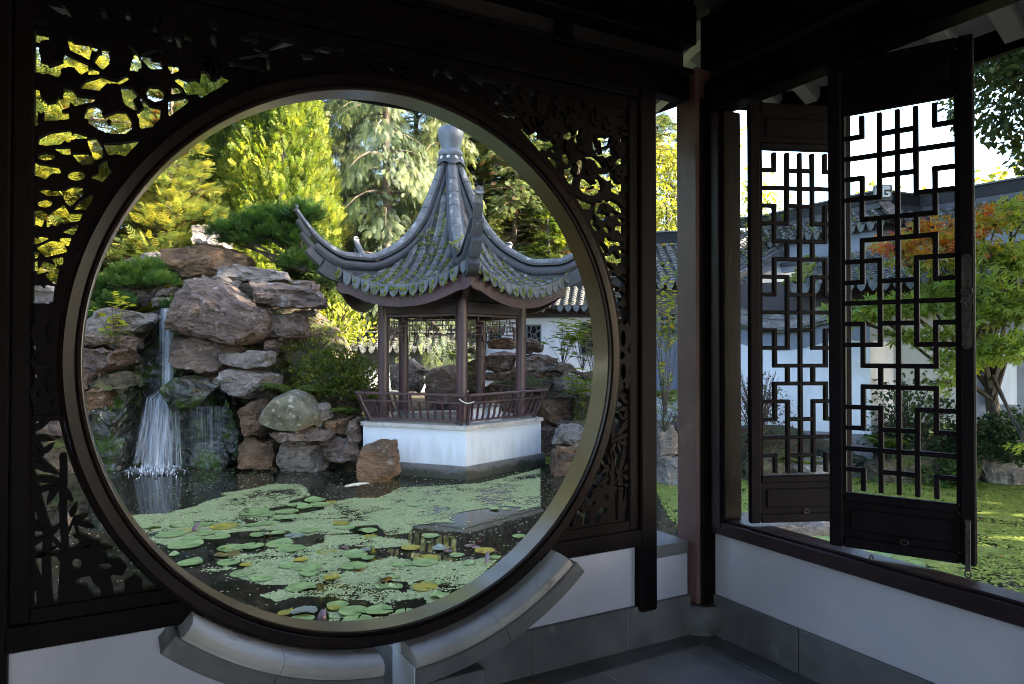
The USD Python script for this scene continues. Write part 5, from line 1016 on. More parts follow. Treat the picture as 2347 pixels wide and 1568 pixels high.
# ---- the sunlit wood behind the pond
columntree('columnar_cypress', 'dense bright green columnar conifer just left of the pavilion roof', cpt(645, 19.4), 12, 1.95, 2, G['bright'], M['bark_dark'], 24000, .27, lump=.5, tmpl=SOFT)
branchtree('golden_conifer', 'golden green feathery conifer behind the waterfall boulders', cpt(385, 17.3), 8.6, 2.2, 3, G['gold'], M['bark'], 190, 130, CONIF, .30, .15, .25, patchy=.5, updir=.5)
branchtree('golden_conifer', 'tall yellow lit conifer behind the upper left carved panel', cpt(200, 18.2), 12.5, 2.9, 4, G['gold'], M['bark'], 230, 130, CONIF, .36, .2, .22, patchy=.5, tintlo=.2, updir=.45)
branchtree('golden_conifer', 'yellow lit conifer at the left edge of the view behind the carving', cpt(10, 16.6), 11.5, 2.7, 5, G['gold'], M['bark'], 200, 120, CONIF, .36, .2, .2, patchy=.5, tintlo=.25, updir=.4)
branchtree('golden_conifer', 'rust tinged low conifer between the rocks and the columnar conifer', cpt(490, 17.4), 5.2, 1.7, 6, G['gold'], M['bark'], 130, 110, CONIF, .28, .2, .25, patchy=.6, updir=.5)
columntree('dark_fir', 'dark green plume conifer left of the bright columnar one', cpt(515, 21.2), 12.5, 2.1, 22, G['bright'], M['bark_dark'], 14000, .32, lump=.5, tmpl=SOFT)
branchtree('weeping_cedar', 'tall grey green cedar with hanging boughs and a bare visible trunk', cpt(884, 21.0), 15.5, 3.4, 7, G['blue'], M['bark'], 120, 190, FINE, .30, .62, .22, .72, z0=.12, p=1.2, trunk_r=.2, shell=.95)
branchtree('weeping_cedar', 'second weeping cedar, paler, close behind the roof finial', cpt(1010, 22.5), 15, 3.0, 8, G['blue'], M['bark'], 115, 170, FINE, .30, .6, .2, .7, z0=.12, p=1.2, tintlo=.25, trunk_r=.2)
branchtree('weeping_cedar', 'drooping cedar between the columnar conifer and the tall cedar', cpt(790, 23.5), 16, 3.0, 9, G['blue'], M['bark'], 115, 160, FINE, .32, .6, .2, .7, z0=.1, p=1.2, tintlo=.12, trunk_r=.2)
branchtree('hemlock', 'rust flecked hemlock right of the pavilion roof', cpt(1180, 24.2), 12, 3.2, 10, G['hem'], M['bark'], 170, 140, CONIF, .30, .35, .12, .2, patchy=.6)
branchtree('hemlock', 'hemlock behind the white hall, inside the right edge of the ring', cpt(1320, 25.0), 11, 3.4, 11, G['hem'], M['bark'], 170, 130, CONIF, .31, .35, .12, .2, patchy=.6, tintlo=.1)
branchtree('hemlock', 'low fresh green hemlock just above the right roof ridge', cpt(1255, 22.6), 6.4, 1.6, 12, G['bright'], M['bark_dark'], 100, 110, CONIF, .26, .3, .2, .1, patchy=.4, tintlo=-.2)
for i, (x, zc, H, R, gm) in enumerate(((60, 26, 16, 4, 'hem'), (330, 25, 15, 4, 'darkc'), (560, 27, 17, 4, 'darkc'), (720, 28, 17, 4, 'hem'), (950, 28, 18, 4, 'darkc'), (1120, 27, 14, 4, 'darkc'), (1300, 29, 11, 3.6, 'hem'), (1060, 26, 15, 3.8, 'hem'), (1210, 28, 16, 4.2, 'hem'), (1400, 30, 15, 4.2, 'gold'), (1500, 31, 12, 3.6, 'hem'), (-250, 19, 18, 4.2, 'gold'), (-620, 16, 18, 4.4, 'gold'), (-900, 12.5, 17, 4.4, 'gold'), (-500, 12.5, 15, 3.0, 'gold'))):
    branchtree('forest_conifer', ('shaded conifer deep in the wood, %s' % ('behind the far left panel', 'behind the golden conifers', 'behind the columnar conifer', 'left of the tall cedar', 'right of the tall cedar', 'behind the finial', 'above the white hall', 'right of the finial', 'above the right roof ridge', 'behind the right carved panel', 'low in the gap beside the column', 'beyond the left edge', 'farther beyond the left edge', 'farthest beyond the left edge', 'nearest beyond the left edge')[i]), cpt(x, zc, .8), H * 1.4, R * 1.15, 40 + i, G[gm], M['bark_dark'], 170, 110, CONIF, .55, .3, .1, .15, p=1.7, patchy=.4, group=None)
for i, (x, z, lab) in enumerate(((-13, 7.5, 'farther'), (-11.5, 3.5, 'middle'), (-11, -.5, 'nearer'))):
    branchtree('forest_conifer', f'dark conifer on the left bank outside the view, the {lab} of three', cw(x, z, 0), 13, 3.6, 140 + i, G['darkc'], M['bark_dark'], 110, 90, CONIF, .55, .3, .1, .15, p=1.3, z0=.02)
# low growth along the foot of the wood
def shrub(name, label, c, R, Hh, seed, lm, n=1500, size=.09, tmpl=LEAF, group=None, cat='shrub', stems=14, hollow=.6, up_=.2, tintf=None):
    r = np.random.RandomState(seed); t = thing(name, label, cat, group); c = np.asarray(c, float); st = MB()
    for _ in range(stems):
        a = r.rand() * 6.28; e = c + np.array([math.cos(a) * R * r.uniform(.2, .9), math.sin(a) * R * r.uniform(.2, .9), Hh * r.uniform(.5, 1)]); st.add(tube([c, (c + e) / 2 + [0, 0, .12 * Hh], e], [.014, .009, .004], 4, cap=False))
    part(t, 'stems', st.get(), M['bark_dark'], kind='stuff')
    d = r.normal(size=(n, 3)); d /= np.linalg.norm(d, axis=1, keepdims=True); d[:, 2] = np.abs(d[:, 2]); lm_ = fbm(d * 2.4 + seed, 3, seed); rad = (1 - hollow * r.rand(n) ** 1.5) * (1 + .7 * (lm_ - .5))
    P = c + d * rad[:, None] * np.array([R, R, Hh]); X = d + np.array([0, 0, up_]) + r.normal(size=(n, 3)) * .6; U = np.array([0, 0, 1.0]) + d * .6 + r.normal(size=(n, 3)) * .45
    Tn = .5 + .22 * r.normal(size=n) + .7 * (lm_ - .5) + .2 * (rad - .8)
    if tintf is not None: Tn = tintf(P, Tn, r)
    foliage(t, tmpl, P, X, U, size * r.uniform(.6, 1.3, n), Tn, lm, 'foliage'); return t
for i, (x, zc) in enumerate(((80, 17.0), (250, 17.4), (330, 17.2), (450, 17.6), (560, 17.6), (690, 20.6), (800, 21.2), (900, 21.8), (1010, 22.2), (1120, 23), (1230, 23))):
    shrub('undergrowth_bush', 'leafy undergrowth bush at the foot of the wood, ' + ('far left', 'left of the golden conifers', 'behind the bright juniper', 'behind the domed boulder', 'behind the highest pale rock', 'under the columnar conifer', 'left of the pavilion roof', 'behind the garden wall', 'behind the garden wall, near the roof', 'behind the pavilion, right', 'behind the white hall')[i], cpt(x, zc, .2), 1.3, 2.0 + .5 * (i % 3), 60 + i, G[('gold', 'hem', 'bright')[i % 3]], 2600, .2, CONIF)
# ---- junipers on the rocks
def juniper(name, label, pads, zc, seed, lm, n=1500, size=.2, root=None, tintlo=0.0):
    r = np.random.RandomState(seed); t = thing(name, label, 'shrub'); P, X, U, Tn, Sz = [], [], [], [], []; st = MB(); root = px(*root, zc)
    A = sum(rx * rh for _, _, rx, rh in pads)
    for x, y, rx, rh in pads:
        c = px(x, y, zc + r.uniform(-.35, .35)); k = int(n * rx * rh / A); a = rx / 1630 * zc; b = rh / 1630 * zc
        st.add(tube([root, (root + c) / 2 + r.normal(size=3) * .08, c + [0, 0, -.3 * b]], [.05, .03, .012], 5, cap=False))
        for _ in range(6): e = c + np.array([r.normal() * a * .5, r.normal() * a * .5, -b * .2]); st.add(tube([(root + c) / 2, (c + e) / 2 - [0, 0, .1 * b], e], [.02, .013, .006], 4, cap=False))
        d = r.normal(size=(k, 3)); d /= np.linalg.norm(d, axis=1, keepdims=True); d[:, 2] = np.where(d[:, 2] < -.3, -d[:, 2] * .5, d[:, 2]); rad = 1 - .5 * r.rand(k) ** 2
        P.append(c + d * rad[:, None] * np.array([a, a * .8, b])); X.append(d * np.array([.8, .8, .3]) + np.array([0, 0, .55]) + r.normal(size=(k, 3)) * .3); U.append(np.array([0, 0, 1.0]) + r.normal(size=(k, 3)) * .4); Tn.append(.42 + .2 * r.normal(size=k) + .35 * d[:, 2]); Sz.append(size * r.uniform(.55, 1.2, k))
    part(t, 'limbs', st.get(), M['bark_dark'], kind='stuff'); foliage(t, CONIF, np.vstack(P), np.vstack(X), np.vstack(U), np.concatenate(Sz), np.concatenate(Tn) + tintlo, lm, 'foliage'); return t
juniper('juniper', 'bright green spreading juniper on the rocks left of the waterfall', [(300, 632, 40, 20), (345, 625, 45, 24), (372, 652, 28, 18), (320, 650, 40, 18), (285, 655, 25, 14)], 14.3, 1, G['jun'], 2600, .2, (330, 700), .12)
juniper('juniper', 'dark green juniper leaning over the crest rocks beside the pavilion roof', [(540, 535, 55, 18), (600, 520, 60, 26), (660, 510, 50, 26), (640, 545, 60, 24), (690, 560, 40, 24), (560, 560, 50, 14), (690, 610, 40, 30), (620, 500, 40, 18), (700, 500, 30, 30)], 14.9, 2, G['jun'], 5200, .26, (700, 620), -.05)
juniper('juniper', 'shaded juniper in the crevice left of the bright one', [(240, 690, 34, 22), (225, 730, 30, 22), (270, 700, 30, 18), (215, 660, 30, 20), (400, 705, 22, 10)], 14.0, 3, G['jun'], 2200, .2, (250, 740), -.12)
juniper('juniper', 'tall dark juniper mass rising behind the mottled slab', [(700, 640, 40, 30), (720, 600, 34, 40), (740, 660, 30, 40)], 16.0, 4, G['darkc'], 2200, .28, (720, 720), .1)
# ---- shrubs and ferns between the rocks and the pavilion
shrub('azalea', 'yellow green airy azalea bush right of the round lichen boulder', px(775, 905, 13.8), .85, .9, 5, G['shrub'], 3600, .085, LEAF)
shrub('azalea', 'loose pale leaved bush above the rocks, left of the pavilion', px(705, 850, 14.6), .7, .9, 6, G['shrub'], 1700, .075, LEAF, hollow=.9, stems=30)
shrub('thin_bush', 'thin twiggy bush with drooping pale leaves before the garden wall', px(760, 790, 16.5), 1.2, .9, 7, G['weed'], 700, .12, LEAF, hollow=.95, stems=40)
def fern(name, label, c, n, L, seed, group=None, lm='fern'):
    r = np.random.RandomState(seed); t = thing(name, label, 'fern', group); c = np.asarray(c, float)
    for i in range(n):
        a = r.rand() * 6.28; l = L * r.uniform(.7, 1.15); tt = np.linspace(0, 1, 14); d = np.array([math.cos(a), math.sin(a), 0]); cv = c + d * (tt * l * .75)[:, None] + np.array([0, 0, 1.0]) * (l * (1.0 * tt - .75 * tt ** 2.2))[:, None]
        s = np.array([-d[1], d[0], 0]); P = np.repeat(cv[2:], 2, 0); sg_ = np.tile([1, -1], 12)[:, None]; X = s * sg_ + d * .35 + np.array([0, 0, -.15]); k = len(P); w = np.repeat(np.sin(np.pi * (tt[2:] * .9 + .1)) ** .8, 2)
        v, f = place(leaf_template(.14), P, X, np.tile([0, 0, 1.0], (k, 1)) + r.normal(size=(k, 3)) * .1, .26 * l * w + .02); tv, tf = tube(cv, .004, 3, cap=False)
        part(t, 'frond', (np.vstack([v, tv]), np.vstack([f, tf + len(v)])), G[lm], tint=np.clip(np.full(len(v) + len(tv), .5 + .25 * r.normal()), 0, 1))
    return t
fern('fern', 'arching fern clump just above the round lichen boulder', px(690, 925, 13.2), 16, .95, 1)
fern('fern', 'fern clump between the azalea and the pavilion rail', px(850, 935, 13.6), 12, .7, 2)
fern('fern', 'small dark fern on the ledge right of the lichen boulder', px(790, 955, 12.9), 9, .45, 3)
fern('fern', 'fern at the foot of the bank in the gap left of the corner column', px(1540, 930, 12.2), 12, .7, 4)
# sapling with yellow leaves on the left ledge, grasses
def sprigs(name, label, c, n, Hh, seed, lm, size=.1, cat='plant', spread=.35, tm=WIDE, per=9):
    r = np.random.RandomState(seed); t = thing(name, label, cat); c = np.asarray(c, float); P, X, U = [], [], []; st = MB()
    for i in range(n):
        a = r.rand() * 6.28; e = c + np.array([math.cos(a) * spread * r.rand(), math.sin(a) * spread * r.rand(), Hh * r.uniform(.55, 1)]); m = (c + e) / 2 + r.normal(size=3) * .05; st.add(tube([c, m, e], [.007, .005, .003], 4, cap=False))
        for q in np.linspace(.3, 1, per): b = r.rand() * 6.28; P.append(m + (e - m) * q if q > .4 else c + (m - c) * (q + .4)); X.append([math.cos(b), math.sin(b), .15]); U.append([r.normal() * .3, r.normal() * .3, 1])
    part(t, 'stems', st.get(), M['bark_dark'], kind='stuff'); P = np.array(P); foliage(t, tm, P, np.array(X, float), np.array(U, float), size * r.uniform(.6, 1.3, len(P)), .5 + .25 * r.normal(size=len(P)), G[lm], 'leaves'); return t
sprigs('sapling', 'sapling with lime yellow leaves on the ledge left of the waterfall', px(262, 790, 13.0), 7, .95, 1, 'weed', .15, spread=.5, per=8)
sprigs('grass_tuft', 'tuft of green grass on the ledge below the sapling', px(262, 800, 12.8), 26, .35, 2, 'bamboo', .1, spread=.3, tm=BLADE, per=5)
for i, (x, y, zc, lab) in enumerate(((1290, 840, 15.2, 'bamboo clump before the white hall, left of its windows'), (1335, 850, 14.8, 'bamboo clump under the lattice window of the white hall'), (1100, 780, 17.2, 'bamboo clump behind the pavilion columns'), (1045, 870, 17, 'bamboo clump seen left of the front column'), (1335, 960, 14.0, 'bamboo clump low among rocks at the right rim of the ring'), (1135, 770, 18, 'bamboo clump by the hall, seen through the pavilion'))):
    sprigs('bamboo_clump', lab, px(x, y, zc), 16, 1.0, 70 + i, 'bamboo', .26, 'bamboo', .55, leaf_template(.11), 7)
sprigs('red_twig', 'thin plant with dark red leaves before the lattice window', px(1362, 880, 14.2), 6, 1.5, 90, 'berry', .09, spread=.4)
# gap between gate and column: trailing vine, light trees behind
for i, (x, zc, H, lab) in enumerate(((1527, 22, 8.4, 'thin light green tree against the sky in the gap beside the column'), (1580, 25, 9.5, 'light green tree behind the corner column'), (1745, 24, 6.4, 'sunlit yellow green tree seen through the farther shutter'), (1690, 26, 7.6, 'tall thin tree seen beside the window jamb'), (1440, 24, 8, 'light tree behind the right carved panel'))):
    r_ = np.random.RandomState(i + 3); bl = [(r_.uniform(-1.2, 1.2), r_.uniform(-1, 1), r_.uniform(.3, .98) * H, r_.uniform(.7, 1.1), r_.uniform(.6, .9)) for _ in range(11)]
    leaftree('light_tree', lab, cpt(x, zc, .3), H, bl, 100 + i, G['yel'], M['bark_dark'], 2600, .17, LEAF, hollow=.95)
sprigs('vine', 'trailing vine with yellow leaves in the gap left of the corner column', px(1522, 960, 10.5), 16, 2.4, 91, 'weed', .085, 'vine', .35, WIDE, 26)
sprigs('grass_tuft', 'bright grass tuft between the pale rocks in the gap', px(1522, 990, 11.2), 30, .55, 92, 'bamboo', .12, spread=.3, tm=BLADE, per=4)
# ---- oaks right of the view: one shows at the edge, the others stand where they shade the pond
r_ = np.random.RandomState(77)
def oakblobs(H, R, n, seed):
    r = np.random.RandomState(seed); return [(r.normal() * R * .5, r.normal() * R * .5, H * r.uniform(.35, 1.0), r.uniform(.9, 1.6), r.uniform(.8, 1.3)) for _ in range(n)]
leaftree('oak', 'oak with dark green leaves hanging in from the right edge', cw(13.1, 14.6, .2), 9.5, [(-1.7 * Rv[0] + .5, -1.7 * Rv[1], 5.6, 1.3, 1.0), (-2.6 * Rv[0], -2.6 * Rv[1], 6.7, 1.4, 1.1), (-1.0, .5, 7.6, 1.8, 1.4), (-2.2 * Rv[0] + .3, -2.2 * Rv[1], 8.2, 1.6, 1.2), (.8, .2, 6.6, 1.8, 1.4), (0, 0, 8.8, 1.8, 1.3), (-3.2 * Rv[0], -3.2 * Rv[1], 7.6, .9, .7)], 7, G['oak'], M['bark_dark'], 20000, .18, LEAF)
for i, (x, z, H, R, lab) in enumerate(((12.5, 9.3, 15.5, 3.0, 'before the rear hall'), (11.8, 5.5, 15, 3.2, 'beside the window'), (17.5, 12.5, 14.5, 3.5, 'behind the rear hall'), (17, 7, 16, 3.5, 'beyond the near oaks'), (12, 1.5, 14, 3.2, 'level with the veranda'), (9.3, 1.4, 10.5, 2.6, 'close to the veranda'), (14.6, .6, 14, 3.0, 'farther out beside the veranda'))):
    leaftree('oak', 'large oak outside the right edge of the view, ' + lab, cw(x, z, 0), H, oakblobs(H, R, 26, 200 + i), 300 + i, G['oak'], M['bark_dark'], 10000, .36, WIDE, trunk_r=.25)
leaftree('autumn_tree', 'yellow orange autumn tree far behind the roof at the right edge', cpt(2290, 26, .3), 8.2, [(r_.uniform(-1.6, 1.6), r_.uniform(-1.6, 1.6), r_.uniform(3.5, 7.6), 1.3, 1.0) for _ in range(10)], 8, G['yel'], M['bark_dark'], 3500, .26, WIDE)
leaftree('autumn_tree', 'sparse pale autumn tree far behind the corner of the tiled ridge', cpt(2080, 27, .3), 7.0, [(r_.uniform(-2.6, 2.6), r_.uniform(-1.6, 1.6), r_.uniform(4, 6.6), 1.1, .8) for _ in range(9)], 9, G['yel'], M['bark_dark'], 900, .2, WIDE)
# ---- Japanese maple over the right pond, with the bushes beneath it
mb = []
def mp(x, y, zc): p = px(x, y, zc); return p
mroot = px(2285, 1010, 11.8)
def mapletint(P, Tn, r):
    xc = P @ Rv; zz = P[:, 2]; red = np.clip((zz - 2.55) / .5, 0, 1) * np.clip((7.9 - xc) / 1.8, 0, 1) + .26 * np.clip((zz - 2.75) / .5, 0, 1)
    return .78 - .62 * np.clip(red, 0, 1) * r.uniform(.55, 1.15, len(P)) + .12 * r.normal(size=len(P))
for x, y, zc, a, b in ((2060, 560, 10.9, 58, 22), (2130, 530, 11.1, 60, 26), (2190, 560, 10.6, 62, 30), (2260, 510, 10.6, 60, 30), (2330, 490, 10.8, 60, 34), (2120, 600, 10.7, 66, 22), (2290, 580, 10.2, 66, 34), (1990, 705, 10.9, 70, 20), (1930, 720, 11.0, 52, 20), (2070, 700, 10.6, 70, 24), (2150, 690, 10.5, 66, 26), (2230, 720, 10.0, 60, 30), (2310, 700, 9.8, 66, 44), (2060, 770, 10.8, 50, 14), (2150, 770, 10.5, 60, 20), (2190, 830, 10.4, 46, 26), (2270, 800, 10.0, 60, 36), (2340, 790, 9.6, 60, 40), (2170, 880, 10.6, 40, 18), (2250, 660, 10.0, 60, 26), (2180, 650, 10.4, 60, 20), (2330, 600, 9.9, 60, 36), (2345, 1015, 9.6, 26, 16), (2400, 700, 9.8, 60, 60), (2420, 560, 10.2, 60, 60)):
    p = px(x, y, zc) - mroot; mb.append((*p, a / 1630 * zc * 1.1, b / 1630 * zc * 1.05))
leaftree('japanese_maple', 'spreading maple turning from green to orange red over the green pond', mroot, 2.6, mb, 12, G['maple'], M['bark_dark'], 4000, .13, STAR, trunk_r=.13, hollow=.9, hangx=-.12, tintf=mapletint, limbs_from=.3)
shrub('azalea', 'dark small leaved azalea mound under the maple trunk', px(2290, 1050, 11.4), .85, .75, 21, G['dkshrub'], 3800, .06, WIDE)
shrub('azalea', 'loose dark azalea before the shaded wall, behind the nearer shutter', px(2080, 1040, 12.2), 1.0, 1.3, 22, G['dkshrub'], 2600, .075, WIDE, hollow=.9, stems=40)
shrub('azalea', 'dark azalea at the right edge below the maple', px(2400, 1060, 11.0), .9, .9, 23, G['dkshrub'], 2600, .06, WIDE)
shrub('ivy', 'round leaved creeper on the bank stones at the ponds edge', px(2165, 1110, 11.4), .45, .4, 24, G['jun'], 700, .085, WIDE)
shrub('berry_bush', 'fine twiggy bush dotted with red berries against the wavy wall', px(1735, 1030, 12.3), .65, 1.4, 25, G['berry'], 3000, .038, WIDE, hollow=.95, stems=60)
fern('fern', 'ferns on the bank stones under the wavy wall', px(1840, 1075, 11.8), 16, .5, 26)
fern('fern', 'ferns beside the dark azalea on the right bank', px(2030, 1030, 11.8), 14, .55, 27)
sprigs('bank_plants', 'green weeds on the bank seen through the farther shutter', px(1790, 1080, 11.6), 18, .35, 28, 'shrub', .07)
# ================================================================ BUILDINGS
def tileslope(parent, t0, t1, e0, e1, pitch=.20, mat_=None, seed=1, drip=True, rad=.07, bedname='roof_slope', step=.13, moss=0.0):
    """A tiled slope between a top line t0-t1 and an eave line e0-e1: bed, one part per tile row, drip tiles."""
    r = np.random.RandomState(seed); t0, t1, e0, e1 = map(np.asarray, (t0, t1, e0, e1)); L = np.linalg.norm(e1 - e0); n = max(2, int(L / pitch))
    nrm = np.cross(e1 - e0, t0 - e0); nrm /= np.linalg.norm(nrm); nrm *= np.sign(nrm[2]) or 1
    bed = part(parent, bedname, hullpts([*(x - nrm * .06 for x in (t0, t1, e0, e1)), *(x for x in (t0, t1, e0, e1))]), M['tile_bed'])
    al = (e1 - e0) / L; th = np.linspace(0, np.pi, 6); moss_ = MB(); ico = trimesh.creation.icosphere(1, 1)
    for i in range(n):
        f = (i + .5) / n; a, b = t0 + (t1 - t0) * f, e0 + (e1 - e0) * f; a = a + (b - a) * .02; b = b + (b - a) * .03; D = np.linalg.norm(b - a); k = max(2, int(D / step)); d = (b - a) / D; v, fc = [], []
        for j in range(k):
            p0, p1 = a + (b - a) * (j / k), a + (b - a) * ((j + 1.25) / k if j < k - 1 else 1); o_ = r.uniform(-.008, .008)
            for p, rd, lf in ((p0, rad * .88, 0), (p1, rad, .022)):
                c = p + nrm * (lf + o_ * .4) + al * o_
                v.append(c + al * (rd * np.cos(th))[:, None] + nrm * (rd * .85 * np.sin(th))[:, None])
            v.append(v[-1] + (c - v[-1]) * .25); b0 = j * 18
            for q in (0, 6):
                for s in range(5): fc += [(b0 + q + s, b0 + q + 6 + s, b0 + q + 7 + s), (b0 + q + s, b0 + q + 7 + s, b0 + q + 1 + s)]
            if moss and r.rand() < moss: moss_.add((ico.vertices * np.array([.06, .06, .03]) * r.uniform(.5, 1.3) + p0 + al * pitch * .5 + nrm * .03, ico.faces))
        part(bed, 'tile_row', (np.vstack(v), np.array(fc)), mat_ or M[('tile', 'tile2')[i % 2]])
        if drip:
            c = e0 + (e1 - e0) * ((i + 1.0) / n); out = d - d[2] * np.array([0, 0, 1.0]); out /= np.linalg.norm(out)
            if i < n - 1:
                w = pitch * .5; pr = [(-1, .05), (-.6, .0), (0, -.02), (.6, .0), (1, .05), (.6, -.09), (0, -.15), (-.6, -.09)]
                pt = np.array([c + al * w * x + np.array([0, 0, z]) + out * .04 for x, z in pr]); part(bed, 'drip_tile', hullpts(np.vstack([pt, pt + out * .02])), M['drip'])
    if moss_.v: part(bed, 'moss_clumps', moss_.get(), M['moss'], kind='stuff')
    return bed
def wallquad(a, b, z0, z1, th=.2):
    a, b = np.asarray(a, float), np.asarray(b, float); d = (b - a)[:2]; d /= np.linalg.norm(d); n = np.array([-d[1], d[0], 0]) * th
    if n[:2] @ Fv[:2] < 0: n = -n
    return hullpts([p + q * n + np.array([0, 0, z]) for p in (np.array([*a[:2], 0]), np.array([*b[:2], 0])) for q in (0, 1) for z in (z0, z1)])
def slatridge(parent, a, b, w=.10, h=.26, pitch=.055, seed=0):
    """The dark ridge of upright tiles set side by side under a thin cap."""
    a, b = np.asarray(a, float), np.asarray(b, float); L = np.linalg.norm(b - a); d = (b - a) / L; s = np.cross(d, [0, 0, 1]); r = np.random.RandomState(seed)
    rg = part(parent, 'ridge', bar(a - [0, 0, h / 2], b - [0, 0, h / 2], w * .7, h), M['dark'])
    part(rg, 'ridge_cap', bar(a + [0, 0, .018], b + [0, 0, .018], w + .05, .035, .006), M['ridgetop'])
    sl = MB()
    for i in range(int(L / pitch)):
        p = a + d * (i + .5) * pitch; sl.add(bar(p - [0, 0, h] + d * r.uniform(-.006, .006), p - d * r.uniform(-.01, .01), pitch * .62, w * r.uniform(.9, 1.15), upv=d))
    part(rg, 'ridge_slats', sl.get(), M['ridge'], kind='stuff'); return rg
def C(x, zc, z=0.0): return cw((x - 1173.5) / 1630 * zc, zc, z)
# ---- garden wall behind the pavilion
gw = thing('garden_wall', 'low white garden wall with tiled coping behind the pavilion', 'wall')
a, b = C(640, 18.6), C(1115, 20.2)
nf = -np.array([*(Fv)[:2], 0])
part(gw, 'plaster', wallquad(a, b, -.2, 1.13), M['plaster_out']); part(gw, 'band', wallquad(a + nf * .02, b + nf * .02, 1.131, 1.74, .2), M['bluewall'])
tileslope(gw, a + nf * -.05 + [0, 0, 1.84], b + nf * -.05 + [0, 0, 1.84], a + nf * .38 + [0, 0, 1.60], b + nf * .38 + [0, 0, 1.60], .22, None, 3, step=.11)
slatridge(gw, a + nf * -.06 + [0, 0, 2.02], b + nf * -.06 + [0, 0, 2.02], .12, .18)
# ---- white hall right of the pavilion
wh = thing('white_hall', 'white garden hall with lattice windows and tiled eave right of the pavilion', 'building')
h0, h1, h2 = C(1085, 20.6), C(1271, 20.0), C(1470, 19.6)
ZT_ = 2.46
def holedwall(a, b, z0, z1, holes, th=.22):
    """A wall from a to b (facing the camera) with rectangular openings (s0, s1, z0, z1)."""
    a, b = np.asarray(a, float), np.asarray(b, float); L = np.linalg.norm((b - a)[:2]); d = (b - a) / L; d[2] = 0; n = np.array([-d[1], d[0], 0]); n = n if n[:2] @ Fv[:2] > 0 else -n
    s = sg.box(0, z0, L, z1)
    for h in holes: s = s.difference(sg.box(h[0], h[2], h[1], h[3]))
    v, f = extrude(s, th); return (np.array([*a[:2], 0]) + v[:, :1] * d + v[:, 2:] * n + v[:, 1:2] * np.array([0, 0, 1.0]), f), d, n, L
def along(a, b, x):                       # distance from a along a-b at which the line of sight through display x meets it
    t = (x - 1173.5) / 1630; A = np.array([a @ Rv, a @ Fv]); B = np.array([b @ Rv, b @ Fv]); q = B - A; s = (t * A[1] - A[0]) / (q[0] - t * q[1]); return s * np.linalg.norm(q)
def zat(a, b, s, y): p = a + (b - a) / np.linalg.norm((b - a)[:2]) * s; return EYE - (y - 802) / 1630 * (p @ Fv)
wins = []
for (A, B, x0, x1, y0, y1, kind) in ((h0, h1, 1204, 1241, 744, 800, 'ice'), (h0, h1, 1118, 1150, 748, 795, 'key'), (h1, h2, 1328, 1388, 738, 814, 'key')):
    s0, s1 = along(A, B, x0), along(A, B, x1); wins.append((A, B, s0, s1, zat(A, B, s0, y1), zat(A, B, s0, y0), kind))
for (A, B, nm) in ((h0, h1, 'left'), (h1, h2, 'right')):
    hs = [(w[2], w[3], w[4], w[5]) for w in wins if w[0] is A]; m, d, n, L_ = holedwall(A, B, -.3, ZT_, hs); part(wh, 'wall', m, M['plaster_out'])
    for (A_, B_, s0, s1, z0, z1, kind) in wins:
        if A_ is not A: continue
        o_ = np.array([*A[:2], 0]); P_ = lambda s, z, q=0: o_ + d * s + n * q + np.array([0, 0, z])
        wf = part(wh, 'window', hullpts([P_(s, z, q) for s in (s0, s1) for z in (z0, z1) for q in (.19, .215)]), M['dark'])
        for (q0, q1, w0, w1) in ((s0, s1, z1 - .05, z1), (s0, s1, z0, z0 + .05), (s0, s0 + .05, z0 + .05, z1 - .05), (s1 - .05, s1, z0 + .05, z1 - .05)):
            part(wf, 'frame', hullpts([P_(s, z, q) for s in (q0, q1) for z in (w0, w1) for q in (.05, .12)]), M['finial'])
        def lb(sa_, za, sb, zb): part(wf, 'lattice_bar', bar(P_(sa_, za, .08), P_(sb, zb, .08), .03, .028, upv=n), M['ridgetop'])
        W_, H_ = s1 - s0 - .1, z1 - z0 - .1; S_ = lambda f: s0 + .05 + f * W_; Z_ = lambda f: z0 + .05 + f * H_
        if kind == 'ice':
            for q in ((0, .75, .5, .6), (.5, .6, 1, .85), (.5, .6, .35, 0), (.2, .7, .3, 1), (.75, .72, .65, 1), (.42, .3, 1, .45), (.8, .4, .7, 0), (0, .3, .42, .3), (.25, .3, .3, .66), (.62, .64, .72, .37)): lb(S_(q[0]), Z_(q[1]), S_(q[2]), Z_(q[3]))
        else:
            for q in ((.25, 0, .25, .35), (.25, .55, .25, 1), (.5, 0, .5, .2), (.5, .35, .5, .62), (.5, .8, .5, 1), (.75, .12, .75, .5), (.75, .66, .75, 1), (0, .2, .5, .2), (.5, .35, 1, .35), (0, .5, .75, .5), (.25, .8, .75, .8), (.5, .66, 1, .66), (0, .66, .25, .66), (.25, .35, .5, .35), (.6, .12, 1, .12), (0, .88, .25, .88)): lb(S_(q[0]), Z_(q[1]), S_(q[2]), Z_(q[3]))
    n_ = -n
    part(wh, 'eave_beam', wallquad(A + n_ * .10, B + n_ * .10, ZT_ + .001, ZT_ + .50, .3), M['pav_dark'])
    tileslope(wh, A + n * .6 + [0, 0, 3.35], B + n * .6 + [0, 0, 3.35], A + n_ * .55 + [0, 0, 2.72], B + n_ * .55 + [0, 0, 2.72], .21, M['tile'], 5 if nm == 'left' else 6)
    slatridge(wh, A + n * .62 + [0, 0, 3.62], B + n * .62 + [0, 0, 3.62], .12, .26)
    if nm == 'right': part(wh, 'rear_slope', hullpts([p + q for p in (A + n * .7, B + n * .7) for q in (np.array([0, 0, 3.3]), np.array([0, 0, 3.25]), n * 1.2 + np.array([0, 0, 2.7]), n * 1.2 + np.array([0, 0, 2.65]))]), M['tile_bed'])
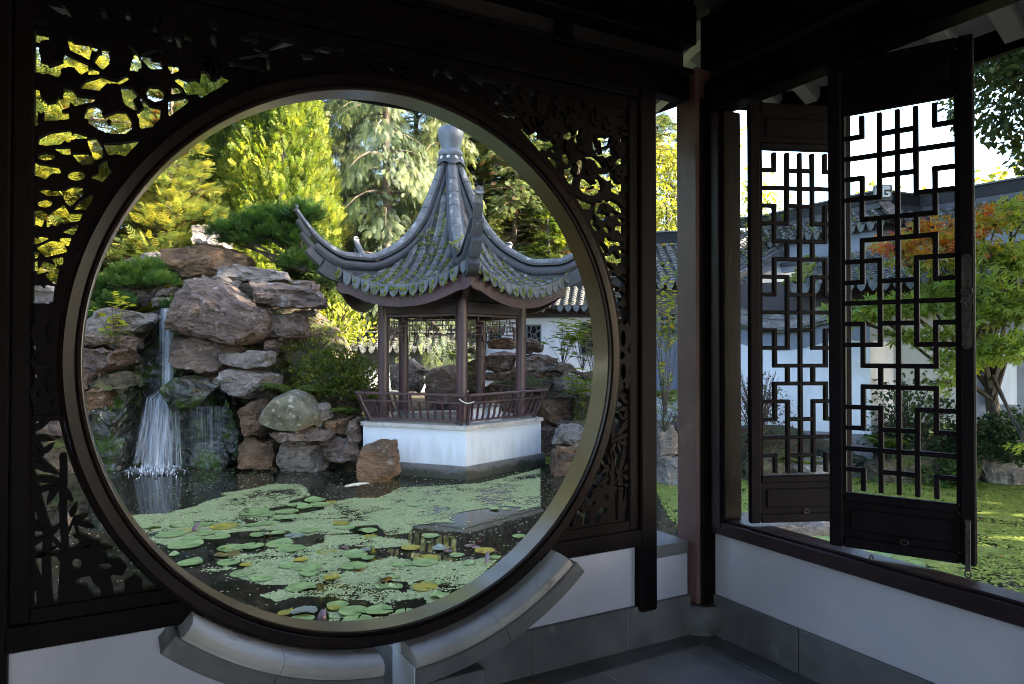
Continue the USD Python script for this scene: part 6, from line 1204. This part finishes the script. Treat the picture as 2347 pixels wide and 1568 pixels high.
# ---- corridor seen in the gap left of the corner column
gc = thing('corridor', 'grey walled corridor with tiled roof seen in the gap left of the corner column', 'building')
g0, g1 = C(1440, 16.2), C(1720, 15.6); gn = np.array([*Fv[:2], 0])
part(gc, 'lower_wall', wallquad(g0, g1, -.3, .55), M['plaster_out']); part(gc, 'rail', wallquad(g0 - gn * .06, g1 - gn * .06, .551, .66, .3), M['bluewall'])
part(gc, 'upper_wall', wallquad(g0 + gn * .02, g1 + gn * .02, .661, 2.35), M['bluewall']); part(gc, 'beam', wallquad(g0 - gn * .05, g1 - gn * .05, 2.351, 3.25, .3), M['pav_wood'])
for k in range(7):
    p = g0 + (g1 - g0) * (.28 + .045 * k); part(gc, 'lattice_bar', bar(p - gn * .08 + [0, 0, 1.9], p - gn * .08 + [0, 0, 2.35], .03, .03), M['dark'])
for z in (1.95, 2.1, 2.25): part(gc, 'lattice_bar', bar(g0 + (g1 - g0) * .26 - gn * .075 + [0, 0, z], g0 + (g1 - g0) * .56 - gn * .075 + [0, 0, z], .03, .03), M['dark'])
tileslope(gc, g0 + gn * 1.2 + [0, 0, 4.1], g1 + gn * 1.2 + [0, 0, 4.1], g0 - gn * .5 + [0, 0, 3.0], g1 - gn * .5 + [0, 0, 3.0], .19, None, 8, moss=.1)
slatridge(gc, g0 + gn * 1.2 + [0, 0, 4.38], g1 + gn * 1.2 + [0, 0, 4.38])
# ---- wavy wall on the right bank
ww = thing('wavy_wall', 'white garden wall with a wave shaped grey coping beyond the farther shutter', 'wall')
w0, w1 = C(1560, 14.3), C(1995, 12.15); Lw = np.linalg.norm((w1 - w0)[:2]); dw = (w1 - w0) / Lw; nw = np.array([-dw[1], dw[0], 0]); nw = nw if nw[:2] @ Fv[:2] > 0 else -nw
def wave(s): return 2.02 + .09 * np.sin((s - .2) * 2 * np.pi / 2.25) + .20 * np.exp(-((s - 4.3) / .36) ** 2) + .05 * np.abs(np.sin((s - .2) * np.pi / 2.25)) 
sx = np.linspace(0, Lw, 70)
def along_w(poly, th, q0=0.0):
    v, f = extrude(poly, th); return (np.array([*w0[:2], 0]) + v[:, :1] * dw + (v[:, 2:] + q0) * nw + v[:, 1:2] * np.array([0, 0, 1.0]), f)
part(ww, 'plaster', along_w(sg.Polygon([(0, .10), *zip(sx, wave(sx) - .42), (Lw, .10)]), .24), M['plaster_out'], 'white plaster with rain streaks')
part(ww, 'band', along_w(sg.Polygon([*zip(sx, wave(sx) - .4205), *zip(sx[::-1], wave(sx[::-1]) - .10)]), .28, -.02), M['bluewall'])
part(ww, 'return_wall', hullpts([np.array([*w1[:2], 0]) + dw * q * .0 + nw * r__ + dw * q2 + np.array([0, 0, z]) for q in (0,) for r__ in (.2405, 2.2) for q2 in (-.24, 0) for z in (.1, 1.7)]), M['plaster_out'])
# coping: courses of flat tiles following the wave
def course(q0, q1, dz0, dz1, name, mt):
    secs = [[np.array([*w0[:2], 0]) + dw * s + nw * q + np.array([0, 0, wave(s) + z]) for q, z in ((q0, dz0), (q1, dz0), (q1, dz1), (q0, dz1))] for s in sx]; part(ww, name, sweep(secs), mt)
course(-.14, .40, -.099, -.05, 'coping_course', M['tile2']); course(-.20, .46, -.049, .0, 'coping_course', M['tile2'])
secs = [[np.array([*w0[:2], 0]) + dw * s + nw * q + np.array([0, 0, wave(s) + z]) for q, z in ((-.17, .001), (.43, .001), (.13, .17))] for s in sx]; part(ww, 'coping_slope', sweep(secs), M['rock_grey'])
course(.07, .19, .15, .24, 'coping_ridge', M['tile2'])
for a_, b_ in zip(np.linspace(0, Lw, 8)[:-1], np.linspace(0, Lw, 8)[1:]):
    for z0, z1, q in ((-.7, -.26, -.10), (-.258, .098, -.06)):
        part(ww, 'foundation_stone', hullpts([np.array([*w0[:2], 0]) + dw * s + nw * q_ + np.array([0, 0, z]) for s in (a_ + .004, b_ - .004 + (.05 if b_ > Lw - .1 else 0)) for q_ in (q, .3) for z in (z0, z1)]), M['slate'])
# ---- rear hall: shaded wall, tiled lower roof, high coping with the white spiral corner
rh_ = thing('rear_hall', 'grey hall with two tiers of tiled roof behind the maple', 'building')
R0, R1, R2 = C(1985, 14.0), C(2170, 13.2), C(2700, 11.6)
nb = np.array([*Fv[:2], 0]); up1 = np.array([0, 0, 1.0])
part(rh_, 'wall', wallquad(C(1985, 13.9), C(2215, 13.3), -.2, 3.3), M['graywall']); part(rh_, 'wall', wallquad(C(2216, 13.3), C(2800, 12.0), -.2, 3.3), M['bluewall'])
part(rh_, 'window', wallquad(C(2262, 13.1), C(2330, 12.95), .55, 1.85, .05), M['plaster_out'])
part(rh_, 'eave_beam', wallquad(C(1640, 14.9), C(2150, 12.5), 2.30, 2.90, .3), M['pav_dark']); part(rh_, 'eave_beam', wallquad(C(2151, 12.5), C(2900, 11.3), 2.30, 2.90, .3), M['pav_dark'])
# lower roof, two slopes meeting in a hip near display x 2140
ehip, thip = C(2145, 11.75, 2.72), C(2060, 13.3, 3.46)
tileslope(rh_, C(1850, 15.1, 3.46), thip, C(1800, 13.4, 2.72), ehip, .19, None, 12, moss=.22)
tileslope(rh_, thip, C(2700, 12.2, 3.46), ehip, C(2750, 10.6, 2.72), .19, None, 13, moss=.08)
part(rh_, 'hip_ridge', tube([thip + [0, 0, .06], (thip + ehip) / 2 + [0, 0, .05], ehip + [0, 0, .10]], .085, 8), M['ridgetop'])
# mossy verge of the left slope
vg = MB(); rv = np.random.RandomState(4); ico = trimesh.creation.icosphere(1, 1)
for _ in range(70):
    f = rv.rand(); p = C(1850, 15.1, 3.46) * (1 - f) + C(1800, 13.4, 2.72) * f; vg.add((ico.vertices * np.array([.07, .07, .04]) * rv.uniform(.5, 1.3) + p + dw * rv.uniform(0, .3) + [0, 0, .08], ico.faces))
part(rh_, 'moss_verge', vg.get(), M['moss'], kind='stuff')
# upper blue-grey wall and moulding, high tiled coping with slat ridge
A_, C_, D_, E_ = C(1740, 16.6), C(2026, 13.75), C(2123, 14.2), C(2420, 12.4)
for p, q in ((A_, C_), (C_, D_), (D_, E_)):
    part(rh_, 'upper_wall', wallquad(p + nb * .12, q + nb * .12, 3.3, 4.22), M['bluewall']); part(rh_, 'moulding', wallquad(p + nb * .02, q + nb * .02, 3.42, 3.52, .2), M['ridge']); part(rh_, 'moulding', wallquad(p + nb * .05, q + nb * .05, 3.90, 3.99, .2), M['ridge'])
    tileslope(rh_, p + nb * .2 + [0, 0, 4.32], q + nb * .2 + [0, 0, 4.32], p - nb * .22 + [0, 0, 4.02], q - nb * .22 + [0, 0, 4.02], .20, None, 14)
    part(rh_, 'ridge_band', wallquad(p + nb * .12, q + nb * .12, 4.325, 4.43, .16), M['ridge']); slatridge(rh_, p + nb * .2 + [0, 0, 4.66], q + nb * .2 + [0, 0, 4.66], .11, .22)
cpo = C_ + nb * .02 + [0, 0, 4.44]
co = part(rh_, 'corner_ornament', xf(box((-.16, -.06, 0), (.16, .06, .30), .01), cpo, rz=-.5), M['ridgetop'])
sp_ = [(-.09, .24), (.07, .24), (.07, .20), (-.05, .20), (-.05, .06), (.07, .06), (.07, .13), (.02, .13)]
for p, q in zip(sp_[:-1], sp_[1:]):
    if p == q: continue
    f = lambda w: cpo + Rv * w[0] - nb * .11 + [0, 0, w[1] + .01]
    part(co, 'scroll', bar(f(p), f(q), .03, .03, upv=nb), M['whitepaint'])
part(rh_, 'corner_tile', bar(C_ - nb * .05 + [0, 0, 4.40], C_ - nb * .52 + [0, 0, 4.05], .22, .05, .01), M['rock'])
# ---- gabled wing left of it: slope falling to the left, white gable with grey verge
gb = thing('gabled_wing', 'tiled wing with a white gable wall seen through the farther shutter', 'building')
t0, t1, e0, e1 = C(1640, 20.5, 4.9), C(1900, 17.2, 4.65), C(1500, 17.0, 3.2), C(1672, 14.9, 3.05)
tileslope(gb, t0, t1, e0, e1, .19, None, 21, moss=.15)
slatridge(gb, t0 + [0, 0, .34], t1 + [0, 0, .34])
tri = [t1 - [0, 0, .12], e1 - [0, 0, .12], np.array([*e1[:2], .2]), np.array([*t1[:2], .2])]
part(gb, 'gable_wall', hullpts([p + q * dw for p in tri for q in (-.25, -.03)]), M['plaster_out'])
part(gb, 'verge', bar(t1 + dw * .02 - [0, 0, .05], e1 + dw * .02 - [0, 0, .05], .10, .12), M['ridgetop']); part(gb, 'verge_band', bar(t1 + dw * .0 - [0, 0, .22], e1 + dw * .0 - [0, 0, .22], .06, .2), M['bluewall'])
part(gb, 'wall', wallquad(e0 + nb * .5, e1 + nb * .5, -.2, 3.0), M['plaster_out'])
sprigs('roof_weeds', 'ferny weeds growing on the gabled wing roof', C(1745, 16.3, 3.9), 20, .7, 31, 'shrub', .12, spread=1.3, per=7)
sprigs('roof_weeds', 'grass tuft sprouting from the roof tiles by the gable', C(1732, 15.5, 3.5), 20, .45, 32, 'bamboo', .12, spread=.25, tm=BLADE, per=4)
for i, (x, y) in enumerate(((975, 565), (990, 600), (1060, 590))):
    sprigs('roof_seedling', 'seedling sprouting on the pavilion roof, ' + ('upper left', 'lower left', 'by the front ridge')[i], px(x, y, 12.3 - .25 * (i == 1) - .3 * (i == 2)) , 7, .38, 33 + i, 'shrub' if i < 2 else 'weed', .06, spread=.3)
# ================================================================ ON THE WATER
rl_ = np.random.RandomState(9)
padm = {}
for nm, st in (('green', [(0, (.13, .205, .07)), (1, (.24, .33, .12))]), ('yellow', [(0, (.16, .17, .02)), (1, (.34, .27, .03))]), ('purple', [(0, (.09, .05, .06)), (1, (.16, .10, .11))]), ('grey', [(0, (.12, .15, .12)), (1, (.20, .22, .18))]), ('brown', [(0, (.06, .05, .012)), (1, (.12, .09, .02))])):
    padm[nm] = usdkit.material(stage, f'/World/Looks/{nm}_lily_pad', {'g': ('geometry', {}), 'n': ('noise_texture', {'scale': 9.0, 'detail': 4}), 'n2': ('noise_texture', {'scale': 55.0, 'detail': 2}), 'r': ('rgb_ramp', {'ramp': [(.35, st[0][1]), (.65, st[1][1])]}), 'r2': ('rgb_ramp', {'ramp': [(.66, (0, 0, 0)), (.70, (1, 1, 1))]}), 'x': ('mix', {'color2': (.22, .27, .12)}), 'p': ('principled_bsdf', {'roughness': .35, 'specular_ior_level': .5})},
        [('g.position', 'n.vector'), ('g.position', 'n2.vector'), ('n.fac', 'r.fac'), ('n2.fac', 'r2.fac'), ('r2.color', 'x.fac'), ('r.color', 'x.color1'), ('x.color', 'p.base_color')], surface='p.BSDF')
def padmesh(seed, notch=14, wob=.03, curl=.0):
    """A round floating leaf with a slit to its middle, slightly wavy."""
    r = np.random.RandomState(seed); n = 26; a = np.radians(np.linspace(notch / 2, 360 - notch / 2, n)); v = [(0.0, 0.0, .010)]
    for ring in (.55, 1.0):
        for t in a:
            rr = ring * (1 + wob * math.sin(3 * t + seed) + wob * .6 * math.sin(5 * t + 2 * seed)); z = .006 + ring ** 3 * (.018 + .03 * math.sin(2 * t + seed) * wob * 10) + curl * max(0, math.cos(t - 1.2)) ** 6 * ring ** 2
            v.append((rr * math.cos(t), rr * math.sin(t), z))
    f = [(0, 1 + i, 2 + i) for i in range(n - 1)]
    for i in range(n - 1): f += [(1 + i, 1 + n + i, 2 + n + i), (1 + i, 2 + n + i, 2 + i)]
    v = np.array(v); m = len(v); v2 = v - [0, 0, .02]; f = np.array(f)
    return (np.vstack([v, v2]), np.vstack([f, f[:, ::-1] + m]))
LIST1 = [(450,607,180),(650,600,200),(350,700,240),(690,690,160),(800,712,220),(560,738,170),(500,795,290),(180,630,140),(510,660,190,'yellow'),(870,620,240,'yellow'),(1210,697,170),(1390,685,130),(1400,780,230),(1510,830,240),(940,828,240),(1140,812,200),(910,960,190),(1080,985,110,'yellow'),(540,970,210),(390,895,90),(1050,1065,220),(1240,1120,190),(1690,660,170),(1470,480,200),(1460,520,220),(1270,500,200),(1190,470,190),(1130,500,180),(1560,405,160),(1640,430,140),(1790,410,180),(1740,370,180),(1640,512,120),(1890,385,100,'yellow'),(1690,1015,230),(1690,1075,170),(1890,1120,180),(1610,1205,260),(1480,1000,150),(1610,945,120,'yellow'),(1860,855,170,'yellow'),(1960,1370,180),(1920,1412,140,'yellow'),(1640,1440,230,'grey'),(1630,1500,200),(1460,1450,130,'yellow'),(1300,590,150),(1150,610,130),(1550,700,170,'grey'),(900,880,220,'brown')]
LIST2 = [(880,415,130),(1640,450,90),(1750,447,80),(210,630,150),(160,590,140,'yellow'),(415,665,170),(440,710,120,'yellow'),(1020,708,155),(830,825,170,'yellow'),(1105,835,130,'grey'),(1275,890,135),(1545,850,180,'yellow'),(1460,825,80,'purple'),(1190,860,80,'purple'),(1400,800,100,'purple'),(300,890,200),(420,925,120),(285,1005,250),(395,840,100,'grey'),(740,985,160),(810,985,90),(965,970,230),(980,925,220,'yellow'),(1870,710,120),(1400,980,100),(1630,925,110),(1560,980,110),(680,1105,100),(560,1205,130),(690,1205,125),(1110,1150,110),(1000,1160,120),(960,1205,220,'yellow'),(1110,1295,170),(130,1370,180),(100,1412,120,'yellow'),(275,1435,250),(530,1430,240),(780,1440,180),(320,1520,260),(70,1110,150,'yellow'),(190,830,90,'purple'),(2040-1900+60,1460,120)]
UsdGeom.Scope.Define(stage, '/World/Shapes') if False else None
padclass = {}
for nm in padm:
    for s in range(3):
        c = stage.CreateClassPrim(f'/_pads_{nm}_{s}'); m = usdkit.mesh(stage, f'/_pads_{nm}_{s}/leaf', padmesh(s * 5 + len(nm), (12, 20, 8)[s], (.02, .045, .03)[s], (0, 0, .12)[s]), padm[nm], True); padclass[nm, s] = c
labs = {'green': 'round green lily pad floating on the pond', 'yellow': 'yellowing lily pad floating on the pond', 'purple': 'purple lily pad floating on the dark water', 'grey': 'dull grey green lily pad lying in the water', 'brown': 'brown decaying lily pad in the water'}
padpos = []
for conv, lst in ((wq1, LIST1), (wq2, LIST2)):
    for q in lst:
        x, y = conv(q[0], q[1]); p = gp(x, y, WATER); zc = p @ Fv; rad = q[2] / 2.4128 * .573 / 2 / 1630 * zc; nm = q[3] if len(q) > 3 else 'green'
        padpos.append((p, rad * 1.1, nm))
for x, y, rd in ((1830, 1205, .2), (1800, 1222, .16), (1890, 1232, .2), (2060, 1290, .22), (2000, 1270, .18), (1930, 1300, .2)):
    padpos.append((gp(x, y, WATER), rd, 'green'))
ORD = ['leftmost', 'second from the left', 'third from the left', 'fourth from the left', 'fifth from the left', 'sixth from the left', 'seventh from the left', 'eighth from the left', 'ninth from the left', 'tenth from the left', 'eleventh from the left', 'twelfth from the left']
ROWN = ['nearest', 'second', 'third', 'fourth', 'fifth', 'sixth', 'seventh', 'eighth', 'ninth', 'tenth', 'eleventh', 'twelfth']
def rowlabels(pts, per, what, rows):
    """A place for each floating thing: rows counted from the veranda, order counted from the left."""
    o_ = sorted(range(len(pts)), key=lambda i: pts[i] @ Fv); lab = {}
    for k in range(0, len(o_), per):
        for j, i in enumerate(sorted(o_[k:k + per], key=lambda i: (pts[i] @ Rv) / (pts[i] @ Fv))): lab[i] = f'{what[i]}, {ORD[j]} in the {ROWN[k // per]} {rows}'
    return lab
def colname(nm, rad): return {'green': 'broad green lily pad' if rad > .17 else 'small green lily pad' if rad < .12 else 'green lily pad', 'yellow': 'yellowing lily pad', 'purple': 'purple lily pad', 'grey': 'dull grey green lily pad', 'brown': 'brown lily pad'}[nm]
labs = rowlabels([q[0] for q in padpos], 11, [colname(q[2], q[1]) for q in padpos], 'row from the ring')
for i, (p, rad, nm) in enumerate(padpos):
    copyof(padclass[nm, rl_.randint(3)], 'lily_pad', labs[i], 'lily pad', 'lily pads on the pond', p + np.array([0, 0, .002 + .004 * (i % 4)]), rl_.uniform(0, 360), (rad, rad, .22), rl_.uniform(-1.5, 1.5))
# curled, upturned leaves
def curled(name, label, x, y, conv, w, h, col, seed, cat='lily pad'):
    p = gp(*conv(x, y), WATER); zc = p @ Fv; a = w / 2.4128 * .573 / 1630 * zc / 2; b = h / 2.4128 * .573 / 1630 * zc
    def fn(u, v): t = (u - .5) * 2; s = v; return p + Rv * (t * a * np.sqrt(np.clip(1 - (s * 2 - 1) ** 2 * .8, 0, 1)))[..., None] + Fv * (.08 * np.sin(s * 3 + seed) + t * t * a * .7)[..., None] + np.array([0, 0, 1.0]) * (s * b)[..., None]
    return single(name, grid(fn, 9, 9), padm[col], label, cat, smooth=True)
curled('curled_lily_leaf', 'olive brown lily leaf standing curled out of the water', 570, 1165, wq2, 140, 75, 'brown', 1)
curled('curled_lily_leaf', 'small pale blue green leaf edge turned up above a pad', 1280, 715, wq1, 80, 55, 'grey', 2)
curled('curled_lily_leaf', 'reddish rolled leaf spike at the lower edge of the ring', 1830, 1548, wq1, 80, 150, 'purple', 3)
curled('curled_lily_leaf', 'red brown rolled leaf spike among the far left pads', 600, 655, wq1, 50, 75, 'purple', 4)
curled('curled_lily_leaf', 'red brown rolled leaf spike near the right rim of the ring', 1565, 950, wq2, 40, 75, 'purple', 5)
curled('curled_lily_leaf', 'brown boat shaped leaf under the big pad', 310, 1068, wq2, 130, 34, 'brown', 6)
curled('curled_lily_leaf', 'folded edge of a pad turned up at the left', 850, 850, wq1, 60, 45, 'green', 7)
# duckweed: many small floating clumps, dense where the photograph shows a mat
wdm = leafmat('duckweed', [(0, (.18, .23, .09)), (.5, (.36, .41, .19)), (1, (.52, .54, .30))], .1)
wdg = leafmat('green_duckweed', [(0, (.09, .13, .022)), (.5, (.19, .25, .04)), (1, (.32, .35, .08))], .1)
def W2(conv, l): return sg.Polygon([gp(*conv(*q), WATER)[:2] for q in l]).buffer(0)
dense = unary_union([W2(wq1, l) for l in ([(-300,520),(0,505),(300,490),(400,465),(600,420),(700,370),(900,320),(820,300),(960,280),(1200,240),(1300,205),(1600,210),(1650,240),(1700,320),(1500,370),(1480,410),(1300,440),(1290,480),(1580,500),(1900,440),(2075,360),(2075,680),(1900,690),(1600,700),(1430,650),(1100,660),(900,680),(640,740),(300,800),(-100,700)], [(830,880),(1200,880),(1300,830),(1600,830),(1900,750),(2075,720),(2075,1150),(1900,1180),(1750,1170),(1480,1180),(1250,1180),(1050,1130),(950,1080),(1100,1000)], [(620,1050),(720,1010),(900,1000),(1000,1020),(800,1050)], [(1200,1280),(1400,1230),(1500,1200),(1700,1230),(2075,1240),(2075,1330),(1900,1300),(1600,1290),(1380,1340)], [(1850,1400),(2075,1380),(2075,1568),(1900,1560)])]
  + [W2(wq2, l) for l in ([(0,390),(300,340),(500,345),(620,300),(720,240),(1000,230),(1500,200),(2075,60),(2075,420),(1900,460),(1600,520),(1380,580),(1100,580),(850,610),(830,680),(600,700),(500,600),(250,620),(150,640),(100,680),(0,690)], [(0,700),(400,690),(550,720),(780,740),(850,800),(500,830),(100,800),(0,830)], [(450,960),(650,900),(850,950),(1300,950),(1700,900),(1400,1200),(1200,1290),(1000,1370),(950,1300),(500,1370),(400,1330),(150,1310),(200,1250),(0,1230),(0,1000),(300,1000)], [(350,1500),(600,1480),(700,1440),(760,1440),(650,1490),(400,1540)])])
holesd = unary_union([W2(wq2, l) for l in ([(1290,480),(1700,420),(1900,430),(1850,470),(1500,560),(1300,590),(1200,560)], [(560,1130),(800,1150),(830,1210),(760,1250),(640,1190)], [(860,1150),(960,1130),(1000,1180),(900,1190)], [(1120,1160),(1220,1150),(1180,1210),(1080,1200)])] + [W2(wq1, l) for l in ([(1030,560),(1080,540),(1200,570),(1100,600)], [(580,570),(760,560),(780,580),(600,590)], [(1270,450),(1480,430),(1500,470),(1290,470)])])
dense = dense.difference(holesd)
def weeds(n, region, seed, s0, s1, xr, zr, thr, prob_out):
    r = np.random.RandomState(seed); xc = r.uniform(*xr, n); zc = zr[0] + (zr[1] - zr[0]) * r.rand(n) ** .8; P = cw(0, 0) + xc[:, None] * Rv + zc[:, None] * Fv
    inside = shapely.contains_xy(region, P[:, 0], P[:, 1]) if region is not None else np.ones(n, bool)
    nz = fbm(np.stack([P[:, 0] * 2.6, P[:, 1] * 2.6, 0 * xc], -1), 4, seed); n2 = fbm(np.stack([P[:, 0] * 11, P[:, 1] * 11, 0 * xc], -1), 2, seed + 5)
    keep = np.where(inside, (nz + .5 * (n2 - .5) > thr + .10 * r.normal(size=n)), r.rand(n) < prob_out); P = P[keep]; k = len(P); a = r.rand(k) * 6.28; s = r.uniform(s0, s1, k)
    P[:, 2] = WATER + .004 + r.rand(k) * .004
    an = a[:, None] + np.arange(4) * np.pi / 2 + r.uniform(-.35, .35, (k, 4)); v = P[:, None] + s[:, None, None] * np.stack([np.cos(an), np.sin(an), .12 * r.normal(size=(k, 4))], -1)
    f = (np.arange(k) * 4)[:, None, None] + np.array([[0, 1, 2], [0, 2, 3]]); tn = np.repeat(np.clip(.5 + .25 * r.normal(size=k), 0, 1), 4); return (v.reshape(-1, 3), f.reshape(-1, 3)), tn
def matsheet(region, seed, xr, zr, cell, thr, z):
    """The closed part of a duckweed mat: small ragged cells joined where the weed lies thick."""
    nx, nz = int((xr[1] - xr[0]) / cell), int((zr[1] - zr[0]) / cell); X, Z = np.meshgrid(np.linspace(*xr, nx), np.linspace(*zr, nz), indexing='ij'); r = np.random.RandomState(seed)
    P = X[..., None] * Rv + Z[..., None] * Fv; P[..., :2] += r.normal(size=P[..., :2].shape) * cell * .28; P[..., 2] = z
    q = np.stack([P[..., 0], P[..., 1], 0 * X], -1); nz_ = fbm(q * 2.6, 4, 1) + .55 * (fbm(q * 11, 3, 6) - .5) + .35 * (fbm(q * 30, 2, 8) - .5)
    on = shapely.contains_xy(region, P[..., 0], P[..., 1]) & (nz_ > thr); k = on[:-1, :-1] & on[1:, :-1] & on[1:, 1:] & on[:-1, 1:]; i, j = np.nonzero(k); a = i * nz + j
    f = np.vstack([np.stack([a, a + nz, a + nz + 1], 1), np.stack([a, a + nz + 1, a + 1], 1)]); u, inv = np.unique(f, return_inverse=True); return (P.reshape(-1, 3)[u], inv.reshape(-1, 3))
wds = mat('duckweed_mat', (.22, .27, .11), (.44, .47, .24), 60, .6, .6, 160, detail=6, lo=.38, hi=.62, c3=(.10, .14, .05), s3=14, lo3=.56, hi3=.66)
single('duckweed', matsheet(dense, 4, (-5.5, 3.6), (5.0, 13.0), .022, .39, WATER + .0035), wds, 'thick pale crust of duckweed between the lily pads', 'duckweed', kind='stuff')
mw, tn = weeds(300000, dense, 1, .006, .016, (-5.5, 3.6), (5.0, 13.0), .30, .012)
single('duckweed', mw, wdm, 'pale green duckweed mats among the lily pads', 'duckweed', kind='stuff', tint=tn)
rp_ = sg.Polygon([cw(x, z)[:2] for x, z in ((3.0, 3.0), (10, 3.0), (10.5, 11.9), (4.6, 12.5), (.7, 15.2), (.4, 13.6), (2.3, 11.8), (2.0, 9))])
wdr = mat('green_duckweed_mat', (.11, .155, .03), (.24, .29, .055), 70, .6, .5, 180, detail=6, lo=.38, hi=.62, c3=(.15, .19, .05), s3=2.5)
single('duckweed', matsheet(rp_, 5, (.3, 10), (3.0, 15), .034, .36, WATER + .0035), wdr, 'closed green crust of duckweed outside the shutters', 'duckweed', kind='stuff')
mw, tn = weeds(240000, rp_, 2, .010, .026, (.3, 10), (3.0, 15), .30, 0)
single('duckweed', mw, wdg, 'solid bright green duckweed covering the pond outside the shutters', 'duckweed', kind='stuff', tint=tn)
# fallen leaves
flm = [mat('orange_fallen_leaf', (.30, .10, .03), (.42, .2, .05), 20, .6), mat('pinkish_fallen_leaf', (.32, .17, .13), (.42, .27, .2), 20, .6), mat('red_fallen_leaf', (.25, .03, .02), (.35, .07, .04), 20, .6)]
flc = []
for i in range(3):
    c = stage.CreateClassPrim(f'/_fallen_{i}'); v, f = place(STAR, np.zeros((1, 3)), np.array([[1.0, 0, 0]]), np.array([[0, 0, 1.0]]), np.ones(1)); usdkit.mesh(stage, f'/_fallen_{i}/leaf', (v, f), flm[i]); flc.append(c)
fls = []
while len(fls) < 90:
    n_ = len(fls)
    if n_ < 60: x, y = wq2(rl_.uniform(0, 2000), rl_.uniform(250, 1350))
    elif n_ < 75: x, y = wq1(rl_.uniform(200, 2000), rl_.uniform(250, 1250))
    else: x, y = rl_.uniform(2020, 2340), rl_.uniform(1120, 1280)
    p = gp(x, y, WATER); p[2] += .016; fls.append((p, rl_.randint(3)))
labs = rowlabels([q[0] for q in fls], 10, [('orange fallen leaf', 'pinkish fallen leaf', 'red fallen leaf')[q[1]] for q in fls], 'row of floating leaves')
for k, (p, i) in enumerate(fls): copyof(flc[i], 'fallen_leaf', labs[k], 'leaf', 'fallen leaves afloat', p, rl_.uniform(0, 360), rl_.uniform(.02, .05))
# koi at the surface
kz = gp(*wq2(330, 212), WATER); kd = gp(*wq2(450, 190), WATER) - gp(*wq2(200, 225), WATER); kL = np.linalg.norm(kd); kd /= kL; ks = np.cross([0, 0, 1], kd)
ko = thing('koi', 'slender white koi gliding at the surface before the brown boulder', 'fish')
secs = []
for t in np.linspace(0, 1, 15):
    w = .055 * (math.sin(math.pi * min(1, t * .92 + .06)) ** .7) * (1 - .45 * t) + .004; c = kz + kd * (t - .5) * kL * 1.05 + ks * .05 * math.sin(t * 3.0); c = c + np.array([0, 0, .002])
    secs.append([c + ks * w * math.cos(a) + np.array([0, 0, 1]) * w * .45 * math.sin(a) for a in np.linspace(0, 2 * np.pi, 10, endpoint=False)])
km = mat('koi_white', (.55, .5, .40), (.7, .66, .55), 6, .3)
part(ko, 'body', sweep(secs), km, smooth=True)
tl = kz + kd * .5 * kL * 1.05; part(ko, 'tail', hullpts([tl - kd * .02, tl + kd * .10 + ks * .05 + [0, 0, .01], tl + kd * .09 - ks * .03 + [0, 0, .012], tl + [0, 0, .015]]), km)
for s in (-1, 1):
    f0 = kz - kd * .22 * kL; part(ko, 'fin', hullpts([f0 + ks * s * .04 + [0, 0, .006], f0 + ks * s * .13 + kd * .04 + [0, 0, .006], f0 + ks * s * .05 + kd * .06 + [0, 0, .006], f0 + ks * s * .06 + kd * .03 + [0, 0, .009]]), km)
# a dry leaf on the veranda floor
dl = gp((1350 + 1270 * .5975) * .573, (1800 + 1556 * .5975) * .573, .006)
single('fallen_leaf', (dl + place(leaf_template(.25), np.zeros((1, 3)), np.array([[.9, -.3, 0]]), np.array([[0, 0.2, 1.0]]), np.array([.09]))[0], LEAF[1]), flm[0], 'dry brown leaf lying on the slate floor', 'leaf')
